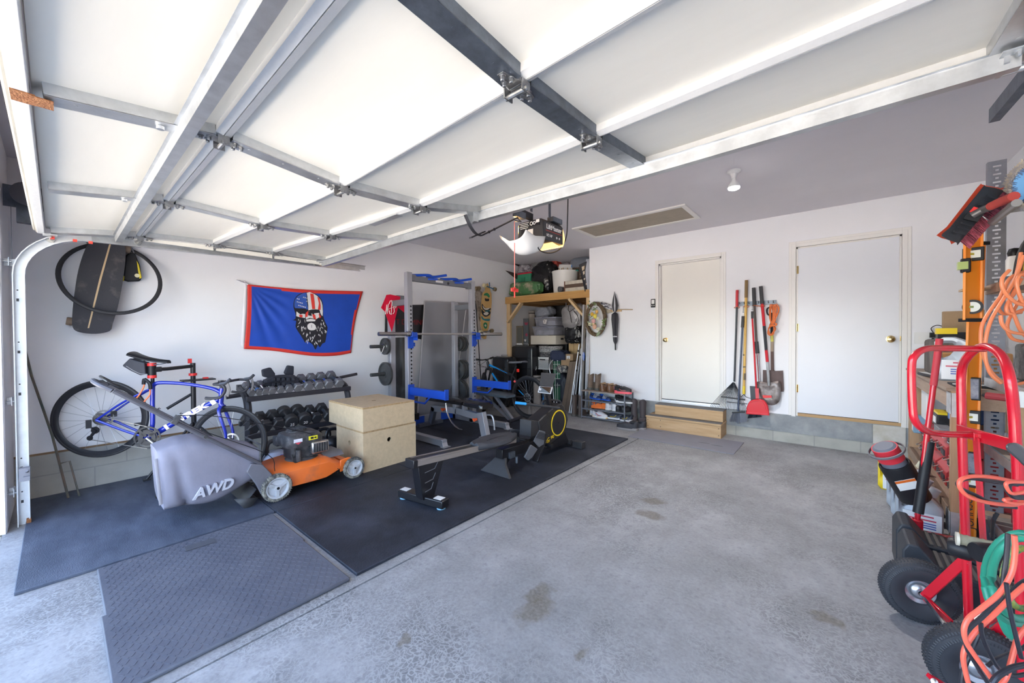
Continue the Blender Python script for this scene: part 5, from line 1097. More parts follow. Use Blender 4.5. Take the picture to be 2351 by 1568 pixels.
# front leg
lt = a+V((0, .05, -.03)); f = MB(); ft = V((RC, ra0.y+.06, .06))
f.loft([[V((RC+s*.045, y, z)) for s, y in ((-1, y0), (1, y0), (1, y1), (-1, y1))] for z, y0, y1 in ((.07, ra0.y+.06, ra0.y+.17), (a.z-.03, ra0.y+.02, ra0.y+.27))]); f.build('front_post', gl, ro, bevel=.003)
f = MB()
for z, w_ in ((.30, .16), (.22, .13), (.15, .10)): f.tube([V((RC+.046, ra0.y+.08, z-.02)), V((RC+.046, ra0.y+.08+w_*.6, z-.01)), V((RC+.046, ra0.y+.08+w_*.8, z+.035))], .003, 5)
f.build('panel_relief', mat('relief_grey', (.12, .12, .14), .4), ro)
ffc = hz(948, 1155, .045)
f = MB(); f.box((RC-.02, ra0.y+.105, .062), (.47, .085, .062), (0, 0, .18)); f.build('front_foot', gl, ro, bevel=.008)
for s in (-.18, .17):
    f = MB(); f.box((RC-.02+s, ra0.y+.105+s*.18, .095), (.075, .055, .002), (0, 0, .18)); f.build('foot_sticker', white_p, ro)
    f = MB(); f.cyl((RC-.02+s*1.1, ra0.y+.105+s*.2, .019), (RC-.02+s*1.1, ra0.y+.105+s*.2, .04), .035, 18); f.build('levelling_foot', mat('foot_clear', (.2, .4, .55), .2), ro)
# seat
sc0 = zo(340, 1045); f = MB()
rs_ = [];  L0 = zo(105, 1030).y; L1 = zo(580, 1080).y; sz = zo(340, 1050).z
for k in range(13):
    t = k/12; y = L0+(L1-L0)*t; w = (.112+.028*math.sin(PI*t))*(math.sin(PI*(.08+.84*t))**.45); rs_.append([V((RC+s*w, y, sz+z)) for s, z in ((-1, -.01), (-.95, .022), (-.5, .028+.01*(1-t)), (0, .018), (.5, .028+.01*(1-t)), (.95, .022), (1, -.01), (.8, -.03), (-.8, -.03))])
f.loft(rs_); f.build('seat', mat('seat_foam', (.050, .052, .062), .6, bump=.2, scale=40), ro, smooth=60)
f = MB(); f.b2((RN-.135, (L0+L1)/2-.10, a.z-.0), (RN-.0, (L0+L1)/2+.10, sz-.02)); f.build('seat_carriage', gl, ro, bevel=.004)
# middle frame, foot
m0 = zo(560, 1160); mf0 = zo(380, 1430, RN-.0)
f = MB(); f.bar((RC, m0.y-.18, m0.z), (RC, m0.y+.75, m0.z-.04), .09, .09); f.bar((RC, m0.y+.0, m0.z), (RC, mf0.y+.04, .06), .07, .055, (0, 1, 0)); f.build('main_frame', gl, ro, bevel=.004)
f = MB(); f.loft([[V((RC+s*w, y+d, z)) for s, d in ((-1, 0), (1, 0), (1, .03), (-1, .03))] for w, y, z in ((.19, mf0.y-.03, .022), (.09, mf0.y+.02, .12), (.06, mf0.y+.06, m0.z-.04))]); f.build('middle_foot', gm, ro, bevel=.003)
f = MB(); f.cyl((RC+.09, m0.y-.02, m0.z-.05), (RC+.09, m0.y-.02, m0.z-.11), .014, 10); f.box((RC+.05, m0.y-.05, m0.z-.03), (.03, .08, .06)); f.build('fold_latch', galv_dark, ro)
# flywheel housing
HP = [(850, 795), (900, 745), (1040, 620), (1130, 575), (1160, 600), (1190, 680), (1215, 770), (1190, 890), (1160, 965), (1060, 1030), (930, 1140), (905, 1120), (880, 1000)]
hp = [zo(x, y, RN+.03) for x, y in HP]; f = MB(); f.add([p+V((-.0, 0, 0)) for p in hp]+[p+V((-.16, 0, 0)) for p in hp], [tuple(range(13))[::-1], tuple(range(13, 26))]+[(i, (i+1) % 13, 13+(i+1) % 13, 13+i) for i in range(13)])
hous = f.build('flywheel_housing', mat('housing_black', (.018, .017, .02), .42), ro, bevel=.012)
f = MB(); fc = zo(1092, 815, RN+.033); RR = (zo(1092, 657, RN+.033)-zo(1092, 978, RN+.033)).length/2
f.lathe([(RR*.90, 0), (RR*.90, .004), (RR, .004), (RR, 0)], fc, (1, 0, 0), 56, closed=True); f.build('yellow_ring', mat('ring_yellow', (.85, .62, .02), .4), hous)
f = MB(); f.lathe([(RR*.89, 0), (RR*.89, .002), (0, .004)], fc, (1, 0, 0), 48); f.lathe([(.008, .004), (.008, .008), (0, .008)], fc, (1, 0, 0), 10); f.build('wheel_cover', gl, hous)
f = MB()
for (p, q) in (((900, 780), (960, 735)), ((890, 865), (955, 820)), ((885, 935), (930, 905))): f.bar(zo(*p, RN+.033), zo(*q, RN+.033), .006, .003, (1, 0, 0))
f.build('vent_ridges', gm, hous)
ym = MC['ring_yellow']; qd = (zo(1030, 990, RN+.03)-zo(930, 1050, RN+.03)).normalized()
text('model_lettering', 'RC 90', .05, ym, fr(zo(985, 1012, RN+.0325), qd, (1, 0, 0)), hous, bold=.001, sx=1.3); text('small_lettering', 'rower', .025, ym, fr(zo(965, 1052, RN+.0325), qd, (1, 0, 0)), hous)
# handle cradle, handle, console
f = MB(); f.loft([[V((RC+s*.075, y, z)) for s, y, z in ((-1, y0, z0), (1, y0, z0), (1, y1, z1), (-1, y1, z1))] for (y0, z0), (y1, z1) in (((zo(740, 785).y, zo(740, 785).z), (zo(850, 790).y, zo(850, 790).z)), ((zo(735, 985).y, zo(735, 985).z), (zo(835, 965).y, zo(835, 965).z)))]); f.build('front_cover', gm, ro, bevel=.004)
f = MB(); ha0, ha1 = zo(690, 580, RC), zo(1105, 630, RN+.12); f.tube([ha0, ha1], .014, 10); f.build('handle', gm, ro); f = MB(); f.tube([zo(560, 565, RC-.06), ha0], .015, 10); f.build('handle_tip', mat('tip_blue', (.03, .35, .8), .4), ro)
f = MB(); f.tube([zo(880, 590, RC-.06), zo(920, 535, RC-.06), zo(1090, 540, RC-.04), zo(1130, 590, RC-.03)], .013, 8, smooth=4); f.build('handle_holder', gm, ro)
f = MB(); f.bar(zo(1000, 640, RC), zo(960, 470, RC), .05, .03, (1, 0, 0)); f.build('console_post', gl, ro)
cs = [zo(880, 190, RC-.05), zo(1065, 205, RC+.02), zo(1020, 365, RC+.06), zo(860, 350, RC-.08)]
f = MB(); outline_slab(f, cs, (.5, -.9, .2), .012); f.build('console_back', gm, ro, bevel=.002); tq = (cs[0]+cs[1]+cs[2]+cs[3])/4
text('brand_mark', 'FitRx', .03, wt, fr(tq+V((.006, -.010, .0)), cs[1]-cs[0], V((.5, -.9, .2))), ro, bold=.001)
cs = [zo(855, 360, RC-.08), zo(1020, 372, RC+.06), zo(1000, 460, RC+.07), zo(835, 440, RC-.09)]; c0 = sum(cs, V())/4
f = MB(); outline_slab(f, cs, (.5, -.8, .4), .02); cb_ = f.build('console', mat('console_silver', (.62, .63, .68), .35, .2), ro, bevel=.006)
f = MB(); nn_ = V((.5, -.8, .4)).normalized()*.0112; outline_slab(f, [c0+(p-c0)*.86+nn_ for p in cs], nn_, .002); f.build('console_face', gl, cb_); f = MB(); outline_slab(f, [c0+(p-c0)*.5+nn_*1.12 for p in cs], nn_, .002); f.build('display', mat('lcd_mauve', (.28, .26, .34), .3), cb_)
f = MB()
for k in range(3): f.box(c0+(cs[1]-cs[0])*.38+(cs[2]-cs[1])*(k-1)*.24+nn_*1.2, (.015, .008, .008))
f.lathe([(.014, 0), (.014, .002), (0, .002)], c0-(cs[1]-cs[0])*.36+nn_*1.1, nn_, 12); f.build('console_buttons', mat('button_grey', (.4, .4, .45), .5), cb_)
# pedals
def pedal(P, X, nm):
    p = thing(nm, None, None); p.parent = ro
    f = MB(); q = [zo(x, y, X) for x, y in P]; outline_slab(f, q, (.75, -.6, .3), .02); f.build('foot_plate', mat('pedal_grey', (.11, .12, .14), .55), p, bevel=.004)
    f = MB(); c0 = sum(q, V())/len(q)
    for k in range(5): f.bar(q[0].lerp(q[-1], .15+.12*k)+V((.01, -.008, .0)), q[1].lerp(q[2], .15+.12*k)+V((.01, -.008, .0)), .006, .006)
    f.build('grip_ridges', gm, p)
pedal([(500, 890), (610, 900), (600, 1030), (480, 1010)], RC-.13, 'pedal'); pedal([(855, 905), (928, 925), (910, 1080), (850, 1120), (780, 1040)], RN+.15, 'pedal')
f = MB(); q = [zo(x, y, RN+.15) for x, y in [(745, 1085), (830, 1140), (760, 1250), (715, 1285), (665, 1240), (700, 1170)]]; outline_slab(f, q, (.75, -.6, .3), .05); f.build('heel_cup', mat('pedal_grey', (.11, .12, .14), .55), ro, bevel=.008)
f = MB(); f.bar(zo(930, 950, RN+.10), zo(805, 1295, RN+.10), .03, .07, (1, 0, 0)); f.build('pedal_bracket', gl, ro, bevel=.004)
f = MB(); f.tube([(RC-.2, m0.y+.38, .20), (RC+.24, m0.y+.38, .20)], .018, 10); f.build('pedal_axle', gl, ro)
# rear foot
f = MB(); q0, q1 = zo(1150, 960, RN+.02), zo(1215, 1050, RN+.02); f.loft([[V((RC+s*.07, y, z)) for s in (-1, 1) for y, z in (((q0.y-.25, z_), (q0.y+.05+dy, z_)) if s < 0 else ((q0.y+.05+dy, z_), (q0.y-.25, z_)))] for z_, dy in ((.24, 0), (.08, .10))]); f.build('rear_stand', gl, ro, bevel=.004)
rfy = 3.95
f = MB(); f.tube([(RC-.22, rfy, .06), (RC+.10, rfy, .06)], .032, 12); f.build('rear_foot', gl, ro); 

for x_, d_ in ((.17, .13), (-.25, .09)): f = MB(); f.box((RC+x_, rfy, .06), (d_, .085, .078)); f.build('foot_cap', gm, ro, bevel=.006)
f = MB(); f.cyl((RC+.05, rfy-.04, .08), (RC+.09, rfy-.04, .08), .03, 14); f.build('transport_wheel', gm, ro)
# ================================================================ storage loft and the things around it
pine = wood('pine_light', (.74, .56, .33), (.60, .40, .2), 'z'); pinex = wood('pine_beam', (.58, .33, .11), (.46, .24, .07), 'x'); piney = wood('pine_joist', (.42, .25, .11), (.30, .17, .07), 'y')
za = lambda x, y, Y: ony(1150+x/6.532, 560+y/6.532, Y); zb = lambda x, y, Y: ony(1140+x/7.126, 760+y/7.126, Y)
lo_ = thing('storage_loft', 'pine timber storage loft on posts filling the alcove', 'loft')
LY = 5.84; zt_, zb_ = 2.115, 1.995; lx0, lx1 = XL+.01, XA-.005
f = MB(); f.b2((lx0, LY, zb_), (lx1, LY+.04, zt_)); f.build('front_beam', pinex, lo_)
f = MB(); f.b2((lx0, XA*0+YA-.05, zb_), (lx1, YA-.01, zt_)); f.build('back_beam', pinex, lo_)
for k in range(5):
    x = lx0+.02+(lx1-lx0-.04)*k/4; f = MB(); f.b2((x-.02, LY+.04, zb_), (x+.02, YA-.05, zt_-.015)); f.build('joist', piney, lo_)
f = MB(); f.b2((lx0, LY+.0, zt_), (lx1, YA-.01, zt_+.014)); f.build('deck_board', wood('loft_plywood', (.62, .42, .2), (.5, .3, .12), 'x'), lo_)
for x in (lx0+.045, lx1-.045):
    f = MB(); f.b2((x-.045, LY+.04, 0), (x+.045, LY+.09, zb_+.03)); f.build('post', pine, lo_)
    s = 1 if x < -4 else -1
    f = MB(); f.bar((x+s*.01, LY+.02, 1.62), (x+s*.36, LY+.02, 1.99), .038, .09, (0, 1, 0)); f.build('brace', pine, lo_)
ZD = zt_+.014
# ---- bags made of crumpled plastic
from mathutils import noise as mnoise
def crumple(c, d, m, name, seed=0, amp=.12, n=34, sq=.62, freq=5, parent=None, base=None):
    random.seed(seed); ph = [(random.uniform(2, freq), random.uniform(2, freq), random.uniform(2, freq), random.uniform(0, 6)) for _ in range(7)]
    def g(p):
        q = V((math.copysign(abs(p.x)**sq, p.x), math.copysign(abs(p.y)**sq, p.y), math.copysign(abs(p.z)**sq, p.z)))
        k = sum(math.sin(a*p.x+b*p.y*1.3+e*p.z+t) for a, b, e, t in ph)/7
        k2 = sum(abs(math.sin(2.3*a*p.x-1.9*b*p.z+e*p.y+t)) for a, b, e, t in ph)/7-.5
        o = V((seed*3.1, seed*1.7, 0)); r1 = 1-2*abs(mnoise.noise(p*3.2+o)); r2 = 1-2*abs(mnoise.noise(p*7.5+o))
        return q*(1+amp*k+amp*.8*k2+amp*.55*(r1-.5)+amp*.3*(r2-.5))
    f = MB(); f.ell((0, 0, 0), [x/2 for x in d], n*2, n, f=g)
    zmin = min(v[2] for v in f.v)
    if base is not None: f.v = [(x+c[0], y+c[1], z-zmin+base) for x, y, z in f.v]
    else: f.v = [(x+c[0], y+c[1], z+c[2]) for x, y, z in f.v]
    return f.build(name, m, parent, smooth=60)
trash = mat('trash_bag_black', (.012, .012, .014), .22, bump=.9, scale=6, bscale=16)
def rect(p0, p1, Y): a, b = za(*p0, Y), za(*p1, Y); return (a+b)/2, abs(b.x-a.x), abs(b.z-a.z)
def abag(name, label, cat, p0, p1, Y, dy, m, seed, amp=.12, base=ZD, group=None, **k):
    c, w_, h = rect(p0, p1, Y); c.y = Y+dy/2
    return tag(crumple(c, (w_, dy, h), m, name, seed, amp, base=base, **k), label, cat, group)
def abox(name, label, cat, p0, p1, Y, dy, m, base=None, group=None, rz=0, taper=1.0, bev=.006):
    c, w_, h = rect(p0, p1, Y); z0 = base if base is not None else c.z-h/2; h = (c.z+h/2)-z0
    r = thing(name, label, cat, (c.x, Y+dy/2, z0), rz, group)
    f = MB(); f.loft([[V((x*s, y*s, z)) for x, y in rpoly(w_, dy, min(.02, w_*.1), 2)] for s, z in ((taper, 0), (1, h))]); f.build('body', m, r, bevel=bev); r['_w'] = 0
    del r['_w']; return r, w_, dy, h
G3 = 'bulging bags on the storage loft'
abag('soil_bag', 'printed green garden soil bag at the left front of the loft', 'bag', (95, 620), (560, 775), 5.86, .22, mat('soil_bag_green', (.06, .17, .06), .4, col2=(.35, .30, .22), scale=5, bump=.5, cut=(.55, .66)), 11, .13)
r, w_, dy, h = abox('storage_tote', 'green plastic tote with a red lid rim behind the soil bag', 'tote', (215, 465), (450, 640), 6.10, .4, mat('tote_green', (.03, .22, .12), .4), base=ZD, taper=.93)
f = MB(); f.box((0, 0, h+.005), (w_+.03, dy+.03, .03)); f.build('lid', mat('lid_red', (.45, .015, .04), .4), r, bevel=.005); f = MB(); f.box((0, -dy/2-.002, h*.55), (.10, .008, h*.6)); f.build('embossed_panel', mat('tote_green_dark', (.02, .17, .09), .4), r)
top_ = ZD+h+.02
abag('plastic_bag', 'small pale plastic bag of odds and ends on the green tote', 'bag', (235, 372), (425, 470), 6.12, .3, mat('clear_bag', (.55, .53, .56), .3, col2=(.1, .08, .1), scale=14, bump=.8), 21, .2, base=top_)
for k, (p, q) in enumerate((((190, 305), (410, 362)), ((65, 408), (215, 480)))):
    a, b = [onx(1150+t[0]/6.532, 560+t[1]/6.532, XL+.10) for t in (p, q)]; f = MB(); f.prism([(0, .012), (.12, -.012), ((b-a).length, -.05), ((b-a).length+.5, -.05), ((b-a).length+.5, .05), ((b-a).length, .05), (.12, .03)], .02, a, (b-a), (.2, .02, 1)); tag(f.build('dark_slat', mat('slat_brown', (.05, .03, .028), .5)), ('upper' if k == 0 else 'lower')+' dark pointed slat sticking out left of the loft pile', 'slat', 'dark slats at the back of the loft')
abag('trash_bag', 'tall glossy black trash bag standing in the middle of the loft', 'bag', (430, 310), (740, 760), 6.08, .40, trash, 31, .10, group=G3)
abag('grey_sack', 'grey fabric sack on top of the black trash bag', 'sack', (425, 262), (640, 330), 6.2, .35, mat('sack_grey', (.16, .16, .165), .7, bump=.5, scale=8), 32, .1, base=ZD+.585)
abag('red_sack', 'faded red fabric bundle beside the grey sack on the loft', 'bundle', (590, 268), (815, 345), 6.3, .3, mat('sack_red', (.48, .07, .05), .7, bump=.6, scale=10), 33, .15, base=ZD+.565)
# white bucket
c, w_, h = rect((700, 452), (1042, 745), 5.95)
bk = thing('bucket', 'large white plastic bucket with teal handles on the loft', 'bucket', (c.x, 5.92+w_/2, ZD)); R0 = w_/2
f = MB(); f.lathe([(R0*.86, 0), (R0*.97, h-.03), (R0*.98, h), (R0*1.02, h), (R0*1.02, h+.012), (R0*.95, h+.012), (R0*.93, h-.02), (R0*.84, .01), (0, .01)], (0, 0, 0), (0, 0, 1), 40); f.build('pail', mat('bucket_white', (.72, .71, .69), .5), bk)
f = MB(); f.tube([(-R0*1.02, -.04, h), (-R0*1.12, 0, h+.01), (-R0*1.02, .04, h)], .008, 6, smooth=3); f.tube([(R0*1.02, -.04, h), (R0*1.12, 0, h+.01), (R0*1.02, .04, h)], .008, 6, smooth=3); f.build('rope_handle', mat('rope_teal', (.05, .45, .40), .7), bk)
random.seed(4)
f = MB()
for k in range(9): x = random.uniform(-.1, .1); f.tube([(x, random.uniform(-.08, .05), h-.02), (x+random.uniform(-.06, .06), -.05, h+random.uniform(.03, .09))], .007, 5)
tag(f.build('stick_bundle', mat('stick_tan', (.45, .28, .14), .8)), 'short tan sticks poking out of the white bucket', 'sticks').location = (c.x, 5.92+w_/2, ZD)
abag('quilted_bundle', 'lavender and grey wrapped quilt bundle behind the white bucket', 'bundle', (765, 255), (1010, 400), 6.45, .45, mat('quilt', (.42, .37, .42), .6, col2=(.25, .25, .28), scale=5, bump=.6), 41, .12, base=ZD+.42)
r, w_, dy, h = abox('white_package', 'white wrapped package with a blue corner on the quilt bundle', 'package', (850, 325), (1060, 395), 6.3, .3, mat('package_white', (.68, .67, .66), .5, bump=.4, scale=8), rz=.1); r.rotation_euler.y = .12
f = MB(); f.box((w_/2-.02, 0, h-.03), (.04, dy+.004, .05)); f.build('blue_corner', mat('blue_print', (.03, .2, .6), .5), r)
r, w_, dy, h = abox('wooden_crate', 'low crate with white top and bottom and a brown stripe at the loft edge', 'crate', (955, 562), (1265, 712), 5.87, .28, mat('crate_cream', (.62, .57, .48), .6, var=.2, scale=20), base=ZD)
f = MB(); f.box((0, -.0, h*.5), (w_+.002, dy+.004, h*.34)); f.build('brown_band', mat('band_brown', (.10, .06, .04), .5), r); f = MB(); f.box((-w_/2-.002, 0, h/2), (.012, dy+.005, h)); f.build('metal_edge', mat('edge_brown', (.25, .1, .06), .4, .3), r)
r, w_, dy, h = abox('wicker_box', 'dark speckled woven box standing behind the low crate', 'box', (1062, 360), (1235, 565), 6.3, .3, mat('woven_dark', (.06, .04, .03), .7, col2=(.32, .26, .2), scale=60, cut=(.5, .6), bump=.4), base=ZD)
abag('bedding_bag', 'big blue-grey bedding bag squeezed under the ceiling at the alcove corner', 'bag', (985, 160), (1345, 360), 6.3, .5, mat('bedding_blue', (.17, .19, .235), .45, var=.3, scale=5, bump=.6, bscale=9), 51, .03, base=ZD+.40)
r = thing('camera_cylinder', 'small grey cylindrical lamp head in front of the white bucket', 'lamp head', za(870, 660, 5.87)); r.location.z = ZD+.055
f = MB(); f.lathe([(.030, -.11), (.045, -.10), (.054, -.03), (.054, 0), (.046, .004), (.044, -.02), (.018, -.03), (0, -.03)], (0, 0, 0), (-.5, -.85, 0), 24); f.build('shell', mat('cyl_grey', (.16, .17, .19), .4, .2), r)
f = MB(); f.box((.07, .04, -.015), (.07, .06, .08)); f.build('mount', blackp, r)
# poster boards leaning at the corner
P = [za(1170, 315, 5.86), za(1290, 262, 5.90), za(1300, 690, 5.88), za(1262, 715, 5.84)]
pbd = thing('game_box', 'black printed flat box leaning at the right edge of the loft', 'box'); f = MB(); outline_slab(f, P, (.35, -1, 0), .03); f.build('box', mat('print_dark', (.03, .03, .035), .4), pbd)
f = MB()
for k, (u, v, a, b) in enumerate(((.3, .12, .4, .12), (.35, .3, .3, .1), (.3, .55, .35, .05), (.6, .75, .4, .05))):
    q = lambda s, t: (P[0].lerp(P[1], s)).lerp(P[3].lerp(P[2], s), t)+V((.006, -.017, 0)); f.add([q(u, v), q(u+a, v), q(u+a*.8, v+b), q(u, v+b*1.2)], [(0, 1, 2, 3)])
f.build('print', mat('print_pale', (.65, .62, .55), .5, col2=(.5, .3, .1), scale=20), pbd)
P = [za(1280, 228, 5.90), za(1325, 225, 5.90), za(1325, 690, 5.88), za(1300, 690, 5.86), za(1265, 420, 5.88)]; f = MB(); outline_slab(f, P, (.2, -1, 0), .02); tag(f.build('foam_board', mat('foam_grey', (.42, .44, .5), .5)), 'pale grey foam board behind the printed game box', 'board')
# ================================================================ under the loft
YU = 6.35
r, w_, dy, h = abox('tall_cabinet', 'tall black plastic cabinet at the back of the alcove', 'cabinet', (700, 935), (985, 1500), 6.62, .45, mat('cabinet_black', (.008, .008, .01), .4), base=0)
f = MB(); f.box((-.0, -dy/2-.005, h-.09), (.12, .01, .015)); f.build('handle', chrome, r)
f = MB(); f.b2((-.005, -dy/2-.003, .02), (.005, -dy/2, h-.02)); f.build('door_gap', blackm, r)
SH = []
def suit(label, x0, x1, y0, ybot, Y, d, s):
    a, b = ony(x0, y0, Y), ony(x1, y0, Y); w_ = b.x-a.x; h = a.z-.03
    r = thing('suitcase', label, 'suitcase', ((a.x+b.x)/2, Y+d/2, 0), group='black hard-shell suitcases'); m = mat('suitcase_shell', (.012, .012, .016), .3, coat=.25)
    f = MB(); f.loft([[V((x*s_, y, .04+(h)/2+z*s_)) for x, z in rpoly(w_, h, .06, 5)] for s_, y in ((.93, -d/2), (.985, -d/2+.012), (1, -d/2+.04), (1, d/2-.04), (.985, d/2-.012), (.93, d/2))]); sh = f.build('shell', m, r, smooth=40)
    f = MB()
    for k in range(4): zz = .04+h*(.22+.19*k); f.box((0, -d/2-.003, zz), (w_*.86, .01, .012))
    for sx in (-.3, .3): f.box((w_*sx, -d/2-.003, .04+h/2), (.012, .010, h*.86))
    f.build('ribs', m, r, bevel=.003)
    f = MB(); f.b2((-w_/2-.003, -.006, .05), (w_/2+.003, .006, .04+h+.003)); f.build('zip_line', blackm, r)
    f = MB(); f.tube([(-.07, 0, h+.035), (-.07, 0, h+.075), (.07, 0, h+.075), (.07, 0, h+.035)], .009, 6); f.build('top_handle', chrome, r)
    f = MB(); f.box((w_/2+.006, -.02, .04+h*.6), (.012, .02, .08)); f.build('side_handle', chrome, r)
    for sx in (-1, 1):
        for sy in (-1, 1): f = MB(); f.cyl((sx*(w_/2-.06)-.012, sy*(d/2-.06), .024), (sx*(w_/2-.06)+.012, sy*(d/2-.06), .024), .024, 14); f.build('caster', blackp, r)
    return r
suit('smaller black ribbed suitcase standing left under the loft', 1130, 1166, 820, 0, 5.42, .26, 1)
s2_ = suit('larger black ribbed suitcase standing in the middle under the loft', 1173, 1221, 795, 0, 5.94, .30, 1)
s3_ = suit('second large black suitcase mostly hidden behind the larger one', 1203, 1229, 797, 0, 6.30, .26, 1)
# sign and picture on top of the suitcases, leaning on the left wall
r = thing('picture_frame', 'small dark framed board standing on the black suitcase', 'picture frame', za(285, 1510, 6.08)); r.location.z = ony(1195, 795, 6.02).z+.03
f = MB(); f.box((0, 0, .19), (.17, .02, .38)); f.build('frame', mat('frame_oak', (.2, .16, .11), .5), r); f = MB(); f.box((.005, -.011, .19), (.13, .004, .33)); f.build('panel', mat('frame_panel', (.12, .12, .11), .6), r); f = MB(); f.box((.0, -.013, .015), (.14, .01, .03)); f.build('ledge', white_p, r)
r = thing('wooden_sign', 'dark grey upright sign with red letters and a white heart', 'sign', za(378, 1500, 6.12)); r.location.z = ony(1195, 795, 6.02).z+.03
f = MB(); f.box((0, 0, .26), (.13, .018, .54)); f.build('board', mat('sign_board', (.09, .105, .12), .7), r)
text('red_letter', 'w', .12, mat('sign_red', (.4, .03, .07), .6), fr((.015, -.011, .43), (1, 0, 0), (0, -1, 0)), r, bold=.003); text('red_letter', 'e', .12, MC['sign_red'], fr((.02, -.011, .21), (1, 0, 0), (0, -1, 0)), r, bold=.003)
f = MB(); f.prism([(0, -.028), (.026, .008), (.02, .025), (.008, .026), (0, .014), (-.008, .026), (-.02, .025), (-.026, .008)], .003, (-.015, -.0095, .085), (1, 0, 0), (0, 0, 1)); f.build('white_heart', white_p, r)
# rolled rug, upright behind totes; lower roll on the floor
for nm, lb, x, y0, y1, Y, R, base in (('rolled_rug', 'beige rolled rug standing upright left of the clear totes', 1221, 715, 870, 6.55, .068, None), ('rolled_rug', 'beige rolled rug standing on the floor behind the bicycle wheel', 1233, 862, 960, 6.0, .075, 0)):
    a = ony(x, y0, Y); b = V((a.x, Y, 0)); f = MB(); r = thing(nm, lb, 'rug', (0, 0, 0), group='beige rolled rugs')
    f.tube([b, a], R, 20); f.build('roll', mat('rug_beige', (.42, .38, .35), .85, bump=.3, scale=30), r); f = MB(); f.lathe([(R*1.01, -.05), (R*1.01, -.03)], a, (0, 0, 1), 20); f.build('band', blackp, r)
    f = MB(); f.lathe([(R*.9, .001), (R*.55, .002), (R*.5, .002)], a, (0, 0, 1), 20); f.build('roll_end', MC['rug_beige'], r)
# stack: bottom to top
r, w_, dy, h = abox('cardboard_box', 'dark plain box under the lattice basket', 'box', (560, 2045), (760, 2500), 6.2, .34, mat('box_navy', (.025, .03, .045), .6), base=0)
c, w_, h = rect((648, 1810), (905, 2005), 6.15) if False else ((zb(650, 430, 6.15)+zb(860, 625, 6.15))/2, abs(zb(860, 0, 6.15).x-zb(650, 0, 6.15).x), abs(zb(650, 430, 6.15).z-zb(650, 625, 6.15).z))
lb = thing('lattice_basket', 'white plastic lattice basket with a dark slot handle', 'basket', (c.x, 6.15+.14, c.z-h/2))
f = MB(); pw = white_p
for s, (ux, uy), (ox, oy) in ((w_, (1, 0), (0, -.14)), (.28, (0, 1), (w_/2, 0)), (w_, (1, 0), (0, .14)), (.28, (0, 1), (-w_/2, 0))):
    o = V((ox, oy, 0)); u = V((ux, uy, 0)); nd = 9
    for k in range(-nd, nd+1):
        for sg in (-1, 1):
            x0 = -s/2; pts_ = []
            for t in range(9):
                z = h*t/8; x = k*s/nd+sg*(z-h/2); pts_.append((x, z))
            seg = [(x, z) for x, z in pts_ if -s/2 <= x <= s/2]
            if len(seg) > 1: a, b = seg[0], seg[-1]; f.bar(o+u*a[0]+V((0, 0, a[1])), o+u*b[0]+V((0, 0, b[1])), .007, .004, u.cross(V((0, 0, 1))))
    for zz in (.006, h-.02): f.bar(o-u*(s/2)+V((0, 0, zz)), o+u*(s/2)+V((0, 0, zz)), .008, .02 if zz < .1 else .04, (0, 0, 1))
    for sx in (-s/2, s/2): f.bar(o+u*sx, o+u*sx+V((0, 0, h)), .012, .012)
f.build('lattice', pw, lb); f = MB(); f.box((-.0, -.146, h*.80), (w_*.42, .006, .022)); f.build('slot', blackp, lb); f = MB(); f.box((0, 0, h*.45), (w_-.03, .25, h*.85)); f.build('contents', mat('contents_grey', (.3, .3, .34), .8), lb)
zl = c.z+h/2
a, b = zb(665, 245, 6.2), zb(985, 420, 6.2); Rr = (b.x-a.x)/2
rb2 = thing('rope_basket', 'round black and white woven rope basket on the lattice basket', 'basket', ((a.x+b.x)/2, 6.2+Rr*.6, zl+.002)); hh = a.z-zl
for k in range(7):
    f = MB(); z = hh*(k+.5)/7; f.lathe([(Rr*(.92+.07*k/6)-.01, z-hh/15), (Rr*(.94+.07*k/6), z-hh/18), (Rr*(.96+.07*k/6)+.004, z), (Rr*(.94+.07*k/6), z+hh/18), (Rr*(.92+.07*k/6)-.01, z+hh/15)], (0, 0, 0), (0, 0, 1), 40); f.build('rope_coil', mat('rope_white', (.6, .6, .6), .8, col2=(.12, .12, .13), scale=55, cut=(.5, .58)) if k > 2 else mat('rope_black', (.08, .08, .09), .8, col2=(.5, .5, .5), scale=55, cut=(.52, .6)), rb2)
f = MB(); f.lathe([(Rr*.9, hh-.01), (0, hh-.02)], (0, 0, 0), (0, 0, 1), 30); f.build('filling', mat('filling_grey', (.4, .4, .43), .8), rb2)
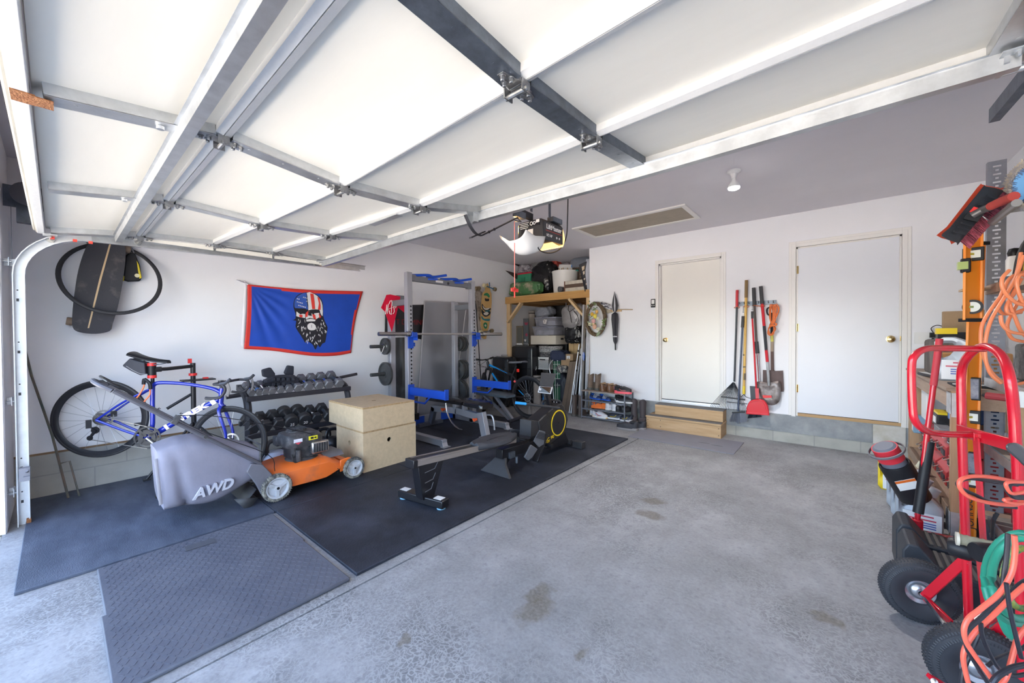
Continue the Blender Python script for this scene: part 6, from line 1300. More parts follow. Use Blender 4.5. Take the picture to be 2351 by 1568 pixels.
# cream box, two clear totes
r, w_, dy, h = abox('fabric_box', 'shallow cream fabric box with a cut handle under the clear totes', 'box', (440, 1375), (830, 1510), 6.12, .42, mat('fabric_cream', (.62, .57, .49), .8, bump=.15, scale=60), rz=-.02)
f = MB(); f.box((w_/2+.002, 0, h*.62), (.006, .09, .035)); f.build('handle_slot', blackp, r)
tzb = r.location.z+h
clr = mat('tote_clear', (.45, .46, .55), .12, alpha=.42); lidc = mat('tote_lid', (.40, .41, .50), .2, alpha=.8)
for k, (p0, p1, lab) in enumerate((((470, 1225), (815, 1365), 'lower clear plastic tote in the stack under the loft'), ((500, 1085), (830, 1215), 'upper clear plastic tote with a white label in the stack'))):
    c, w_, h = rect(p0, p1, 6.15); h = .165; z0 = tzb+.004
    t_ = thing('clear_tote', lab, 'tote', (c.x, 6.15+.2, z0), group='clear plastic totes'); f = MB(); f.loft([[V((x*s, y*s, z)) for x, y in rpoly(w_, .40, .02, 2)] for s, z in ((.9, 0), (1, h))]); f.build('tub', clr, t_)
    f = MB(); f.loft([[V((x*s, y*s, z)) for x, y in rpoly(w_, .40, .02, 2)] for s, z in ((1.03, h-.012), (1.03, h+.006), (.95, h+.012))]); f.build('lid', lidc, t_, bevel=.003)
    f = MB(); f.tube([(-.08, -.205, h-.01), (-.07, -.215, h+.02), (.07, -.215, h+.02), (.08, -.205, h-.01)], .006, 6); f.build('latch', lidc, t_)
    f = MB(); f.b2((-w_*.38, -.15, .01), (w_*.38, .15, h*.6)); f.build('contents', mat('tote_contents', (.12, .12, .16), .8, col2=(.3, .3, .36), scale=12), t_)
    if k: f = MB(); f.box((-.0, -.2025, h*.5), (.09, .003, .085)); f.build('label', mat('label_pale', (.75, .72, .72), .6, col2=(.15, .12, .12), scale=40, cut=(.5, .55)), t_)
    tzb = z0+h+.012
abag('vacuum_bag', 'grey quilted vacuum storage bag on top of the clear totes', 'bag', (488, 950), (712, 1090), 6.3, .3, mat('vac_bag', (.27, .29, .35), .3, bump=.7, scale=7, bscale=10), 61, .16, base=tzb)
# silver insulated bag and black bag hanging / stacked at right
hs = thing('cooler_bag', 'crumpled silver insulated bag with black straps hanging under the loft', 'bag')
crumple(za(1090, 1080, 6.12), (.40, .24, .42), mat('foil_silver', (.40, .39, .40), .42, .35, var=.3, scale=4, bump=.9, bscale=9), 'bag_body', 71, .15, parent=hs)
sY = 5.975
for P in ([(1020, 920), (1010, 990), (1040, 1010), (1130, 950)], [(1030, 1010), (1060, 1180)], [(1090, 1000), (1150, 1080), (1165, 1165)]): f = MB(); f.tube([za(x, y, sY) for x, y in P], .009, 6, smooth=3, flat=.5); f.build('strap', blackp, hs)
tag(crumple(za(1115, 1350, 6.15), (.36, .26, .34), trash, 'trash_bag', 72, .2), 'glossy black trash bag hanging below the silver insulated bag', 'bag', G3)
f = MB(); f.tube([za(978, 880, 6.2), za(978, 1300, 6.2)], .008, 6); tag(f.build('hanging_rod', galv), 'thin metal rod hanging from the loft by the silver bag', 'rod')
# cardboard boxes stack right
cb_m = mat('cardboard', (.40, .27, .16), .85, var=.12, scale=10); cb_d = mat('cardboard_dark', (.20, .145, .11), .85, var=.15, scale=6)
def bbox(name, label, x0, y0, x1, y1, Y, dy, m, base=None, group='cardboard boxes under the loft', rz=0):
    a, b = zb(x0, y0, Y), zb(x1, y1, Y); z0 = base if base is not None else b.z
    r = thing(name, label, 'box', ((a.x+b.x)/2, Y+dy/2, z0), rz, group); f = MB(); f.box((0, 0, (a.z-z0)/2), (b.x-a.x, dy, a.z-z0)); f.build('carton', m, r, bevel=.003)
    f = MB(); f.box((0, 0, a.z-z0+.0006), (.05, dy+.001, .001)); f.build('tape', mat('tape_tan', (.5, .36, .2), .35), r); return r, b.x-a.x, a.z-z0
b3, w3, h3 = bbox('cardboard_box', 'tan carton below the small labelled carton', 1055, 475, 1200, 590, 6.1, .3, cb_m)
f = MB(); f.b2((-.1, -.1, -b3.location.z), (.1, .12, 0)); 
b4, w4, h4 = bbox('cardboard_box', 'small brown carton with a white shipping label', 1130, 375, 1250, 495, 6.05, .28, cb_m, base=b3.location.z+h3+.001)
f = MB(); f.box((-.02, -.1405, h4*.5), (.075, .001, .055)); f.build('shipping_label', mat('ship_label', (.75, .75, .75), .6, col2=(.1, .1, .1), scale=60, cut=(.56, .6)), b4)
for k, (x0, x1) in enumerate(((1180, 1262), (1266, 1350))):
    bbox('cardboard_box', ('left' if k == 0 else 'right')+' of the two tall narrow cartons standing upright beneath the black bag', x0, 170, x1, 365, 6.45, .12, mat('cardboard_light', (.55, .38, .2), .8, var=.08), base=.9)
bs_, ws_, hs_ = bbox('shelf_unit', 'dark shelf stack carrying the upright cartons at the back', 1050, 400, 1360, 560, 6.4, .3, mat('shelf_dark', (.03, .03, .035), .6), base=0, group=None); 
bs_.location.z = 0
# long dark carton leaning
P = [zb(1190, 505, 6.02), zb(1325, 495, 6.02), zb(1200, 1310, 5.90), zb(1055, 1290, 5.90)]
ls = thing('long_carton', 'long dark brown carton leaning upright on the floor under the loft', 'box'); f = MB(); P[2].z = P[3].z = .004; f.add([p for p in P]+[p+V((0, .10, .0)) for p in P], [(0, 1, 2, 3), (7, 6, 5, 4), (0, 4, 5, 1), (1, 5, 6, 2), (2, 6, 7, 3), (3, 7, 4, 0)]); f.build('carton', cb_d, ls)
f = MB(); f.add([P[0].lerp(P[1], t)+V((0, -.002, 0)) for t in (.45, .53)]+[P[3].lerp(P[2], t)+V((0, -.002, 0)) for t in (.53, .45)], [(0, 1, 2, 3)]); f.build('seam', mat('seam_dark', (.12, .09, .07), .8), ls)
# jacket, folded lawn chair, bags in the heap
jk = thing('cloth_heap', 'navy cloth jacket draped over the heap right of the basket', 'jacket'); crumple(zb(1040, 410, 6.25), (.36, .3, .22), mat('denim_navy', (.035, .045, .09), .85, bump=.5, scale=10), 'cloth', 81, .15, parent=jk)
ch = thing('lawn_chair', 'folded white lawn chair with green plaid webbing', 'chair')
f = MB(); f.tube([zb(880, 700, 6.12), zb(865, 560, 6.12), zb(930, 470, 6.12), zb(1000, 490, 6.12), zb(985, 700, 6.12), zb(985, 1300, 6.0)], .010, 8, smooth=4); f.tube([zb(905, 740, 6.1), zb(950, 1280, 6.0)], .010, 8); f.build('tube_frame', mat('tube_white', (.68, .69, .72), .3, .3), ch)
f = MB(); q = [zb(925, 495, 6.11), zb(1045, 490, 6.11), zb(1040, 1150, 6.02), zb(950, 1150, 6.02)]; outline_slab(f, q, (0, -1, 0), .008); f.build('webbing', mat('web_green', (.02, .10, .055), .7), ch)
f = MB()
for t in (.08, .2, .32, .44, .6): f.bar(q[0].lerp(q[3], t)+V((0, -.006, 0)), q[1].lerp(q[2], t)+V((0, -.006, 0)), .004, .010, (0, 0, 1))
for t in (.25, .6): f.bar(q[0].lerp(q[1], t)+V((0, -.006, 0)), q[3].lerp(q[2], t)+V((0, -.006, 0)), .010, .004, (0, 1, 0))
f.build('pale_stripe', mat('web_pale', (.5, .55, .5), .7), ch)
cushm = mat('pattern_cloth', (.45, .42, .38), .8, col2=(.08, .08, .09), scale=16, cut=(.48, .52))
tag(crumple(zb(1085, 620, 6.08), (.22, .2, .14), cushm, 'patterned_cushion', 82, .08), 'black and cream patterned cushion above the dark bag in the heap', 'cushion')
tag(crumple((zb(1070, 790, 6.15).x, 6.2, 0), (.30, .3, .62), mat('nylon_dark', (.02, .025, .04), .5, bump=.8, scale=6, bscale=10), 'duffel_bag', 83, .10, base=.0), 'dark blue nylon bag slumped under the patterned cushion', 'bag')
tag(crumple((zb(640, 1300, 6.2).x-.25, 6.75, 0), (.4, .4, .45), mat('nylon_black2', (.015, .015, .02), .7, bump=.5), 'duffel_bag', 84, .1, base=0), 'black duffel bag low behind the mountain bike', 'bag')
# ladder and poles
ld = thing('extension_ladder', 'silver aluminium ladder leaning upright at the alcove corner', 'ladder'); alm = mat('ladder_aluminium', (.66, .67, .70), .35, .6, var=.15, scale=14)
zz_ = lambda px, py, Y: ony(px, py, Y)
for (x0, x1) in ((1342, 1335), (1352, 1347)):
    a, b = ony(x0, 700, 5.80 if False else 5.80+.02), ony(x1, 900, 5.72); b = a.lerp(b, (a.z)/(a.z-b.z)); b.z = .01; f = MB(); f.bar(b, a, .03, .075, (0, 1, 0)); f.build('side_rail', alm, ld)
f = MB(); q = ony(1340, 818, 5.71); f.prism([(.022*math.cos(t), .075*math.sin(t)) for t in [2*PI*k/20 for k in range(20)]], .003, q+V((0, -.0, 0)), (1, 0, 0), (0, 0, 1)); f.build('oval_badge', mat('badge_blue', (.02, .1, .45), .4), ld)
text('brand_lettering', 'WERNER', .035, wt, fr(q+V((0, -.005, 0)), (0, 0, 1), (0, -1, 0)), ld)
for k, (xa, ya_, xb_, r_) in enumerate(((1330, 790, 1309, .011), (1334, 800, 1318, .012), (1325, 840, 1313, .009), (1338, 760, 1328, .010))):
    a = ony(xa, ya_, 5.86); b = ony(xb_, 935, 5.72); b = a.lerp(b, a.z/(a.z-b.z)); b.z = .01; g = MB(); p_ = thing('metal_pole', ('second silver pole from the left in the bundle', 'silver pole in the bundle nearest the ladder but one', 'leftmost and shortest silver pole in the bundle', 'tallest silver pole, right beside the ladder')[k], 'pole', group='silver poles left of the ladder'); g.tube([b, a], r_, 8); g.build('tube', alm, p_)
    g = MB(); q = a.lerp(b, .1); g.lathe([(r_*1.5, -.015), (r_*1.5, .015)], q, (a-b), 8); g.build('clamp_ring', blackp, p_)
# ================================================================ mountain bike
mb = thing('mountain_bicycle', 'black mountain bike with bright blue decals behind the benches', 'bicycle')
z1 = lambda x, y: (1080+x/5.407, 820+y/5.407)
H1 = V((-3.80, 4.90, .355)); H0 = V((-4.78, 4.88, .355))
e_ = (H0-H1).normalized(); nB = V((-e_.y, e_.x, 0)); nB = nB if nB.y < 0 else -nB
def mp_(x, y, off=0): px, py = z1(x, y); d = ray(px, py); q = H1+nB*off; o = V((0, 0, CAMH)); return o+d*((q-o).dot(nB)/d.dot(nB))
rmb = mat('rim_blue_black', (.02, .02, .025), .4, col2=(.01, .2, .55), scale=2.2, cut=(.56, .58))
bwheel(mb, H1, e_, 'rear_wheel', R=.35, tr=.026, rimm=rmb, spokes=28, rimr=.016); bwheel(mb, H0, V((-.62, .78, 0)), 'front_wheel', R=.35, tr=.026, rimm=rmb, spokes=28, rimr=.016)
fm = mat('mtb_frame', (.02, .02, .025), .35); fb2 = mat('decal_blue', (.01, .33, .85), .35)
HT_, HB_ = mp_(215, 60), mp_(225, 125); ST_ = mp_(520, 225); BB_ = H1+e_*.42; BB_.z = .33
f = MB(); f.tube([HT_, HB_], .025, 12); f.tube([mp_(232, 98), ST_], .02, 10); f.tube([HB_, mp_(320, 260), mp_(410, 400), BB_], .026, 10); f.tube([BB_, ST_], .018, 10)
for s in (-.05, .05): f.tube([ST_, H1+nB*s], .009, 8); f.tube([BB_, H1+nB*s], .010, 8)
f.build('frame', fm, mb)
f = MB(); f.tube([mp_(240, 100, .006), mp_(330, 140, .006), mp_(460, 200, .012)], lambda t: .02-.012*t, 10); f.build('blue_decal', fb2, mb); f = MB(); f.bar(mp_(270, 200, .027), mp_(380, 370, .027), .03, .008, nB); f.build('blue_decal', fb2, mb); f = MB(); f.bar(mp_(600, 410, .06), mp_(660, 470, .06), .012, .006, nB); f.build('blue_decal', fb2, mb)
f = MB()
for s in (-.06, .06): f.tube([HB_+nB*s+V((0, 0, -.03)), H0+nB*s], .017, 10)
f.tube([HB_+V((0, 0, -.03))-nB*.06, HB_+V((0, 0, -.03))+nB*.06], .02, 8); f.build('fork', fm, mb)
f = MB(); hb_c = HT_+V((0, 0, .03)); f.tube([HT_, hb_c, hb_c+e_*.06+V((0, 0, .01))], .016, 8); hc = hb_c+e_*.06+V((0, 0, .01)); hd = (nB*.95-e_*.3).normalized(); f.tube([hc-hd*.33+V((0, 0, .02)), hc-hd*.12, hc+hd*.12, hc+hd*.33+V((0, 0, .02))], .011, 8); f.build('handlebar', blackm, mb)
for s in (-1, 1): f = MB(); f.tube([hc+hd*(.22*s)+V((0, 0, .01)), hc+hd*(.34*s)+V((0, 0, .021))], .017, 10); f.build('grip', blackp, mb)
f = MB(); f.tube([hc+hd*.15, hc+hd*.17+e_*.10+V((0, 0, -.06)), HB_+e_*.05+nB*.03, HB_+nB*.03], .003, 5, smooth=4); f.tube([hc-hd*.15, hc+e_*.14+V((0, 0, -.12)), HB_+e_*.05], .003, 5, smooth=4); f.build('brake_hose', blackp, mb)
SP = mp_(570, 110)
f = MB(); f.tube([ST_+(SP-ST_)*-.1, SP], .013, 8); f.build('seat_post', blackm, mb)
sa, sb_ = mp_(670, 75), mp_(485, 75)
f = MB(); f.grid(lambda u, v: sa.lerp(sb_, u)+nB*((.07*(1-u)**1.2+.018)*math.cos(PI*v))+V((0, 0, .02*math.sin(PI*v)+.012*(1-u)**2)), 12, 8); f.build('saddle', mat('saddle_grey', (.16, .17, .2), .5), mb, solid=.02, smooth=80)
f = MB(); f.box(mp_(590, 165, .02), (.03, .03, .05)); f.build('rear_reflector', mat('reflector_red', (.8, .03, .02), .3), mb); f = MB(); f.cyl(mp_(550, 300, -.02), mp_(550, 300, .03), .02, 10); f.build('red_clamp', redp, mb)
f = MB(); cc = BB_+nB*.04; f.lathe([(.06, -.002), (.075, -.002), (.075, .002), (.06, .002)], cc, nB, 30, closed=True); f.tube([cc, cc+V((0, 0, -.16))+e_*.05], .012, 8); f.box(cc+V((0, 0, -.17))+e_*.05+nB*.05, (.08, .08, .02)); f.build('crankset', blackm, mb)
# ================================================================ shoe rack
zs = lambda x, y: (1310+x/9.8, 840+y/9.8)
SX0, SX1, SY0, SY1 = -3.165, -2.435, 5.49, 5.795
sk = thing('shoe_rack', 'grey wire four-tier shoe rack with a wooden top by the back wall', 'shoe rack')
wm = mat('wire_grey', (.20, .21, .25), .4, .5); tiers = [.035, .165, .30, .455]
for x in (SX0, SX1):
    for y in (SY0, SY1): f = MB(); f.box((x, y, .228), (.016, .016, .455)); f.build('post', wm, sk)
f = MB(); f.b2((SX0-.01, SY0-.01, .447), (SX1+.01, SY1+.01, .458)); f.build('top_board', wood('rack_top', (.33, .26, .22), (.26, .2, .17), 'x'), sk)
for z in (.165, .30, .035):
    f = MB()
    for y in (SY0, SY1, (SY0+SY1)/2): f.tube([(SX0, y, z), (SX1, y, z)], .006, 6)
    for k in range(15): x = SX0+(SX1-SX0)*k/14; f.tube([(x, SY0, z+.003), (x, SY1, z+.003)], .002, 4)
    f.bar((SX0, SY0-.004, z), (SX1, SY0-.004, z), .006, .018, (0, 0, 1)); f.build('wire_shelf', wm, sk)
f = MB()
for k in range(1, 8): y = SY0+(SY1-SY0)*k/8; f.tube([(SX1, y, .30), (SX1, y, .45)], .002, 4)
f.build('side_wires', wm, sk)
def shoe(label, c, rz, up, sole, L=.28, Wd=.10, high=.075, shaft=0, collar=None, lace=None, swoosh=None, thick=.028, group=None, mouth=None, cat='shoe', name='shoe', flat=0):
    """toe towards local +x; heel at origin"""
    r = thing(name, label, cat, c, rz, group)
    def wd(t): return Wd/2*(.72+.28*math.sin(PI*min(1, t*1.15)))*(1 if t < .8 else math.sqrt(max(.03, 1-((t-.8)/.205)**2)))*(1 if t > .06 else math.sqrt(max(.1, t/.06)))
    f = MB(); f.loft([[V((L*t, s*wd(t)*1.06, z)) for s in (-1, 1) for z in ((0, thick*(1+.3*(t < .25))) if s < 0 else (thick*(1+.3*(t < .25)), 0))] for t in [k/16 for k in range(17)]]); f.build('sole', sole, r, bevel=.004)
    rings = []
    for k in range(15):
        t = .01+.98*k/14; w = wd(t)
        if shaft: h = thick+(shaft if t < .42 else shaft*max(0, 1-(t-.42)/.14)+ (high*.75)*(1-max(0, t-.5)/.5*.35))
        else: h = thick+high*(1.0 if t < .18 else (.72 if t < .34 else .85 if t < .5 else 1-.62*((t-.5)/.5)))
        n = 9; ring = []
        for i in range(n):
            a = PI*i/(n-1); ring.append(V((L*t, -w*math.cos(a)*(1 if not shaft or t > .5 else .8), thick*.8+(h-thick*.8)*math.sin(a)**.6)))
        rings.append(ring)
    f = MB(); 
    if shaft: rings = [[V((p.x, p.y, min(p.z, thick+high*1.1))) for p in rg] for rg in rings]
    f.loft(rings); f.build('upper', up, r, smooth=60)
    if shaft:
        n = 18; f = MB(); R_ = []
        for k in range(9):
            z = thick+high*.6+(shaft)*k/8; s = 1-.10*math.sin(PI*k/8)+.10*k/8; R_.append([V((L*.20+L*.19*s*math.cos(2*PI*i/n)+(.01*k/8), Wd*.40*s*math.sin(2*PI*i/n), z+(.015*math.cos(4*PI*i/n) if k == 8 else 0))) for i in range(n)])
        R_ += [[V((L*.20+(p.x-L*.20)*.86, p.y*.86, p.z-.002-dz)) for p in R_[-1]] for dz in (0, .05)]
        f.loft(R_); f.build('shaft', up, r, smooth=60)
    else:
        f = MB(); f.ell((L*.22, 0, thick+high*.86), (L*.15, Wd*.27, .012), 16, 6, rot=(0, .12, 0)); f.build('opening', mouth or mat('shoe_inside', (.03, .03, .035), .9), r)
    if collar: f = MB(); f.tube([(L*.22+L*.17*math.cos(a), Wd*.32*math.sin(a), thick+high*(.92+.1*abs(math.cos(a)))+.0) for a in [2*PI*k/20 for k in range(20)]], .008, 6, closed=True); f.build('collar', collar, r)
    if lace:
        f = MB()
        for k in range(4): t = .40+.07*k; w = wd(t)*.5; z = thick+high*(.86-.12*k); f.tube([(L*t, -w, z-.008), (L*t, 0, z+.006), (L*t, w, z-.008)], .0035, 5)
        f.build('laces', lace, r)
    if swoosh:
        f = MB()
        for s in (-1, 1): f.tube([(L*.35, s*Wd*.50, thick+high*.55), (L*.5, s*Wd*.515, thick+high*.2), (L*.72, s*Wd*.50, thick+high*.25)], .006, 5, smooth=3, flat=.6)
        f.build('side_mark', swoosh, r)
    return r
lb_m = mat('boot_leather', (.13, .075, .05), .55, col2=(.22, .17, .13), scale=9, bump=.4); dl = mat('loafer_leather', (.15, .07, .035), .35); bsole = mat('boot_sole', (.10, .095, .085), .8); blk2 = mat('shoe_black', (.02, .02, .024), .45); wsole = mat('sole_white', (.72, .72, .74), .5)
pk = mat('sole_pink', (.9, .12, .16), .4); purple = mat('tab_pink', (.75, .25, .55), .5)
T3 = .459; T2 = .308; T1 = .173; T0_ = .043; up90 = PI/2
gx = lambda px, z, y: ony(px, 800, y).x
shoe('tall brown work boot at the left end of the rack top, left one', (SX0+.07, 5.58, T3), PI*.42, lb_m, bsole, shaft=.17, high=.08, cat='boot', name='work_boot', lace=lb_m, group='tall work boots on the rack top')
shoe('tall brown work boot leaning right on the rack top, right one', (SX0+.20, 5.57, T3), PI*.40, lb_m, bsole, shaft=.18, high=.08, cat='boot', name='work_boot', lace=lb_m, group='tall work boots on the rack top')
shoe('low brown leather boot in the middle of the rack top, left one', (SX0+.32, 5.53, T3), PI*.45, dl, dl, high=.10, collar=mat('collar_tan', (.4, .26, .15), .7), name='ankle_boot', cat='boot', group='low brown boots on the rack top')
shoe('low brown leather boot in the middle of the rack top, right one', (SX0+.43, 5.53, T3), PI*.33, dl, dl, high=.10, collar=MC['collar_tan'], name='ankle_boot', cat='boot', group='low brown boots on the rack top')
for k in (0, 1):
    s = shoe(('back' if k == 0 else 'front')+' black running shoe with a pink sole at the right of the rack top', (SX0+.50+.045*k, 5.64-.10*k, T3), .05, blk2, pk, L=.27, high=.07, lace=blk2, swoosh=mat('mark_coral', (.8, .2, .15), .5), group='pink-soled shoes on the rack top', thick=.035)
    f = MB(); f.box((-.002, 0, .07), (.006, .012, .035)); f.build('heel_tab', purple, s)
bl2 = mat('slide_navy', (.03, .05, .15), .5); bl3 = mat('slide_blue', (.01, .1, .6), .5)
for k in (0, 1):
    s = shoe(('left' if k == 0 else 'right')+' navy and blue slide sandal with white stripes on the second tier', (SX0+.04+.165*k, 5.72, T2), -.45, bl2, bl3, L=.26, high=.06, mouth=bl3, thick=.022, group='striped slides on the second tier', name='slide_sandal', cat='sandal')
    f = MB()
    for q in range(3): f.tube([(.14+.028*q, -.05, .03), (.14+.028*q, -.03, .075-.008*q), (.14+.028*q, .03, .075-.008*q), (.14+.028*q, .05, .03)], .007, 5, smooth=3, flat=.5)
    f.build('white_stripe', wsole, s)
for k in (0, 1): shoe(('back' if k == 0 else 'front')+' black leather sneaker with a white sole on the second tier', (SX0+.48+.06*k, 5.70-.10*k, T2), .0, blk2, wsole, L=.27, high=.07, lace=blk2, group='black sneakers on the second tier')
org = mat('clog_orange', (.75, .16, .02), .55)
shoe('orange and grey slipper with its opening facing front on the third tier', (SX0+.11, 5.60, T1), .2, mat('slip_grey', (.10, .10, .12), .8, col2=(.7, .15, .02), scale=7, cut=(.5, .54)), org, L=.22, high=.075, collar=org, mouth=org, group='orange slippers on the third tier'); shoe('plain orange slipper behind the grey one on the third tier', (SX0+.22, 5.66, T1), -.1, org, org, L=.2, high=.07, collar=org, group='orange slippers on the third tier')
wsh = mat('shoe_white', (.66, .66, .70), .6, col2=(.4, .4, .48), scale=10, cut=(.55, .6))
for k in (0, 1): shoe(('left' if k == 0 else 'right')+' white running shoe on the third tier', (SX0+.40+.11*k, 5.54, T1), PI*.35, wsh, wsole, L=.27, high=.085, lace=wsole, group='white running shoes on the third tier')
for k in (0, 1): shoe(('left' if k == 0 else 'right')+' black slip-on shoe on the third tier', (SX0+.57+.085*k, 5.54, T1), PI*.38, blk2, blk2, L=.24, high=.055, group='black slip-ons on the third tier')
for k in (0, 1): shoe(('back' if k == 0 else 'front')+' white and red running shoe with yellow toe on the bottom tier', (SX0+.06+.10*k, 5.66-.10*k, T0_), -.15, wsh, mat('sole_wyr', (.75, .75, .75), .5, col2=(.8, .5, .1), scale=5, cut=(.58, .62)), L=.28, high=.08, swoosh=mat('mark_red', (.6, .05, .04), .5), group='white and red shoes on the bottom tier')
yl = mat('mark_yellow', (.85, .62, .02), .5); nv = mat('shoe_navy', (.025, .032, .05), .5)
for k in (0, 1): shoe(('left' if k == 0 else 'right')+' navy running shoe with a yellow side mark on the bottom tier', (SX0+.68+.17*k-.18*(k == 1)*.0-.02, 5.60-.04*k, T0_ if k == 0 else T0_), PI+.12-.0*k, nv, wsole, L=.27 if k == 0 else .2, high=.075, swoosh=yl, group='yellow-marked shoes on the bottom tier')
# boots beside the rack
cbm = mat('western_leather', (.09, .065, .055), .5, bump=.7, scale=20, bscale=25)
for k in (0, 1): shoe(('left' if k == 0 else 'right')+' dark tooled cowboy boot standing left of the shoe rack', (-3.36+.12*k, 5.52, 0), PI*.46, cbm, bsole, L=.27, shaft=.27, high=.08, name='cowboy_boot', cat='boot', group='cowboy boots left of the rack')
rbm = mat('rubber_boot_brown', (.085, .07, .075), .35)
for k in (0, 1): shoe(('left' if k == 0 else 'right')+' tall brown rubber boot standing right of the shoe rack', (-2.37+.135*k, 5.71, 0), -PI*.42, rbm, rbm, L=.27, Wd=.12, shaft=.29, high=.07, name='rubber_boot', cat='boot', group='rubber boots right of the rack')
gh = mat('hiker_grey', (.035, .036, .045), .7, bump=.4)
for k in (0, 1): shoe(('front' if k == 0 else 'back')+' grey suede hiking shoe on the floor beside the steps', (-2.13+.07*k, 5.24+.115*k, 0), PI+.12, gh, mat('sole_taupe', (.28, .26, .26), .7), L=.30, high=.095, lace=mat('lace_tan', (.3, .24, .2), .7), group='hiking shoes beside the steps')
# ================================================================ steps, mat, things on the back wall
stw = wood('step_timber', (.62, .42, .24), (.46, .28, .13), 'x', .65); tr_m = mat('step_tread_grey', (.16, .16, .165), .8, var=.2, scale=8, bump=.3)
sp = thing('wooden_steps', 'two-tier timber door steps with grey treads below the narrow door', 'steps')
f = MB(); f.b2((-2.02, 5.60, .195), (-1.135, 5.80, .335)); f.build('upper_riser', stw, sp, bevel=.003)
f = MB(); f.b2((-2.10, 5.48, 0), (-1.135, 5.60, .165)); f.b2((-2.10, 5.60, 0), (-1.135, 5.80, .16)); f.build('lower_riser', stw, sp, bevel=.003)
f = MB(); f.b2((-2.11, 5.472, .165), (-1.13, 5.60, .188)); f.b2((-2.11, 5.60, .16), (-1.13, 5.80, .188)); f.build('tread_edge', stw, sp, bevel=.003)
f = MB(); f.b2((-2.105, 5.475, .188), (-1.135, 5.60, .193)); f.build('tread', tr_m, sp)
f = MB(); f.b2((-2.02, 5.61, .335), (-1.135, 5.80, .343)); f.build('top_tread', tr_m, sp)
for x, z in ((-2.08, .04), (-2.08, .13), (-1.16, .04), (-1.16, .13), (-1.9, .14), (-1.9, .05)): f = MB(); f.lathe([(.006, 0), (.006, .001), (0, .001)], (x, 5.48, z), (0, -1, 0), 10); f.build('screw_head', mat('screw_dark', (.08, .06, .05), .5, .5), sp)
f = MB(); f.b2((-2.106, 4.855, 0), (-.876, 5.467, .009)); o = f.build('floor_mat', mat('mat_lavender', (.235, .235, .275), .75, var=.1, scale=5, bump=.2, bscale=120), bevel=.003); tag(o, 'thin lavender-grey floor mat in front of the wooden steps', 'mat')
f = MB()
for x, y in (((-1.25, 5.13)), (-1.1, 5.1), (-1.9, 5.38)): f.lathe([(.07, .0095), (.04, .0098), (0, .0098)], (x, y, 0), (0, 0, 1), 14, squash=.25)
f.build('scuff', mat('scuff_grey', (.15, .15, .17), .8), o)
zw = lambda x, y, e=.0: ony(1300+x/5.8075, 480+y/5.8075, YB-e)
q = zw(1160, 1255, .01); sw = thing('wall_button', 'small black and white garage door button beside the narrow door', 'wall button', q)
f = MB(); f.box((0, 0, 0), (.068, .02, .125)); f.build('body', blackp, sw, bevel=.004); f = MB(); f.box((0, -.011, .02), (.044, .006, .06)); f.build('push_button', white_p, sw, bevel=.002)
f = MB()
for k in (-.015, .015): f.box((k, -.011, -.035), (.014, .004, .01))
f.build('small_button', white_p, sw)
# wreath
wc = zw(395, 1470, .08); wr = thing('wreath', 'twig wreath with green leaves and pastel eggs hung on the wall corner', 'wreath', wc); wc2 = V((0, 0, 0))
random.seed(9); a_, b_ = .17, .26; f = MB()
for k in range(46):
    ph = random.uniform(0, 6.28); rr = random.uniform(-.028, .028); yy = random.uniform(-.03, .03); pts_ = []
    for i in range(0, 9):
        t = ph+i*.28; pts_.append((( a_+rr+random.uniform(-.008, .008))*math.cos(t), yy+random.uniform(-.008, .008), (b_+rr+random.uniform(-.008, .008))*math.sin(t)))
    f.tube(pts_, .0035, 4)
f.tube([(a_*math.cos(t), 0, b_*math.sin(t)) for t in [2*PI*k/40 for k in range(40)]], .022, 7, closed=True)
f.build('twig_ring', mat('twig_brown', (.13, .085, .05), .9, col2=(.36, .28, .18), scale=70, cut=(.5, .7)), wr)
gr_ = [mat('leaf_green', (.22, .33, .12), .6), mat('leaf_sage', (.34, .42, .28), .6)]
for m_i in (0, 1):
    f = MB()
    for k in range(26):
        side = random.choice((0, 0, 1)); 
        if side: t = random.uniform(-1.4, -.2) if m_i else random.uniform(-.9, 0); x, z = a_*math.cos(t), b_*math.sin(t)
        else: x, z = random.uniform(-.12, .03), random.uniform(-.10, .30)
        d = V((random.uniform(-1, 1), random.uniform(-.6, 0), random.uniform(-1, 1))).normalized(); u = d.cross(V((0, 1, 0))).normalized(); c = V((x, -.03, z)); L = random.uniform(.03, .055)
        f.add([c, c+d*L*.4+u*L*.35, c+d*L, c+d*L*.4-u*L*.35], [(0, 1, 2, 3)])
    f.build('leaves', gr_[m_i], wr, solid=.001)
for (x, z, c, r_) in ((-.045, .085, (.85, .5, .05), .026), (.01, .05, (.82, .68, .1), .032), (-.02, -.03, (.72, .4, .38), .033), (-.025, -.075, (.8, .68, .4), .022), (0, -.12, (.78, .45, .3), .034), (.04, .12, (.7, .42, .12), .026)):
    f = MB(); f.ell((x, -.045, z), (r_, r_, r_*1.3), 14, 9); f.build('egg', mat('egg_%d%d' % (c[0]*100, c[1]*100), c, .5), wr)
f = MB()
for (x, z) in ((.055, .01), (.06, -.16), (-.09, -.08)):
    for k in range(5): t = 2*PI*k/5; f.ell((x+.02*math.cos(t), -.04, z+.02*math.sin(t)), (.014, .006, .014), 8, 5)
f.build('blossom', mat('blossom_pale', (.7, .68, .5), .6), wr)
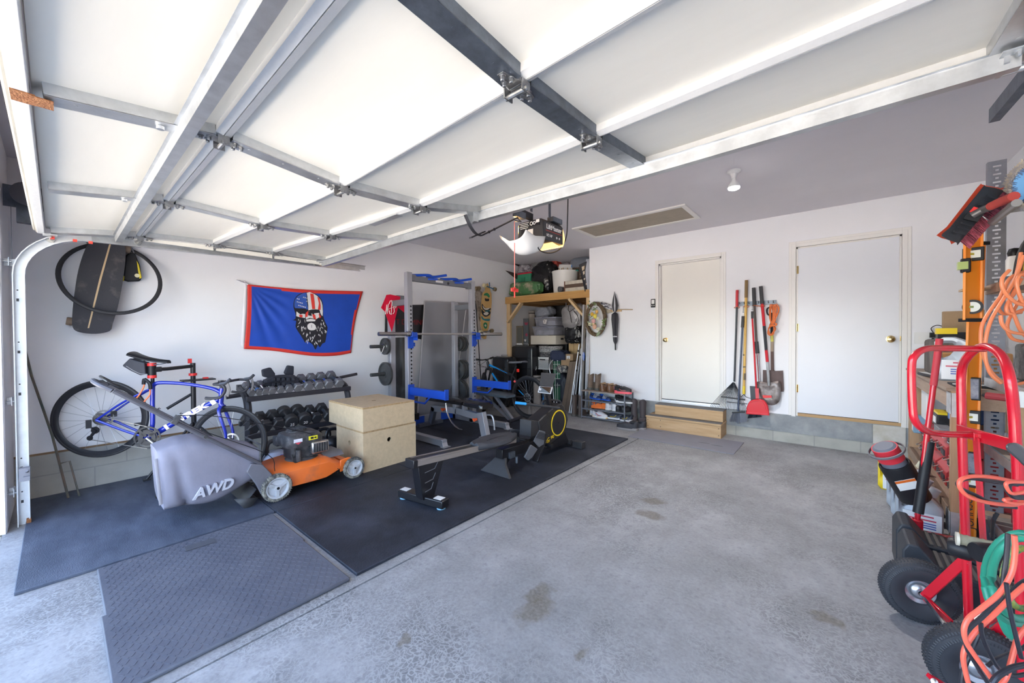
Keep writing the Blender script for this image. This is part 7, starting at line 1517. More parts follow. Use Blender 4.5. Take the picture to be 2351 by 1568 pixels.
# umbrella hanging on a wooden dowel peg
hk = thing('wall_rack', 'pale wooden rack board with a long dowel holding the umbrella', 'rack'); p0, p1 = zw(540, 1360, .02), zw(735, 1360, .02)
f = MB(); f.b2((p0.x, YB-.02, p0.z-.018), (p1.x, YB, p0.z+.018)); f.build('board', wood('rack_pine', (.68, .48, .26), (.58, .38, .18), 'x'), hk); f = MB(); f.tube([zw(600, 1340, .05), zw(885, 1341, .05)], .007, 8); f.build('dowel', mat('dowel', (.5, .38, .24), .6), hk)
um = thing('umbrella', 'closed black and white striped umbrella hanging point up', 'umbrella')
T_, B_ = zw(643, 1100, .06), zw(655, 1880, .06)
zU = [(1100, .003, 'k'), (1130, .008, 'k'), (1200, .03, 'w'), (1290, .05, 'w'), (1350, .035, 'w'), (1378, .012, 'w'), (1400, .045, 'k'), (1470, .05, 'k'), (1600, .038, 'k'), (1690, .034, 'k'), (1760, .03, 'k'), (1800, .012, 'k')]
ks = mat('umbrella_black', (.03, .03, .04), .6); ws_m = mat('umbrella_stripe', (.62, .62, .66), .6)
def ucone(lo_, hi_, nm, stripes):
    f = MB(); n = 24; rows = [u for u in zU if lo_ <= u[0] <= hi_]; R_ = []
    for y, r_, _ in rows:
        c = zw(643+(y-1100)*.018, y, .06); R_.append([c+V((r_*(1+.25*math.cos(6*t))*math.cos(t), r_*(1+.25*math.cos(6*t))*math.sin(t)*.7, 0)) for t in [2*PI*k/n for k in range(n)]])
    f.loft(R_)
    if stripes: f.m = [1 if (i % n) % 6 < 2 else 0 for i in range(len(f.f))]
    return f.build(nm, [ks, ws_m] if stripes else ks, um, smooth=60)
ucone(1100, 1380, 'canopy_upper', True); ucone(1378, 1800, 'canopy_lower', False)
f = MB(); f.tube([zw(655, 1790, .06), zw(656, 1880, .06)], .012, 8); f.build('handle', blackp, um); f = MB(); f.tube([zw(645, 1690, .04), zw(648, 1700, .10)], .01, 6); f.lathe([(.036, -.008), (.036, .008)], zw(652, 1700, .06), (0, 0, 1), 16); f.build('tie_strap', ws_m, um)
gb = thing('gift_roll', 'zebra-striped cloth roll lying on the rack behind the umbrella', 'roll')
f = MB(); f.tube([zw(470, 1262, .06), zw(560, 1295, .06), zw(625, 1330, .06)], lambda t: .035-.006*t, 10, smooth=4); f.build('cloth', mat('zebra_cloth', (.6, .6, .64), .7, col2=(.03, .03, .05), scale=9, stretch=(3, 1, 6), cut=(.49, .52)), gb)
tag(MB().add([zw(495, 1310, .03), zw(600, 1360, .03), zw(620, 1375, .03), zw(545, 1395, .03)], [(0, 1, 2, 3)]).build('canvas_flap', mat('canvas_beige', (.5, .45, .36), .8), solid=.01), 'beige canvas flap hanging beside the wreath', 'cloth')
# tool rail with long-handled tools
ze = lambda x, y, e=.05: ony(1630+x/4.61, 640+y/4.61, YB-e)
tr2 = thing('tool_rail', 'black metal tool rail screwed to the back wall between the doors', 'rail')
a, b = ze(298, 265, .012), ze(702, 248, .012); f = MB(); f.box((a+b)/2, ((b-a).length, .02, .05)); f.build('rail', galv_dark, tr2)
for k in range(8): f = MB(); q = a.lerp(b, (k+.5)/8); f.tube([q+V((0, -.01, 0)), q+V((0, -.06, -.01)), q+V((0, -.06, .02))], .004, 5); f.build('rail_hook', blackm, tr2)
def pole(parent, P, r, m, nm='handle', e=.05): f = MB(); f.tube([ze(x, y, e) for x, y in P], r, 10); return f.build(nm, m, parent)
dkm = mat('tool_dark', (.035, .04, .05), .4, .3); rdm = mat('tool_red', (.62, .015, .03), .4); grp = mat('foam_grip', (.06, .06, .065), .8)
orb = mat('rubber_orange', (.85, .2, .05), .5)
rk = thing('leaf_rake', 'steel leaf rake with a red grip, leftmost on the tool rail', 'rake')
pole(rk, [(288, 120), (285, 300)], .016, rdm, 'grip'); pole(rk, [(285, 300), (258, 1090)], .0115, dkm)
f = MB(); f.loft([[ze(x, y, e) for x, y, e in row] for row in ([(243, 1090, .05), (268, 1090, .05), (268, 1090, .04), (243, 1090, .04)], [(225, 1200, .05), (255, 1200, .05), (255, 1200, .04), (225, 1200, .04)])]); f.build('socket', galv, rk)
f = MB()
for k in range(24):
    t = k/23; x1 = 5+395*t; top_y = 1345+60*t; f.tube([ze(243+15*t, 1095, .05), ze((243+15*t)*.42+x1*.58, 1095+(top_y-1095)*.55, .06), ze(x1, top_y, .055), ze(x1+3, top_y+12, .02)], .0022, 4)
f.build('tines', dkm, rk)
f = MB(); f.bar(ze(118, 1248, .062), ze(373, 1282, .062), .006, .018, (0, 0, 1)); f.bar(ze(178, 1303, .062), ze(395, 1325, .062), .004, .008, (0, 0, 1)); f.build('tine_bar', blackm, rk)
br = thing('push_broom', 'grey-bristled upright broom with a dark blue pole', 'broom')
pole(br, [(350, 395), (343, 515)], .017, grp, 'grip', .09); pole(br, [(343, 515), (297, 1400)], .0115, mat('pole_navy', (.05, .07, .13), .35), e=.09); f = MB(); f.bar(ze(235, 1416, .09), ze(368, 1412, .09), .03, .014, (0, 0, 1)); f.build('broom_head', blackp, br)
f = MB(); random.seed(2); brm = mat('bristle_grey', (.22, .24, .30), .8)
for k in range(150): t = random.random(); e = random.uniform(.075, .105); f.tube([ze(240+125*t, 1418, e), ze(205+190*t+random.uniform(-5, 5), 1528-22*abs(t-.5)*2+random.uniform(-10, 8), e)], .0014, 3)
f.build('bristles', brm, br)
ho = thing('garden_hoe', 'yellow wooden-handled garden tool with a brown grip end', 'hoe'); ylw = wood('handle_yellow', (.75, .48, .12), (.65, .38, .08), 'z', .4)
pole(ho, [(386, 15), (382, 200)], .019, wood('handle_brown', (.25, .15, .05), (.18, .1, .03), 'z', .5), 'grip_end'); pole(ho, [(382, 200), (370, 700), (359, 1140)], .0155, ylw); pole(ho, [(360, 1135), (358, 1220)], .0165, mat('ferrule_yellow', (.8, .58, .03), .4), 'ferrule')
f = MB(); f.tube([ze(358, 1220), ze(335, 1245), ze(300, 1255)], .004, 6, smooth=3); f.tube([ze(358, 1220), ze(385, 1252), ze(440, 1268)], .004, 6, smooth=3); f.build('wire_head', dkm, ho)
for y0, y1 in ((798, 815), (925, 940), (1000, 1070)): f = MB(); f.tube([ze(365, y0), ze(363, y1)], .0162, 10); f.build('printed_band', mat('band_dark', (.15, .11, .06), .5), ho)
dp = thing('dustpan', 'bright red upright dustpan on a long red pole', 'dustpan')
pole(dp, [(447, 345), (448, 420)], .014, grp, 'grip', .10); pole(dp, [(448, 420), (470, 800), (490, 1165)], .010, rdm, e=.10)
f = MB(); f.loft([[ze(x, y, e) for x, y, e in row] for row in ([(476, 1160, .12), (518, 1160, .12), (518, 1160, .09), (476, 1160, .09)], [(484, 1270, .13), (520, 1270, .13), (520, 1270, .09), (484, 1270, .09)])]); f.build('neck', rdm, dp)
f = MB(); P = cr([(385, 1430, 0), (395, 1350, 0), (430, 1290, 0), (500, 1272, 0), (570, 1285, 0), (615, 1350, 0), (630, 1445, 0)], 4); q = [ze(p.x, p.y, .10) for p in P]; outline_slab(f, q, (0, 1, 0), .05); f.build('pan', mat('pan_red', (.72, .01, .025), .25, coat=.3), dp, bevel=.008)
f = MB(); f.bar(ze(388, 1420, .13), ze(628, 1440, .13), .03, .012, (0, 0, 1)); f.tube([ze(430, 1310, .128), ze(500, 1290, .128), ze(560, 1305, .128), ze(600, 1400, .128)], .004, 5, smooth=3); f.build('pan_lip', MC['pan_red'], dp)
bb2 = thing('hand_broom', 'flat black scraper with dark bristles hidden behind the red dustpan', 'broom')
f = MB(); outline_slab(f, [ze(x, y, .03) for x, y in [(422, 1135), (500, 1140), (500, 1330), (435, 1300)]], (0, 1, 0), .02); f.build('plate', dkm, bb2, bevel=.004); f = MB()
for k in range(40): t = k/39; f.tube([ze(420+110*t, 1420, .03), ze(398+150*t, 1478-14*t, .035)], .002, 3)
f.build('bristles', mat('bristle_dark', (.02, .03, .05), .8), bb2)
pk_ = thing('telescopic_pole', 'telescopic silver pole with black foam grips behind the dustpan', 'pole')
pole(pk_, [(462, 95), (470, 285)], .020, grp, 'grip', .06); pole(pk_, [(470, 285), (492, 665)], .0135, mat('pole_bronze', (.16, .14, .13), .3, .7), 'upper_tube', .06); pole(pk_, [(492, 665), (504, 790)], .022, grp, 'middle_grip', .06); pole(pk_, [(504, 790), (515, 930), (524, 1085)], .014, chrome, 'lower_tube', .06)
sh1 = thing('round_shovel', 'round-point shovel with a red and black handle and muddy blade', 'shovel')
pole(sh1, [(537, 80), (552, 265)], .021, grp, 'grip', .07); pole(sh1, [(552, 265), (573, 500)], .0165, rdm, 'red_section', .07); pole(sh1, [(573, 500), (595, 755)], .0168, dkm, 'black_section', .07); pole(sh1, [(595, 755), (607, 880)], .0165, rdm, 'red_section', .07); pole(sh1, [(607, 880), (625, 1130)], .0165, galv, 'socket', .07)
f = MB(); P = cr([(498, 1090, 0), (590, 1098, 0), (625, 1110, 0), (650, 1095, 0), (742, 1090, 0), (748, 1200, 0), (735, 1290, 0), (680, 1335, 0), (600, 1325, 0), (545, 1270, 0), (515, 1180, 0)], 3, True); ctr = V((622, 1200, 0)); ring = [ze(p.x, p.y, .065) for p in P]; mid = [ze(ctr.x+(p.x-ctr.x)*.5, ctr.y+(p.y-ctr.y)*.5, .04) for p in P]; n = len(P)
f.add(ring+mid+[ze(ctr.x, ctr.y, .045)], [(i, (i+1) % n, n+(i+1) % n, n+i) for i in range(n)]+[(n+i, n+(i+1) % n, 2*n) for i in range(n)]); f.build('blade', mat('shovel_steel', (.28, .25, .25), .4, .5, col2=(.14, .11, .10), scale=9, cut=(.4, .6)), sh1, solid=.004, smooth=70)
f = MB(); outline_slab(f, [ze(x, y, .069) for x, y in [(555, 1232), (650, 1235), (655, 1258), (565, 1262)]], (0, 1, 0), .003); f.build('red_label', redp, sh1); f = MB(); outline_slab(f, [ze(x, y, .069) for x, y in [(572, 1264), (655, 1262), (665, 1285), (590, 1280)]], (0, 1, 0), .002); f.build('worn_label', mat('label_worn', (.55, .5, .45), .6, col2=(.25, .2, .18), scale=50), sh1)
sh2 = thing('square_shovel', 'rusty square shovel with a wooden shaft behind the orange cord', 'shovel')
pole(sh2, [(655, 590), (658, 665)], .0165, mat('shaft_label', (.6, .55, .1), .5), 'label_section', .03); pole(sh2, [(658, 665), (658, 770)], .017, mat('shaft_wood', (.35, .27, .2), .7), 'shaft', .03); pole(sh2, [(658, 770), (660, 970)], .0165, mat('rust_brown', (.12, .07, .06), .6, .2), 'socket', .03)
f = MB(); f.tube([ze(655, 600, .03), ze(650, 360, .03)], .015, 8); f.tube([ze(650, 400, .03), ze(608, 370, .03), ze(607, 315, .03), ze(660, 300, .03), ze(700, 320, .03), ze(650, 400, .03)], .010, 6, smooth=3); f.build('d_handle', dkm, sh2)
f = MB(); outline_slab(f, [ze(x, y, .025) for x, y in [(560, 965), (640, 968), (660, 955), (690, 975), (772, 972), (782, 1170), (778, 1195), (560, 1190)]], (0, 1, 0), .006); f.build('blade', mat('rust_blade', (.13, .085, .08), .6, .2, var=.4, scale=6), sh2)
oc = thing('extension_cord', 'orange extension cord coiled and hung over the shovel handle', 'cord'); ocm = mat('cord_orange', (.75, .19, .05), .45); random.seed(6)
for k in range(9):
    f = MB(); x0 = 640+random.uniform(-5, 70); w_ = random.uniform(12, 45); P = [(655, 500), (x0-w_*.4+random.uniform(-8, 8), 400), (x0, 275+random.uniform(-12, 18)), (x0+w_, 330+random.uniform(-15, 15)), (670+w_*.6, 430), (662, 500)]
    f.tube([ze(x, y, .07+random.uniform(0, .04)) for x, y in P], .0045, 6, smooth=5); f.build('cord_loop', ocm, oc)
for k in range(7):
    f = MB(); P = [(658, 470+k*4), (628-random.uniform(0, 22), 520+k*4), (610+random.uniform(0, 40), 590+random.uniform(-10, 8)), (660+random.uniform(-10, 25), 585), (690+random.uniform(-15, 8), 530), (660, 472)]
    f.tube([ze(x, y, .07+random.uniform(0, .045)) for x, y in P], .0045, 6, smooth=5); f.build('cord_loop', ocm, oc)
f = MB(); f.tube([ze(655, 455, .06), ze(690, 470, .13), ze(700, 490, .13), ze(640, 500, .12), ze(640, 480, .06)], .010, 6, smooth=4); f.build('cord_wrap', ocm, oc)
for x, y in ((285, 305), (385, 295), (485, 288), (553, 290)):
    f = MB(); f.tube([ze(x+30*math.cos(t), y+8*math.sin(t), .05-.045*math.sin(t)) for t in [2*PI*k/12 for k in range(12)]], .003, 5, closed=True); f.build('rubber_loop', orb, tr2)
for x, y in ((352, 345), (447, 320)): f = MB(); f.tube([ze(x, y-50, .05), ze(x, y, .07)], .003, 5); f.lathe([(.008, -.003), (.008, .003)], ze(x, y+8, .07), (0, 1, 0), 10); f.build('hanger', galv_dark, tr2)
# outlet right of door 2
q = ony(2117, 776, YB-.004); ou = thing('wall_outlet', 'white wall outlet plate with a black adapter right of the wide door', 'outlet', q); f = MB(); f.box((0, 0, 0), (.115, .008, .12)); f.build('plate', white_p, ou, bevel=.002); f = MB(); f.box((-.02, -.006, 0), (.012, .006, .03)); f.build('switch', trimm, ou)
f = MB(); f.box((.075, -.03, .03), (.05, .04, .05)); f.tube([(.075, -.03, 0), (.06, -.03, -.05), (.09, -.03, -.06)], .01, 6); f.build('adapter', blackp, ou); f = MB(); f.tube([(.075, -.03, .055), (.06, -.03, .10), (.10, -.03, .13), (.16, -.03, .11)], .004, 6, smooth=4); f.build('adapter_lead', blackp, ou)
# ================================================================ workbench on the right
wbw = wood('bench_timber', (.50, .33, .2), (.40, .25, .14), 'z'); wby = wood('bench_plank', (.42, .30, .22), (.32, .22, .16), 'y')
wk = thing('workbench', 'timber workbench with metal corner plates along the right wall', 'workbench')
WX0, WX1, WY0, WY1, WZ = .56, 1.11, 3.74, 5.62, .985
f = MB(); f.b2((WX0-.02, WY0-.03, WZ-.02), (WX1, WY1, WZ)); f.build('bench_top', wood('bench_ply', (.34, .26, .2), (.26, .19, .14), 'y'), wk)
f = MB(); f.b2((WX0, WY0, WZ-.135), (WX0+.038, WY1, WZ-.02)); f.b2((WX0+.038, WY0, WZ-.135), (WX1, WY0+.038, WZ-.02)); f.build('apron', wby, wk)
for y in (WY0-.045, WY1-.09):
    for x in (WX0, WX1-.09): f = MB(); f.b2((x-.0, y, 0), (x+.085, y+.045 if y < 4 else y+.09, WZ-.02)); f.build('leg', wbw, wk)
f = MB(); f.b2((WX0, WY0, .17), (WX1, WY1, .20)); f.b2((WX0-.005, WY0, .12), (WX0+.03, WY1, .20)); f.build('lower_shelf', wby, wk)
plm = mat('plate_zinc', (.55, .56, .58), .45, .6, var=.2, scale=20)
for z0, z1 in ((.80, .955), (.03, .19)):
    f = MB(); f.b2((WX0-.0, WY0-.049, z0), (WX0+.085, WY0-.045, z1)); f.b2((WX0-.006, WY0-.045, z0+.02), (WX0-.002, WY0+.06, z1)); pl_ = f.build('corner_plate', plm, wk)
    f = MB()
    for k in range(3): f.lathe([(.010, 0), (.010, .005), (0, .006)], (WX0+.045, WY0-.049, z0+.025+k*.055), (0, -1, 0), 10)
    f.build('bolt_head', galv, pl_)
f = MB(); f.b2((WX0+.0, WY1-.02, .80), (WX0+.05, WY1-.012, .95)); f.build('rear_bracket', plm, wk)
# red drawer bins and clutter under the bench
redb = mat('bin_red', (.50, .035, .04), .45); bnb = mat('bin_dark', (.05, .05, .06), .5)
for i, (y, z, w_, h) in enumerate(((4.02, .22, .34, .16), (4.02, .38, .34, .16), (4.02, .54, .34, .15), (4.42, .22, .34, .18), (4.42, .41, .34, .17), (4.84, .22, .36, .16), (4.84, .39, .36, .15), (5.24, .22, .3, .16), (5.24, .39, .3, .14))):
    lab = 'red parts bin under the workbench, column %s from the front leg, %s' % (('nearest', 'second', 'third', 'farthest')[int((y-3.9)/.41)], ('bottom row', 'middle row', 'top row')[min(2, int((z-.2)/.17+.1))])
    r = thing('parts_bin', lab, 'bin', (WX0+.22, y, z-.02+.0005), group='red parts bins under the workbench'); f = MB(); f.loft([[V((x, yy*w_/2, zz)) for x, zz in ((-.16, 0), (.16, 0), (.16, h-.01), (-.10, h-.01), (-.16, h*.55))] for yy in (-.97, .97)]); f.build('bin_body', redb, r, bevel=.004)
    for k in (-.25, .25): f = MB(); f.box((-.162, k*w_, h*.28), (.012, w_*.3, .04)); f.build('label_holder', bnb, r); f = MB(); f.tube([(-.165, k*w_-.03, h*.55), (-.195, k*w_-.02, h*.45), (-.195, k*w_+.02, h*.45), (-.165, k*w_+.03, h*.55)], .004, 5); f.build('pull_loop', chrome, r)
def dbox(name, label, cat, x, y, z, d, m, group=None, rz=0, parts=()):
    r = thing(name, label, cat, (x, y, z), rz, group); f = MB(); f.box((0, 0, d[2]/2), d); f.build('body', m, r, bevel=min(d)*.08)
    for nm, c, dd, mm in parts: f = MB(); f.box(c, dd, X=None); f.build(nm, mm, r)
    return r
ylp = mat('tool_yellow', (.82, .60, .02), .4)
dbox('battery_charger', 'black battery charger with yellow top on the bins under the bench', 'charger', .70, 4.55, .60, (.2, .22, .10), blackp, parts=[('yellow_top', (-.0, 0, .105), (.19, .2, .02), ylp), ('label', (-.101, 0, .05), (.002, .1, .05), wt)])
dbox('blue_case', 'dark blue plastic case under the bench top', 'case', .74, 4.20, .70, (.22, .18, .13), mat('case_navy', (.02, .05, .14), .5), parts=[('blue_panel', (-.112, -.02, .06), (.004, .08, .09), mat('panel_blue', (.02, .22, .7), .4))])
dbox('white_binder', 'white binder standing at the far end under the bench', 'binder', .63, 5.10, .56, (.05, .26, .28), white_p)
dbox('blue_can', 'light blue paint can at the far end of the bench shelf', 'can', .62, 5.42, .37, (.1, .1, .17), mat('can_blue', (.2, .35, .5), .4), parts=[('label', (-.052, 0, .05), (.002, .07, .06), wt)])
dbox('tool_tray', 'grey tray of loose hand tools in front of the charger', 'tray', .68, 4.32, .58, (.2, .2, .05), mat('tray_grey', (.2, .2, .22), .5), parts=[('wrench', (-.03, 0, .06), (.03, .18, .015), chrome), ('pliers', (.03, .02, .065), (.02, .16, .02), bnb)])
# on the bench
def jug(label, c, rz, s=1.0, m=None, cap=None, lab=True, group='grey motor oil jugs', name='oil_jug'):
    r = thing(name, label, 'jug', c, rz, group); m = m or mat('jug_silver', (.42, .45, .50), .35, .15)
    W2, D2, H2 = .20*s, .11*s, .27*s
    # side outline (in x-z) with handle hole
    out = [(-W2/2, .01), (-W2/2+.01, 0), (W2/2-.01, 0), (W2/2, .01), (W2/2, H2*.62), (W2*.30, H2*.80), (W2*.12, H2*.93), (-.02*s, H2*1.0), (-W2*.30, H2*1.0), (-W2/2, H2*.90)]
    hole = [(-W2*.36, H2*.50), (-W2*.18, H2*.58), (-W2*.05, H2*.74), (-W2*.12, H2*.86), (-W2*.34, H2*.86), (-W2*.38, H2*.76)]
    f = MB(); n = 40; ctr = V((-W2*.24, 0, H2*.70))
    def onray(poly, a):
        d = V((math.cos(a), 0, math.sin(a))); best = None; L_ = len(poly)
        for i in range(L_):
            p, q = poly[i], poly[(i+1) % L_]; ex, ez = q[0]-p[0], q[1]-p[1]; den = d.x*ez-d.z*ex
            if abs(den) < 1e-9: continue
            t = ((p[0]-ctr.x)*ez-(p[1]-ctr.z)*ex)/den; u = ((p[0]-ctr.x)*d.z-(p[1]-ctr.z)*d.x)/den
            if t > 0 and -1e-6 <= u <= 1+1e-6: best = t if best is None else max(best, t)
        return ctr+d*best
    A_ = [2*PI*k/n for k in range(n)]; O = [onray(out, a) for a in A_]; Hh = [onray(hole, a) for a in A_]
    rings = [[p+V((0, -D2/2*.55*(1 if True else 1), 0)) for p in Hh], [(p*.9+ctr*.1)*.0+p.lerp(q, .45)+V((0, -D2/2, 0)) for p, q in zip(Hh, O)], [p.lerp(q, .9)+V((0, -D2/2, 0)) for p, q in zip(Hh, O)], [q+V((0, -D2/2*.8, 0)) for q in O], [q+V((0, D2/2*.8, 0)) for q in O], [p.lerp(q, .9)+V((0, D2/2, 0)) for p, q in zip(Hh, O)], [p.lerp(q, .45)+V((0, D2/2, 0)) for p, q in zip(Hh, O)], [p+V((0, D2/2*.55, 0)) for p in Hh]]
    rings.append(rings[0]); f.loft(rings, cap=False); f.build('bottle', m, r, smooth=50)
    f = MB(); a = V((W2*.26, 0, H2*.84)); f.cyl(a, a+V((.02, 0, .045))*s, .024*s, 16); f.build('cap', cap or m, r)
    if lab:
        for sy in (-1, 1):
            f = MB(); y = sy*(D2/2+.001); f.box((W2*.06, y, H2*.26), (W2*.80, .002, H2*.44)); lb_ = f.build('label', mat('jug_label', (.72, .74, .78), .5), r)
            f = MB(); f.box((W2*.10, y+sy*.001, H2*.42), (W2*.4, .002, H2*.03)); f.box((W2*.05, y+sy*.001, H2*.34), (W2*.6, .002, H2*.03)); f.build('red_print', mat('jug_red', (.55, .05, .1), .5), lb_)
            f = MB()
            for k in range(3): f.box((W2*.10, y+sy*.001, H2*(.27-.05*k)), (W2*.5, .002, H2*.022))
            f.build('blue_print', mat('jug_blue', (.04, .08, .4), .5), lb_)
    return r
q = ony(2185, 868, 4.25); jug('large silver oil jug standing on the workbench', (.69, 4.30, WZ), -.25, 1.2)
wbx = mat('barn_wood', (.16, .14, .13), .85, col2=(.07, .06, .055), scale=3, stretch=(8, 8, 1), bump=.3)
dbox('wooden_box', 'weathered dark plank box standing on the workbench by the wall', 'box', .78, 5.0, WZ, (.34, .30, .30), wbx)
dbox('drill', 'black and yellow cordless tool lying on the plank box', 'tool', .74, 4.93, WZ+.301, (.16, .10, .06), blackp, parts=[('yellow_shell', (-.03, -.02, .07), (.12, .07, .05), ylp)])
dbox('cardboard_box', 'tall cardboard piece standing behind the plank box', 'box', .86, 5.2, WZ, (.26, .05, .55), cb_m)
dbox('wood_scrap', 'orange-brown wood offcut on the bench behind the jug', 'wood', .80, 4.55, WZ, (.36, .12, .20), wood('scrap_orange', (.55, .28, .1), (.42, .2, .07), 'x'))
dbox('tool_mat', 'dark rubber mat with a white ruler on the bench corner', 'mat', .72, 3.90, WZ, (.26, .24, .012), rubber, parts=[('ruler', (-.03, -.05, .015), (.20, .03, .004), white_p)])
f = MB(); f.tube([(WX0+.02, 4.45, WZ+.01), (WX0-.03, 4.70, WZ+.015)], .012, 8); tag(f.build('screwdriver', blackp), 'black screwdriver lying across the bench edge', 'screwdriver')
dbox('paper_strip', 'white folded paper along the front bench edge', 'paper', .60, 4.75, WZ, (.06, .6, .006), white_p)
# ================================================================ slotted shelving unit
su = thing('shelving_unit', 'grey slotted steel shelving unit against the right wall', 'shelving')
slot_m = mat('slotted_steel', (.30, .31, .36), .45, .5, var=.25, scale=6)
UX, UY = .765, 3.83
def upright(x, y, top, nm):
    f = MB(); n = int(top/.0254); w2 = .038
    # front plate (normal -y) with real slots: strips between holes
    z = 0; 
    for s in (-1, 1): f.b2((x+s*w2-(.010 if s > 0 else 0)-(0), y-.001, 0), (x+s*w2+(.010 if s < 0 else 0), y+.001, top)); 
    k = 0; z = .03; f.b2((x-w2+.010, y-.001, 0), (x+w2-.010, y+.001, .03))
    while z < top-.03:
        if k % 2 == 0: # rectangular slot 14 x 34 -> leave open
            f.b2((x-w2+.010, y-.001, z+.011), (x+w2-.010, y+.001, z+.025)); f.b2((x-w2+.010, y-.001, z), (x-.017, y+.001, z+.011)); f.b2((x+.017, y-.001, z), (x+w2-.010, y+.001, z+.011))
        else:
            f.b2((x-w2+.010, y-.001, z), (x-.007, y+.001, z+.025)); f.b2((x+.007, y-.001, z), (x+w2-.010, y+.001, z+.025)); f.b2((x-.007, y-.001, z+.012), (x+.007, y+.001, z+.025))
        z += .025; k += 1
    f.b2((x-w2+.010, y-.001, z), (x+w2-.010, y+.001, top))
    f.bar((x-w2, y, top/2-top/2), (x-w2, y, top), .002, .0, (0, 1, 0)) if False else f.b2((x-w2-.001, y, 0), (x-w2+.001, y+.035, top)); f.b2((x+w2-.001, y, 0), (x+w2+.001, y+.035, top))
    return f.build(nm, slot_m, su, smooth=False)
upright(UX, UY, 2.42, 'upright'); upright(1.08, UY, 2.42, 'upright'); upright(UX, 2.72, 2.42, 'upright')
shw = mat('shelf_board', (.35, .30, .26), .8, var=.15, scale=8)
for z, th in ((2.10, .05), (1.60, .018), (1.02, .03), (.60, .03), (.16, .02)):
    f = MB(); f.b2((UX-.03, 2.70, z), (1.11, UY-.01 if z > .5 else UY-.01, z+th)); s = f.build('shelf', shw, su)
    f = MB(); f.b2((UX-.045, 2.70, z-.02), (UX-.035, UY+.0, z+.035)); f.b2((UX-.04, UY-.012, z-.02), (1.11, UY-.004, z+.035)); f.build('shelf_beam', galv if z != 1.60 else wby, su)
f = MB(); f.b2((UX-.16, UY-.12, 1.605), (UX+.1, UY-.02, 1.618)); f.build('board_overhang', wood('overhang', (.45, .33, .22), (.36, .25, .15), 'x'), su)
# things on the shelving
r = thing('spray_can', 'white spray can with black cap beside the slotted upright', 'can', (UX+.05, UY-.09, 1.62)); f = MB(); f.lathe([(.033, 0), (.033, .16), (.024, .18)], (0, 0, 0), (0, 0, 1), 20); f.build('can', white_p, r); f = MB(); f.lathe([(.024, .18), (.028, .20), (.02, .225), (0, .23)], (0, 0, 0), (0, 0, 1), 16); f.build('cap', blackp, r); f = MB(); f.lathe([(.0335, .03), (.0335, .06)], (0, 0, 0), (0, 0, 1), 20); f.build('print_band', mat('band_grey', (.1, .12, .16), .5), r)
yt = thing('chop_saw', 'yellow and black power tool on the shelf behind the orange cord', 'power tool', (.92, 3.45, 1.62))
f = MB(); f.loft([[V((x, y, z)) for x, z in ((-.16, 0), (.14, 0), (.16, .2), (.05, .36), (-.06, .30))] for y in (-.12, .12)]); f.build('housing', ylp, yt, bevel=.03); f = MB(); f.tube([(-.19, -.13, .0), (-.16, -.13, .18), (-.05, -.13, .36), (.05, -.13, .45)], .016, 8, smooth=4); f.build('black_edge', blackp, yt); f = MB(); f.tube([(-.10, -.02, .42), (-.02, 0, .50), (.08, 0, .52)], .03, 10, smooth=4); f.build('top_handle', ylp, yt); f = MB(); f.loft([[V((x, y, z)) for x, z in ((-.02, .5), (.12, .52), (.12, .56), (.04, .58))] for y in (-.05, .05)]); f.build('guard', blackp, yt)
dbox('cardboard_box', 'torn cardboard box on the middle shelf of the steel unit', 'box', .93, 3.62, .632, (.28, .3, .30), cb_m)
dbox('grey_bundle', 'dark grey clutter bundle on the shelf above the cardboard box', 'bundle', .95, 3.55, 1.052, (.26, .4, .22), mat('clutter_grey', (.07, .07, .075), .7, col2=(.2, .2, .2), scale=20, bump=.8))
dbox('white_case', 'white flat case on the shelf behind the hand truck', 'case', .92, 3.2, 1.052, (.26, .26, .08), white_p, parts=[('black_lid', (0, 0, .09), (.24, .22, .02), blackp)])
rdt = thing('grease_gun', 'dark red handled tool with black tip poking out of the shelf', 'tool'); a, b = dep(2255, 907, 2.05), dep(2325, 915, 1.95); f = MB(); f.tube([a.lerp(b, .15), b], .019, 10); f.build('handle', mat('dark_red', (.28, .03, .035), .4), rdt); f = MB(); f.tube([a, a.lerp(b, .2)], lambda t: .006+.012*t, 8); f.build('tip', blackp, rdt); f = MB(); f.box(b+V((.02, 0, 0)), (.02, .05, .08)); f.build('bracket', white_p, rdt)
dbox('plastic_sheet', 'clear plastic wrapped part on the lower steel shelf', 'part', .84, 3.68, .632, (.12, .1, .1), mat('clear_wrap', (.6, .6, .65), .15, alpha=.5))
dbox('red_case', 'dark red tool case on the bottom of the steel shelving', 'case', .93, 3.5, .18, (.26, .4, .34), mat('case_red', (.3, .02, .04), .45), parts=[('black_latch', (-.135, -.1, .3), (.02, .14, .05), blackp)])
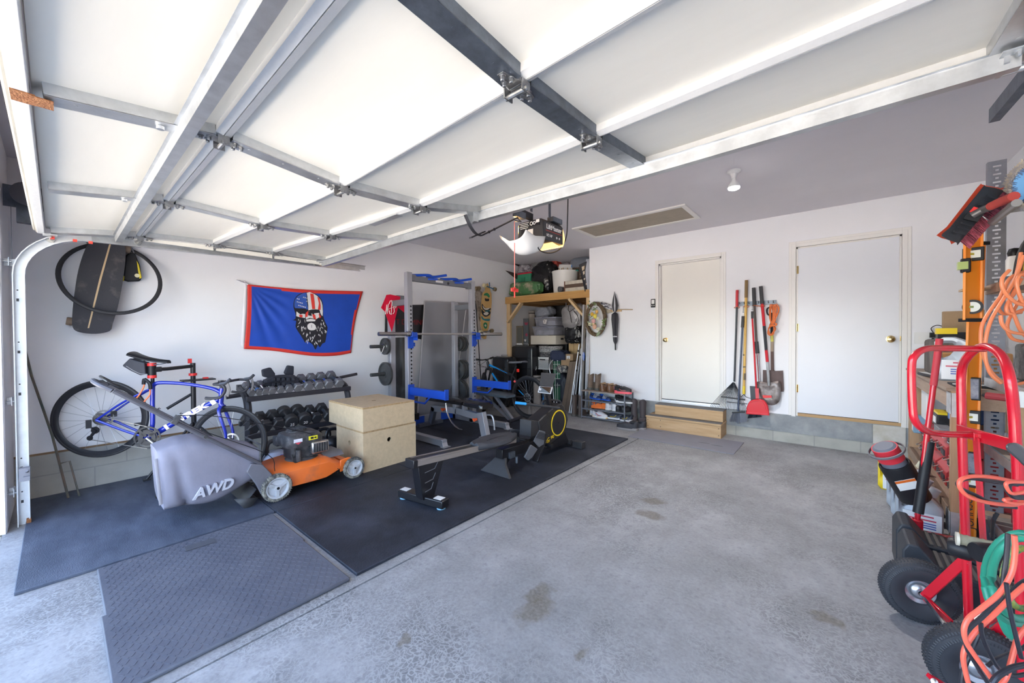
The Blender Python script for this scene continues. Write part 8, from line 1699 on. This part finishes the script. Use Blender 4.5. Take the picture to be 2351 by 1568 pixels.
# ================================================================ orange spirit levels
lo1 = mat('level_orange', (.95, .30, .03), .4); 
mat('vial_silver', (.75, .76, .7), .3); mat('vial_green', (.42, .52, .18), .3)
def level(label, P, Z, vials):
    r = thing('spirit_level', label, 'level', group='orange spirit levels'); q = [dep(x, y, Z) for x, y in P]; n = (V((0, 0, CAMH))-q[0]); n.z = 0
    f = MB(); outline_slab(f, q, n, .02); f.build('web', lo1, r)
    for i, j in ((0, 3), (1, 2)):
        f = MB(); inset = (q[1]-q[0]).normalized()*(.006 if i == 0 else -.006); f.bar(q[i]+inset, q[j]+inset, .012, .042, n); f.build('flange', lo1, r, bevel=.002)
    nd = n.normalized()
    for t, kind in vials:
        a, b = q[0].lerp(q[3], t), q[1].lerp(q[2], t); c = a.lerp(b, .5); w_ = (b-a).length; u = (b-a).normalized()
        if kind == 'o':
            f = MB(); f.lathe([(.042, 0), (.042, .016), (.03, .016), (.03, 0)], c+nd*.008, nd, 28, closed=True); f.build('vial_frame', blackp, r); f = MB(); f.lathe([(.03, 0), (.03, .012), (0, .012)], c+nd*.008, nd, 24); f.build('vial_face', mat('vial_silver', (.75, .76, .7), .3), r); f = MB(); f.bar(c+nd*.022-u*.018, c+nd*.022+u*.018, .012, .004, nd); f.build('vial', mat('vial_green', (.42, .52, .18), .3), r)
        elif kind == 'e': c = a+u*.012; f = MB(); f.box(c+nd*.012, (.04, .03, .085)); f.build('vial_frame', blackp, r, bevel=.006); f = MB(); f.box(c+nd*.014-V((.012, 0, 0)), (.04, .035, .045)); f.build('vial', MC['vial_green'], r)
        elif kind == 'h': f = MB(); f.bar(c-V((0, 0, .07))+nd*.012, c+V((0, 0, .07))+nd*.012, w_*.66, .012, nd); f.build('hand_hole_rim', blackp, r, bevel=.004); f = MB(); f.bar(c-V((0, 0, .06))+nd*.016, c+V((0, 0, .06))+nd*.016, w_*.48, .008, nd); f.build('hand_hole', mat('hole_grey', (.08, .09, .14), .5, col2=(.3, .3, .35), scale=20), r)
        elif kind == 'v': f = MB(); f.bar(c-V((0, 0, .04))+nd*.012, c+V((0, 0, .04))+nd*.012, w_*.75, .012, nd); f.build('vial_frame', blackp, r, bevel=.004); f = MB(); f.bar(c-V((0, 0, .022))+nd*.016, c+V((0, 0, .022))+nd*.016, w_*.5, .012, nd); f.build('vial_face', MC['vial_silver'], r); f = MB(); f.bar(c-u*.015+nd*.024, c+u*.015+nd*.024, .012, .004, nd); f.build('vial', mat('vial_yellow', (.6, .5, .08), .2), r)
    for k in (0, 3): f = MB(); f.bar(q[k], q[(1 if k == 0 else 2)], .02, .05, n); f.build('end_cap', blackp, r)
    return r
level('shorter orange spirit level hanging on the steel upright', [(2213, 520), (2257, 520), (2254, 735), (2211, 735)], 2.30, [(.30, 'v'), (.42, 'e'), (.86, 'o')])
l2 = level('longer orange spirit level leaning behind the hand truck', [(2226, 560), (2262, 560), (2240, 1238), (2203, 1238)], 2.37, [(.49, 'h'), (.585, 'v'), (.74, 'h'), (.80, 'v')])
a = dep(2225, 1170, 2.345); text('brand_lettering', 'JOHNSON', .05, blackp, fr(a, (dep(2222, 1100, 2.345)-dep(2228, 1200, 2.345)), V((0, 0, CAMH))-a), l2)
# snow brush
sb2 = thing('snow_brush', 'red and black snow broom head with pink bristles on a grey pole', 'broom'); zq = lambda x, y, Z: dep(2130+x/2.986, 340+y/2.986, Z)
N_ = (V((0, 0, CAMH))-zq(300, 450, 1.9)).normalized()
f = MB(); outline_slab(f, [zq(p.x, p.y, 1.9) for p in cr([(60, 598, 0), (130, 540, 0), (340, 270, 0), (370, 250, 0), (400, 258, 0), (500, 276, 0), (500, 300, 0), (200, 640, 0), (150, 630, 0)], 2, True)], N_, .02); f.build('red_blade', mat('blade_red', (.80, .10, .05), .5), sb2)
f = MB(); q = [zq(p.x, p.y, 1.87) for p in cr([(92, 602, 0), (150, 545, 0), (370, 278, 0), (395, 262, 0), (520, 290, 0), (500, 320, 0), (225, 640, 0), (200, 648, 0)], 2, True)]; outline_slab(f, q, N_, .03); f.build('black_plate', mat('plate_black', (.035, .038, .045), .5, bump=.15, scale=20), sb2, bevel=.006)
f = MB()
for x, y in ((180, 570), (208, 540), (232, 512), (350, 385), (385, 355), (405, 325)): f.tube([zq(x, y, 1.85), zq(x+78, y+24, 1.85)], .004, 5)
f.build('ribs', MC['plate_black'], sb2)
random.seed(12); pkb = mat('bristle_pink', (.55, .10, .15), .7, col2=(.2, .05, .07), scale=50); 
for part, (u0, u1) in enumerate(((0, .5), (.52, 1))):
    f = MB()
    for k in range(420):
        t = random.uniform(u0, u1); x = 225+(520-225)*t; y = 640-(640-300)*t; L = 78+random.uniform(-8, 6); f.tube([zq(x, y, 1.90-random.uniform(0, .05)), zq(x+L*.70+4, y+L*.62 if part == 0 else y+L*.5, 1.90-random.uniform(0, .05))], .0016, 3)
    f.build('bristles', pkb if part == 0 else mat('bristle_mixed', (.40, .07, .12), .7, col2=(.04, .02, .03), scale=50), sb2)
f = MB(); f.tube([zq(305, 462, 1.83), zq(380, 422, 1.80), zq(440, 400, 1.76)], .017, 12); f.build('neck', mat('neck_grey', (.13, .12, .12), .4, .4), sb2); f = MB(); f.box(zq(310, 470, 1.84), (.05, .02, .04), (0, .5, 0)); f.build('lock', blackp, sb2); f = MB(); f.box(zq(325, 430, 1.83), (.03, .02, .025), (0, .6, 0)); f.build('red_button', redp, sb2)
f = MB(); f.tube([zq(435, 398, 1.76), zq(500, 368, 1.70), zq(590, 330, 1.62)], lambda t: .018+.0012*math.sin(t*70), 14, smooth=16); f.build('foam_grip', mat('grip_red', (.42, .055, .045), .85), sb2)
f = MB(); f.tube([zq(440, 510, 1.86), zq(610, 375, 1.60)], .016, 10); tag(f.build('grey_pole', mat('pole_grey', (.35, .34, .33), .35, .6)), 'grey metal pole sticking out below the snow broom', 'pole')
# round wash brush
wb_ = thing('wash_brush', 'round brush with a sky blue centre and cream bristles at the top shelf', 'brush'); bc = dep(2390, 418, 1.75); bn2 = (V((0, 0, CAMH))-bc).normalized()*.9+V((-.25, -.1, -.1)); bn2.normalize()
f = MB(); f.lathe([(.0, -.01), (.078, -.01), (.080, .004), (.0, .006)], bc, bn2, 40, squash=1.15); f.build('blue_pad', mat('pad_blue', (.16, .42, .78), .7), wb_)
a1, a2, _ = frame(bn2); f = MB(); random.seed(13)
for k in range(1500):
    t = random.uniform(0, 6.283); r0 = .074+random.uniform(0, .02); p = bc+a1*(r0*math.cos(t))+a2*(r0*1.15*math.sin(t)); d = (a1*math.cos(t)+a2*math.sin(t))*random.uniform(.016, .03)-bn2*random.uniform(.02, .05); f.tube([p, p+d], .0019, 3)
f.build('bristles', mat('bristle_cream', (.62, .54, .40), .8, col2=(.35, .35, .42), scale=30), wb_)
f = MB()
for k in range(160):
    t = random.uniform(0, 6.283); p = bc+bn2*.006+a1*(.083*math.cos(t))+a2*(.083*1.15*math.sin(t)); d = -(a1*math.cos(t)+a2*math.sin(t)*1.1)*random.uniform(.005, .02); f.tube([p, p+d+bn2*.004], .0014, 3)
f.build('inner_bristles', mat('bristle_blue', (.10, .16, .30), .8), wb_)
# orange cord hank
oc2 = thing('extension_cord', 'thick orange extension cord hanging in loose loops from the steel shelf', 'cord'); zh = lambda x, y, Z=1.75: dep(2130+x/2.986, 620+y/2.986, Z); ocm2 = mat('cord_orange_thick', (.80, .24, .10), .4)
for i, P in enumerate(([(640, -120), (610, 20), (560, 120), (500, 180), (400, 320), (365, 420), (375, 560), (430, 690), (520, 770), (620, 780), (700, 760)], [(655, -100), (600, 60), (530, 180), (440, 330), (400, 460), (395, 600), (430, 710), (500, 775)], [(560, 0), (510, 60), (520, 140), (600, 220), (700, 250)], [(660, 10), (560, 60), (490, 200), (480, 250), (520, 300), (640, 290)], [(600, 150), (560, 220), (600, 330), (640, 420), (700, 480)], [(500, 310), (510, 370), (560, 420), (660, 440)], [(640, 180), (560, 330), (545, 400), (580, 470), (680, 495)], [(640, 60), (590, 150), (540, 250), (560, 300), (660, 270)], [(700, 60), (640, 30), (610, 90), (640, 200), (700, 300)])):
    f = MB(); f.tube([zh(x, y, 1.75-.03*(i % 3)) for x, y in P], .0068, 9, smooth=6); f.build('cord_loop', ocm2, oc2)
# ================================================================ hand truck
ht2 = thing('hand_truck', 'bright red convertible hand truck with pneumatic tyres at the right edge', 'hand truck'); rtk = mat('truck_red', (.60, .006, .022), .25, coat=.5)
Z1, Z2 = 1.605, 1.30
zk = lambda x, y, Z: dep(2060+x/2.986, 800+y/2.986, Z)
t1b, t1t = dep(2226, 1470, Z1), zk(440, 140, Z1-.0)
t2b, t2t = dep(2350, 1560, Z2), zk(785, 180, Z2)
f = MB(); f.tube([t1b, zk(450, 800, Z1), zk(440, 400, Z1), zk(440, 160, Z1), zk(480, 60, Z1-.06), zk(560, -5, Z1-.12), zk(640, -5, Z1-.18), zk(720, 60, Z2+.06), zk(770, 200, Z2), zk(800, 450, Z2), zk(815, 700, Z2), zk(830, 900, Z2), t2b], .0145, 14, smooth=6); f.build('frame_tube', rtk, ht2)
ZM = (Z1+Z2)/2+.02
f = MB(); f.tube([zk(600, 3, ZM), zk(300, -2, ZM-.02), zk(190, 5, ZM-.05), zk(120, 50, ZM-.07), zk(98, 130, ZM-.07), zk(105, 400, ZM-.07), zk(125, 500, ZM-.07), zk(190, 560, ZM-.05), zk(300, 585, ZM), zk(510, 592, ZM+.02)], .0120, 14, smooth=6); f.build('loop_handle', rtk, ht2)
f = MB(); f.bar(zk(420, 560, Z1-.02), zk(800, 665, Z2+.02), .014, .045, (0, 0, 1)); f.bar(zk(440, 555, Z1), zk(545, 610, ZM), .016, .03, (0, 0, 1)); f.build('cross_bar', rtk, ht2, bevel=.002)
f = MB(); f.bar(zk(540, 610, ZM), dep(2258, 1250, ZM), .028, .006, (1, .3, 0)); f.bar(dep(2248, 1285, ZM), dep(2268, 1480, ZM), .024, .006, (1, .3, 0)); f.build('back_strap', rtk, ht2)
ax0, ax1 = hz(2110, 1355, .14), hz(2245, 1530, .14); axd = (ax1-ax0).normalized()
def twheel(c, s):
    w_ = thing('wheel', None, None); w_.parent = ht2; n = axd*s
    f = MB(); f.lathe([(.055, -.022), (.072, -.034), (.105, -.042), (.128, -.036), (.138, -.02), (.140, 0), (.138, .02), (.128, .036), (.105, .042), (.072, .034), (.055, .022)], c, n, 56, closed=True); f.build('tyre', mat('pneumatic_rubber', (.03, .032, .04), .6, bump=.1), w_)
    a, b, d = frame(n); f = MB()
    for k in range(84):
        t = 2*PI*k/84; rd = a*math.cos(t)+b*math.sin(t)
        for sg in (-1, 1): f.bar(c+rd*.112+n*(.0415*sg), c+rd*.136+n*(.026*sg), .004, .005, rd.cross(n))
    for k in range(70):
        t = 2*PI*k/70; rd = a*math.cos(t)+b*math.sin(t)
        for off in (-.014, 0, .014): f.box(c+rd*.1395+n*off, (.005, .005, .005))
    f.build('tread', MC['pneumatic_rubber'], w_)
    f = MB(); f.lathe([(.058, .024), (.056, .012), (.040, .006), (.030, .022), (.018, .028), (.012, .028), (.012, -.028), (.018, -.028), (.030, -.022), (.040, -.006), (.056, -.012), (.058, -.024), (.052, 0)], c, n, 40, closed=True); f.build('rim', mat('rim_steel', (.55, .57, .62), .25, .85), w_)
twheel(ax0, 1); twheel(ax1, 1)
f = MB(); f.tube([ax0-axd*.03, ax1+axd*.03], .009, 10); f.build('axle', chrome, ht2)
kA = ax0+axd*.055; f = MB(); f.bar(kA, dep(2216, 1285, Z1), .012, .034, (0, 0, 1)); f.bar(kA, dep(2185, 1432, 1.60), .012, .03, (0, 0, 1)); f.build('wheel_bracket', rtk, ht2, bevel=.002)
kB = ax1-axd*.055; f = MB(); f.bar(kB, kB+V((.09, .0, .16)), .012, .034, (0, 0, 1)); f.bar(kB, kB+V((.10, .0, -.09)), .012, .03, (0, 0, 1)); f.build('wheel_bracket', rtk, ht2)
c0 = dep(2226, 1470, Z1); f = MB(); f.bar(dep(2195, 1455, 1.6), dep(2300, 1400, 1.6), .03, .03, (0, 0, 1)); f.b2((c0.x-.02, 2.05, .008), (c0.x+.22, 2.50, .016)); f.build('toe_plate', rtk, ht2)
f = MB(); q = dep(2142, 1562, 1.25); f.bar(q, q+V((.10, .05, -.06)), .05, .012); f.build('kick_plate', rtk, ht2); f = MB(); f.lathe([(.009, 0), (.009, .006), (0, .008)], q+V((0, -.02, .01)), (0, -1, .6), 10); f.build('kick_bolt', chrome, ht2)
# ================================================================ floor jack
fj = thing('floor_jack', 'red floor jack with a black foam-wrapped handle standing up', 'jack'); zj = lambda x, y, Z=2.1: dep(1990+x/2.986, 980+y/2.986, Z)
JZ = 2.30
h0, h1, h2, h3 = zj(345, 640, JZ), zj(352, 590, JZ), dep(2126, 1016, JZ), dep(2157, 778, JZ)
f = MB(); f.tube([h0, h1, h2], .0130, 12); f.tube([h2, h3], .0140, 12); f.build('handle', rtk, fj); f = MB(); f.tube([h1, dep(2133, 1014, JZ)+V((0, 0, .0))], .0245, 18); f.build('foam_sleeve', blackp, fj); f = MB(); f.tube([h3.lerp(h2, .45), h3], .0165, 14); f.build('upper_grip', mat('grip_matte_red', (.55, .04, .06), .55), fj)
f = MB(); f.cyl(zj(345, 700, JZ), zj(345, 632, JZ), .026, 18); b0 = zj(345, 705, JZ); b0.z = .12; f.box(b0+V((.13, .06, -.02)), (.34, .20, .035), (0, .05, .2)); f.box(b0+V((.02, 0, -.03)), (.12, .22, .07)); f.prism([(-.05, 0), (.16, -.06), (.16, -.09), (-.05, -.08)], .012, b0+V((0, -.09, .06)), (1, 0, 0), (0, 0, 1)); f.build('jack_body', rtk, fj, bevel=.006)
for s in (-1, 1): f = MB(); c = b0+V((-.04, s*.12, -.06)); f.lathe([(0, -.015), (.035, -.013), (.035, .013), (0, .015)], c, (0, 1, 0), 18); c2 = f.build('caster', galv_dark, fj)
for s in (-1, 1): f = MB(); f.lathe([(0, -.02), (.04, -.018), (.04, .018), (0, .02)], b0+V((.32, s*.10, -.08)), (0, 1, 0), 18); f.build('front_wheel', galv_dark, fj)
# jugs on the floor
for k, (px, py, rz, lab) in enumerate(((2063, 1215, 0, 'nearest silver oil jug on the floor with a blue corner label'), (2052, 1188, 0, 'silver oil jug second from the front in the floor row'), (2042, 1165, 0, 'silver oil jug third in the floor row, below the black tube'))):
    p = hz(px, py, 0); jug(lab, (p.x+.10, p.y+.06, 0), -.08, 1.12, group='grey motor oil jugs')
p = hz(2035, 1146, 0); jug('pale cream jug at the back of the floor row', (p.x+.14, p.y+.15, 0), -.08, 1.12, m=mat('jug_cream', (.6, .58, .45), .4), group='grey motor oil jugs')
p = hz(2018, 1126, 0); yj = jug('bright yellow jug half hidden at the far left of the jug row', (p.x+.10, p.y+.10, 0), -.1, 1.0, m=ylp, cap=blackp, group=None, name='antifreeze_jug')
# tube with red filter
dt = thing('oil_funnel', 'black drain tube holding a red-labelled cylinder leaning over the jugs', 'tube'); a, b = zj(135, 200, 2.55), zj(360, 520, 2.5)
zu_ = lambda x, y, Z=2.5: zj(x, y, Z)
c0, c1 = zu_(185, 245), zu_(330, 480); f = MB(); f.lathe([(.078, 0), (.082, .01), (.082, (c1-c0).length), (.07, (c1-c0).length), (.07, .0)], c0, c1-c0, 28, closed=True); f.build('tube', blackp, dt)
f = MB(); f.lathe([(0, -.13), (.05, -.13), (.062, -.12), (.066, .02), (0, .02)], c0, c1-c0, 28); f.build('inner_cylinder', mat('cyl_slate', (.14, .15, .19), .5), dt); f = MB(); f.lathe([(.0675, -.12), (.069, -.03)], c0, c1-c0, 28); f.build('red_label', mat('label_red', (.62, .03, .05), .5), dt)
d_ = (c1-c0).normalized(); f = MB(); f.lathe([(.088, -.10), (.094, -.098), (.094, -.085), (.088, -.083)], c0, d_, 28, closed=True); f.build('rim_ring', mat('ring_grey', (.15, .15, .17), .5), dt)
f = MB(); n2 = (V((0, 0, CAMH))-c0.lerp(c1, .45)); n2 = (n2-d_*n2.dot(d_)).normalized(); c = c0.lerp(c1, .42)+n2*.0825; u = d_; f.bar(c-u*.035, c+u*.035, .10, .004, n2); lab_ = f.build('white_label', white_p, dt); f = MB(); f.bar(c+n2*.002-u*.034, c+n2*.002-u*.018, .10, .003, n2); f.build('label_stripe', orange, lab_)
# black car ramps
zv = lambda x, y, Z=1.95: dep(1980+x/3.752, 1150+y/3.752, Z); rpm = mat('ramp_black', (.03, .035, .045), .5, bump=.1)
p0 = hz(2046, 1318, .0)
for i, (yo, lab) in enumerate(((0, 'nearer black plastic car ramp behind the hand truck wheel'), (.27, 'farther black plastic car ramp in front of the red jack'))):
    r = thing('car_ramp', lab, 'ramp', (.26, 2.80+yo, 0), 0, group='black plastic car ramps')
    prof = [(0, 0), (.62, 0), (.62, .05), (.46, .10), (.20, .17), (.13, .17), (.06, .26), (.02, .26), (0, .22)]
    f = MB(); f.prism(prof, .22, (0, .22, 0), (1, 0, 0), (0, 0, 1)); f.build('ramp_body', rpm, r, bevel=.008)
    f = MB()
    for k in range(16): t = k/15; x = .14+.44*t; z = .172-(.172-.052)*max(0, (x-.18)/.44); f.box((x, .11, z+.002), (.014, .19, .008))
    f.build('tread_ribs', mat('ramp_worn', (.10, .095, .09), .7), r)
    f = MB()
    for k in range(4): f.box((.10+.14*k, -.002, .07), (.02, .008, .11))
    f.build('side_ribs', rpm, r)
# bat, flashlights
bt = thing('baseball_bat', 'worn tape-wrapped baseball bat handle resting on the hand truck', 'bat'); zb2 = lambda x, y, Z: dep(1980+x/3.752, 1150+y/3.752, Z)
a, b = zb2(820, 325, 1.42), zb2(1150, 400, 1.36); f = MB(); f.tube([a, b, b+(b-a)*.8], lambda t: .019+.0012*math.sin(t*60), 14, smooth=12); f.build('handle_wrap', mat('bat_tape', (.30, .28, .20), .7, col2=(.2, .18, .12), scale=20), bt); f = MB(); f.cyl(a-(b-a)*.05, a+(b-a)*.04, .0235, 18); kn = f.build('knob', mat('bat_knob', (.62, .58, .48), .6), bt); ndir = (a-b).normalized(); text('knob_mark', '5', .03, blackp, fr(a+ndir*.0045+(a-(b-a)*.05-a), ndir.cross(V((0, 0, -1))), ndir), bt)
fl2 = thing('flashlight', 'black knurled flashlight across the hand truck tubes', 'flashlight'); a, b = zb2(745, 385, 1.48), zb2(1080, 470, 1.40); f = MB(); d = (b-a).normalized(); L = (b-a).length; f.lathe([(.03, 0), (.036, .01), (.036, .05), (.026, .07), (.024, L*.9), (.024, L)], a, d, 20); f.build('barrel', blackp, fl2)
f = MB(); c = zb2(985, 440, 1.36); f.lathe([(0, -.004), (.030, -.004), (.032, .0), (.032, .10), (0, .10)], c, (V((1, .6, 0))), 18); tag(f.build('rubber_plug', blackp), 'round black rubber plug end beside the bat handle', 'plug')
# green hose
gh2 = thing('garden_hose', 'green garden hose coiled on the hand truck frame', 'hose'); ghm = mat('hose_green', (.02, .26, .17), .35); zy = lambda x, y, Z: dep(2120+x/2.732, 1240+y/2.732, Z)
for k, (rx, ry, Z, cx) in enumerate(((225, 285, 1.02, 610), (186, 252, 1.0, 612), (118, 190, 1.06, 625))):
    c = V((0, 0)); pts_ = [zy(cx-rx*math.cos(t), 240-ry*math.sin(t), Z+.03*math.sin(t*2)) for t in [2*PI*i/28 for i in range(28)]]; f = MB(); f.tube(pts_, .0085, 12, closed=True); f.build('hose_loop', ghm if k < 2 else mat('hose_yellow', (.5, .45, .05), .4, col2=(.05, .25, .15), scale=60), gh2)
f = MB(); f.tube([zy(470, 400, 1.05), zy(530, 560, 1.05), zy(560, 600, 1.05)], .013, 10, smooth=4); f.build('hose_end', ghm, gh2)
# jumper cables: paired orange-red and black leads
jc = thing('jumper_cables', 'tangled red-orange and black jumper cables hanging in front of the hand truck', 'cables'); jr = mat('cable_coral', (.82, .13, .08), .35); jb = mat('cable_black', (.02, .02, .028), .35)
zx = zy; zn = lambda x, y, Z: dep(2180+x/3.09, 1000+y/3.09, Z)
cables = [(jr, [(570, -30), (575, 60), (555, 200), (480, 330), (360, 430), (285, 490), (255, 560), (270, 640), (320, 720), (400, 830), (450, 900)], .90, .0135), (jb, [(530, -40), (525, 60), (510, 190), (480, 350), (380, 470), (300, 540), (262, 590), (275, 680), (330, 780), (400, 890)], .915, .0125),
 (jr, [(640, 280), (560, 350), (450, 460), (340, 560), (270, 660), (250, 740), (270, 850), (290, 920)], .94, .0135), (jb, [(660, 240), (590, 290), (480, 400), (400, 460), (340, 610), (290, 720), (250, 820), (235, 920)], .95, .0125), (jr, [(650, 540), (590, 620), (550, 760), (520, 860), (470, 920)], .93, .0135), (jb, [(660, 780), (560, 800), (470, 850), (430, 900)], .88, .0150), (jb, [(360, 520), (370, 600), (420, 720), (480, 810), (560, 850), (650, 840)], .93, .0115), (jb, [(520, 270), (540, 420), (570, 560), (615, 740)], .89, .0110), (jb, [(400, 790), (470, 740), (600, 690), (660, 650)], .96, .011)]
for m_, P, Z, r_ in cables: f = MB(); f.tube([zx(x, y, Z) for x, y in P], r_*.38, 10, smooth=6); f.build('cable_lead', m_, jc)
for m_, P, Z, r_ in [(jr, [(480, 330), (300, 295), (150, 290), (75, 320), (80, 380), (150, 440), (300, 480), (470, 490), (540, 440)], 1.15, .0125), (jb, [(480, 350), (300, 325), (150, 305), (65, 330), (75, 370), (180, 420), (330, 490), (470, 510)], 1.165, .0115), (jb, [(530, 340), (440, 340), (410, 370), (450, 430), (530, 440)], 1.10, .016), (jr, [(530, 330), (430, 330), (400, 350), (440, 410), (530, 400)], 1.09, .010), (jr, [(560, 480), (450, 480), (390, 455), (520, 440)], 1.12, .011)]: f = MB(); f.tube([zn(x, y, Z) for x, y in P], r_*.45, 10, smooth=6); f.build('cable_lead', m_, jc)
f = MB(); q = [zn(x, y, 1.08) for x, y in [(390, 75), (420, 50), (480, 50), (540, 90), (560, 180), (540, 230), (480, 170), (410, 110)]]; outline_slab(f, q, (V((0, 0, CAMH))-q[0]), .05); tag(f.build('jumper_clamp', mat('clamp_smoke', (.05, .05, .055), .15, coat=.5), bevel=.02), 'smoky black rounded clamp end at the frame edge', 'clamp')
f = MB(); f.tube([dep(2277, 1225, 1.5), dep(2278, 1235, 1.45), dep(2280, 1195, 1.5), dep(2290, 1178, 1.5)], .006, 6); f.tube([zn(325, 560, 1.5), zn(305, 650, 1.5), zn(310, 740, 1.5), zn(335, 775, 1.5)], .006, 6, smooth=3); tag(f.build('black_strap', blackp), 'thin black strap hanging between the hand truck tubes', 'strap')
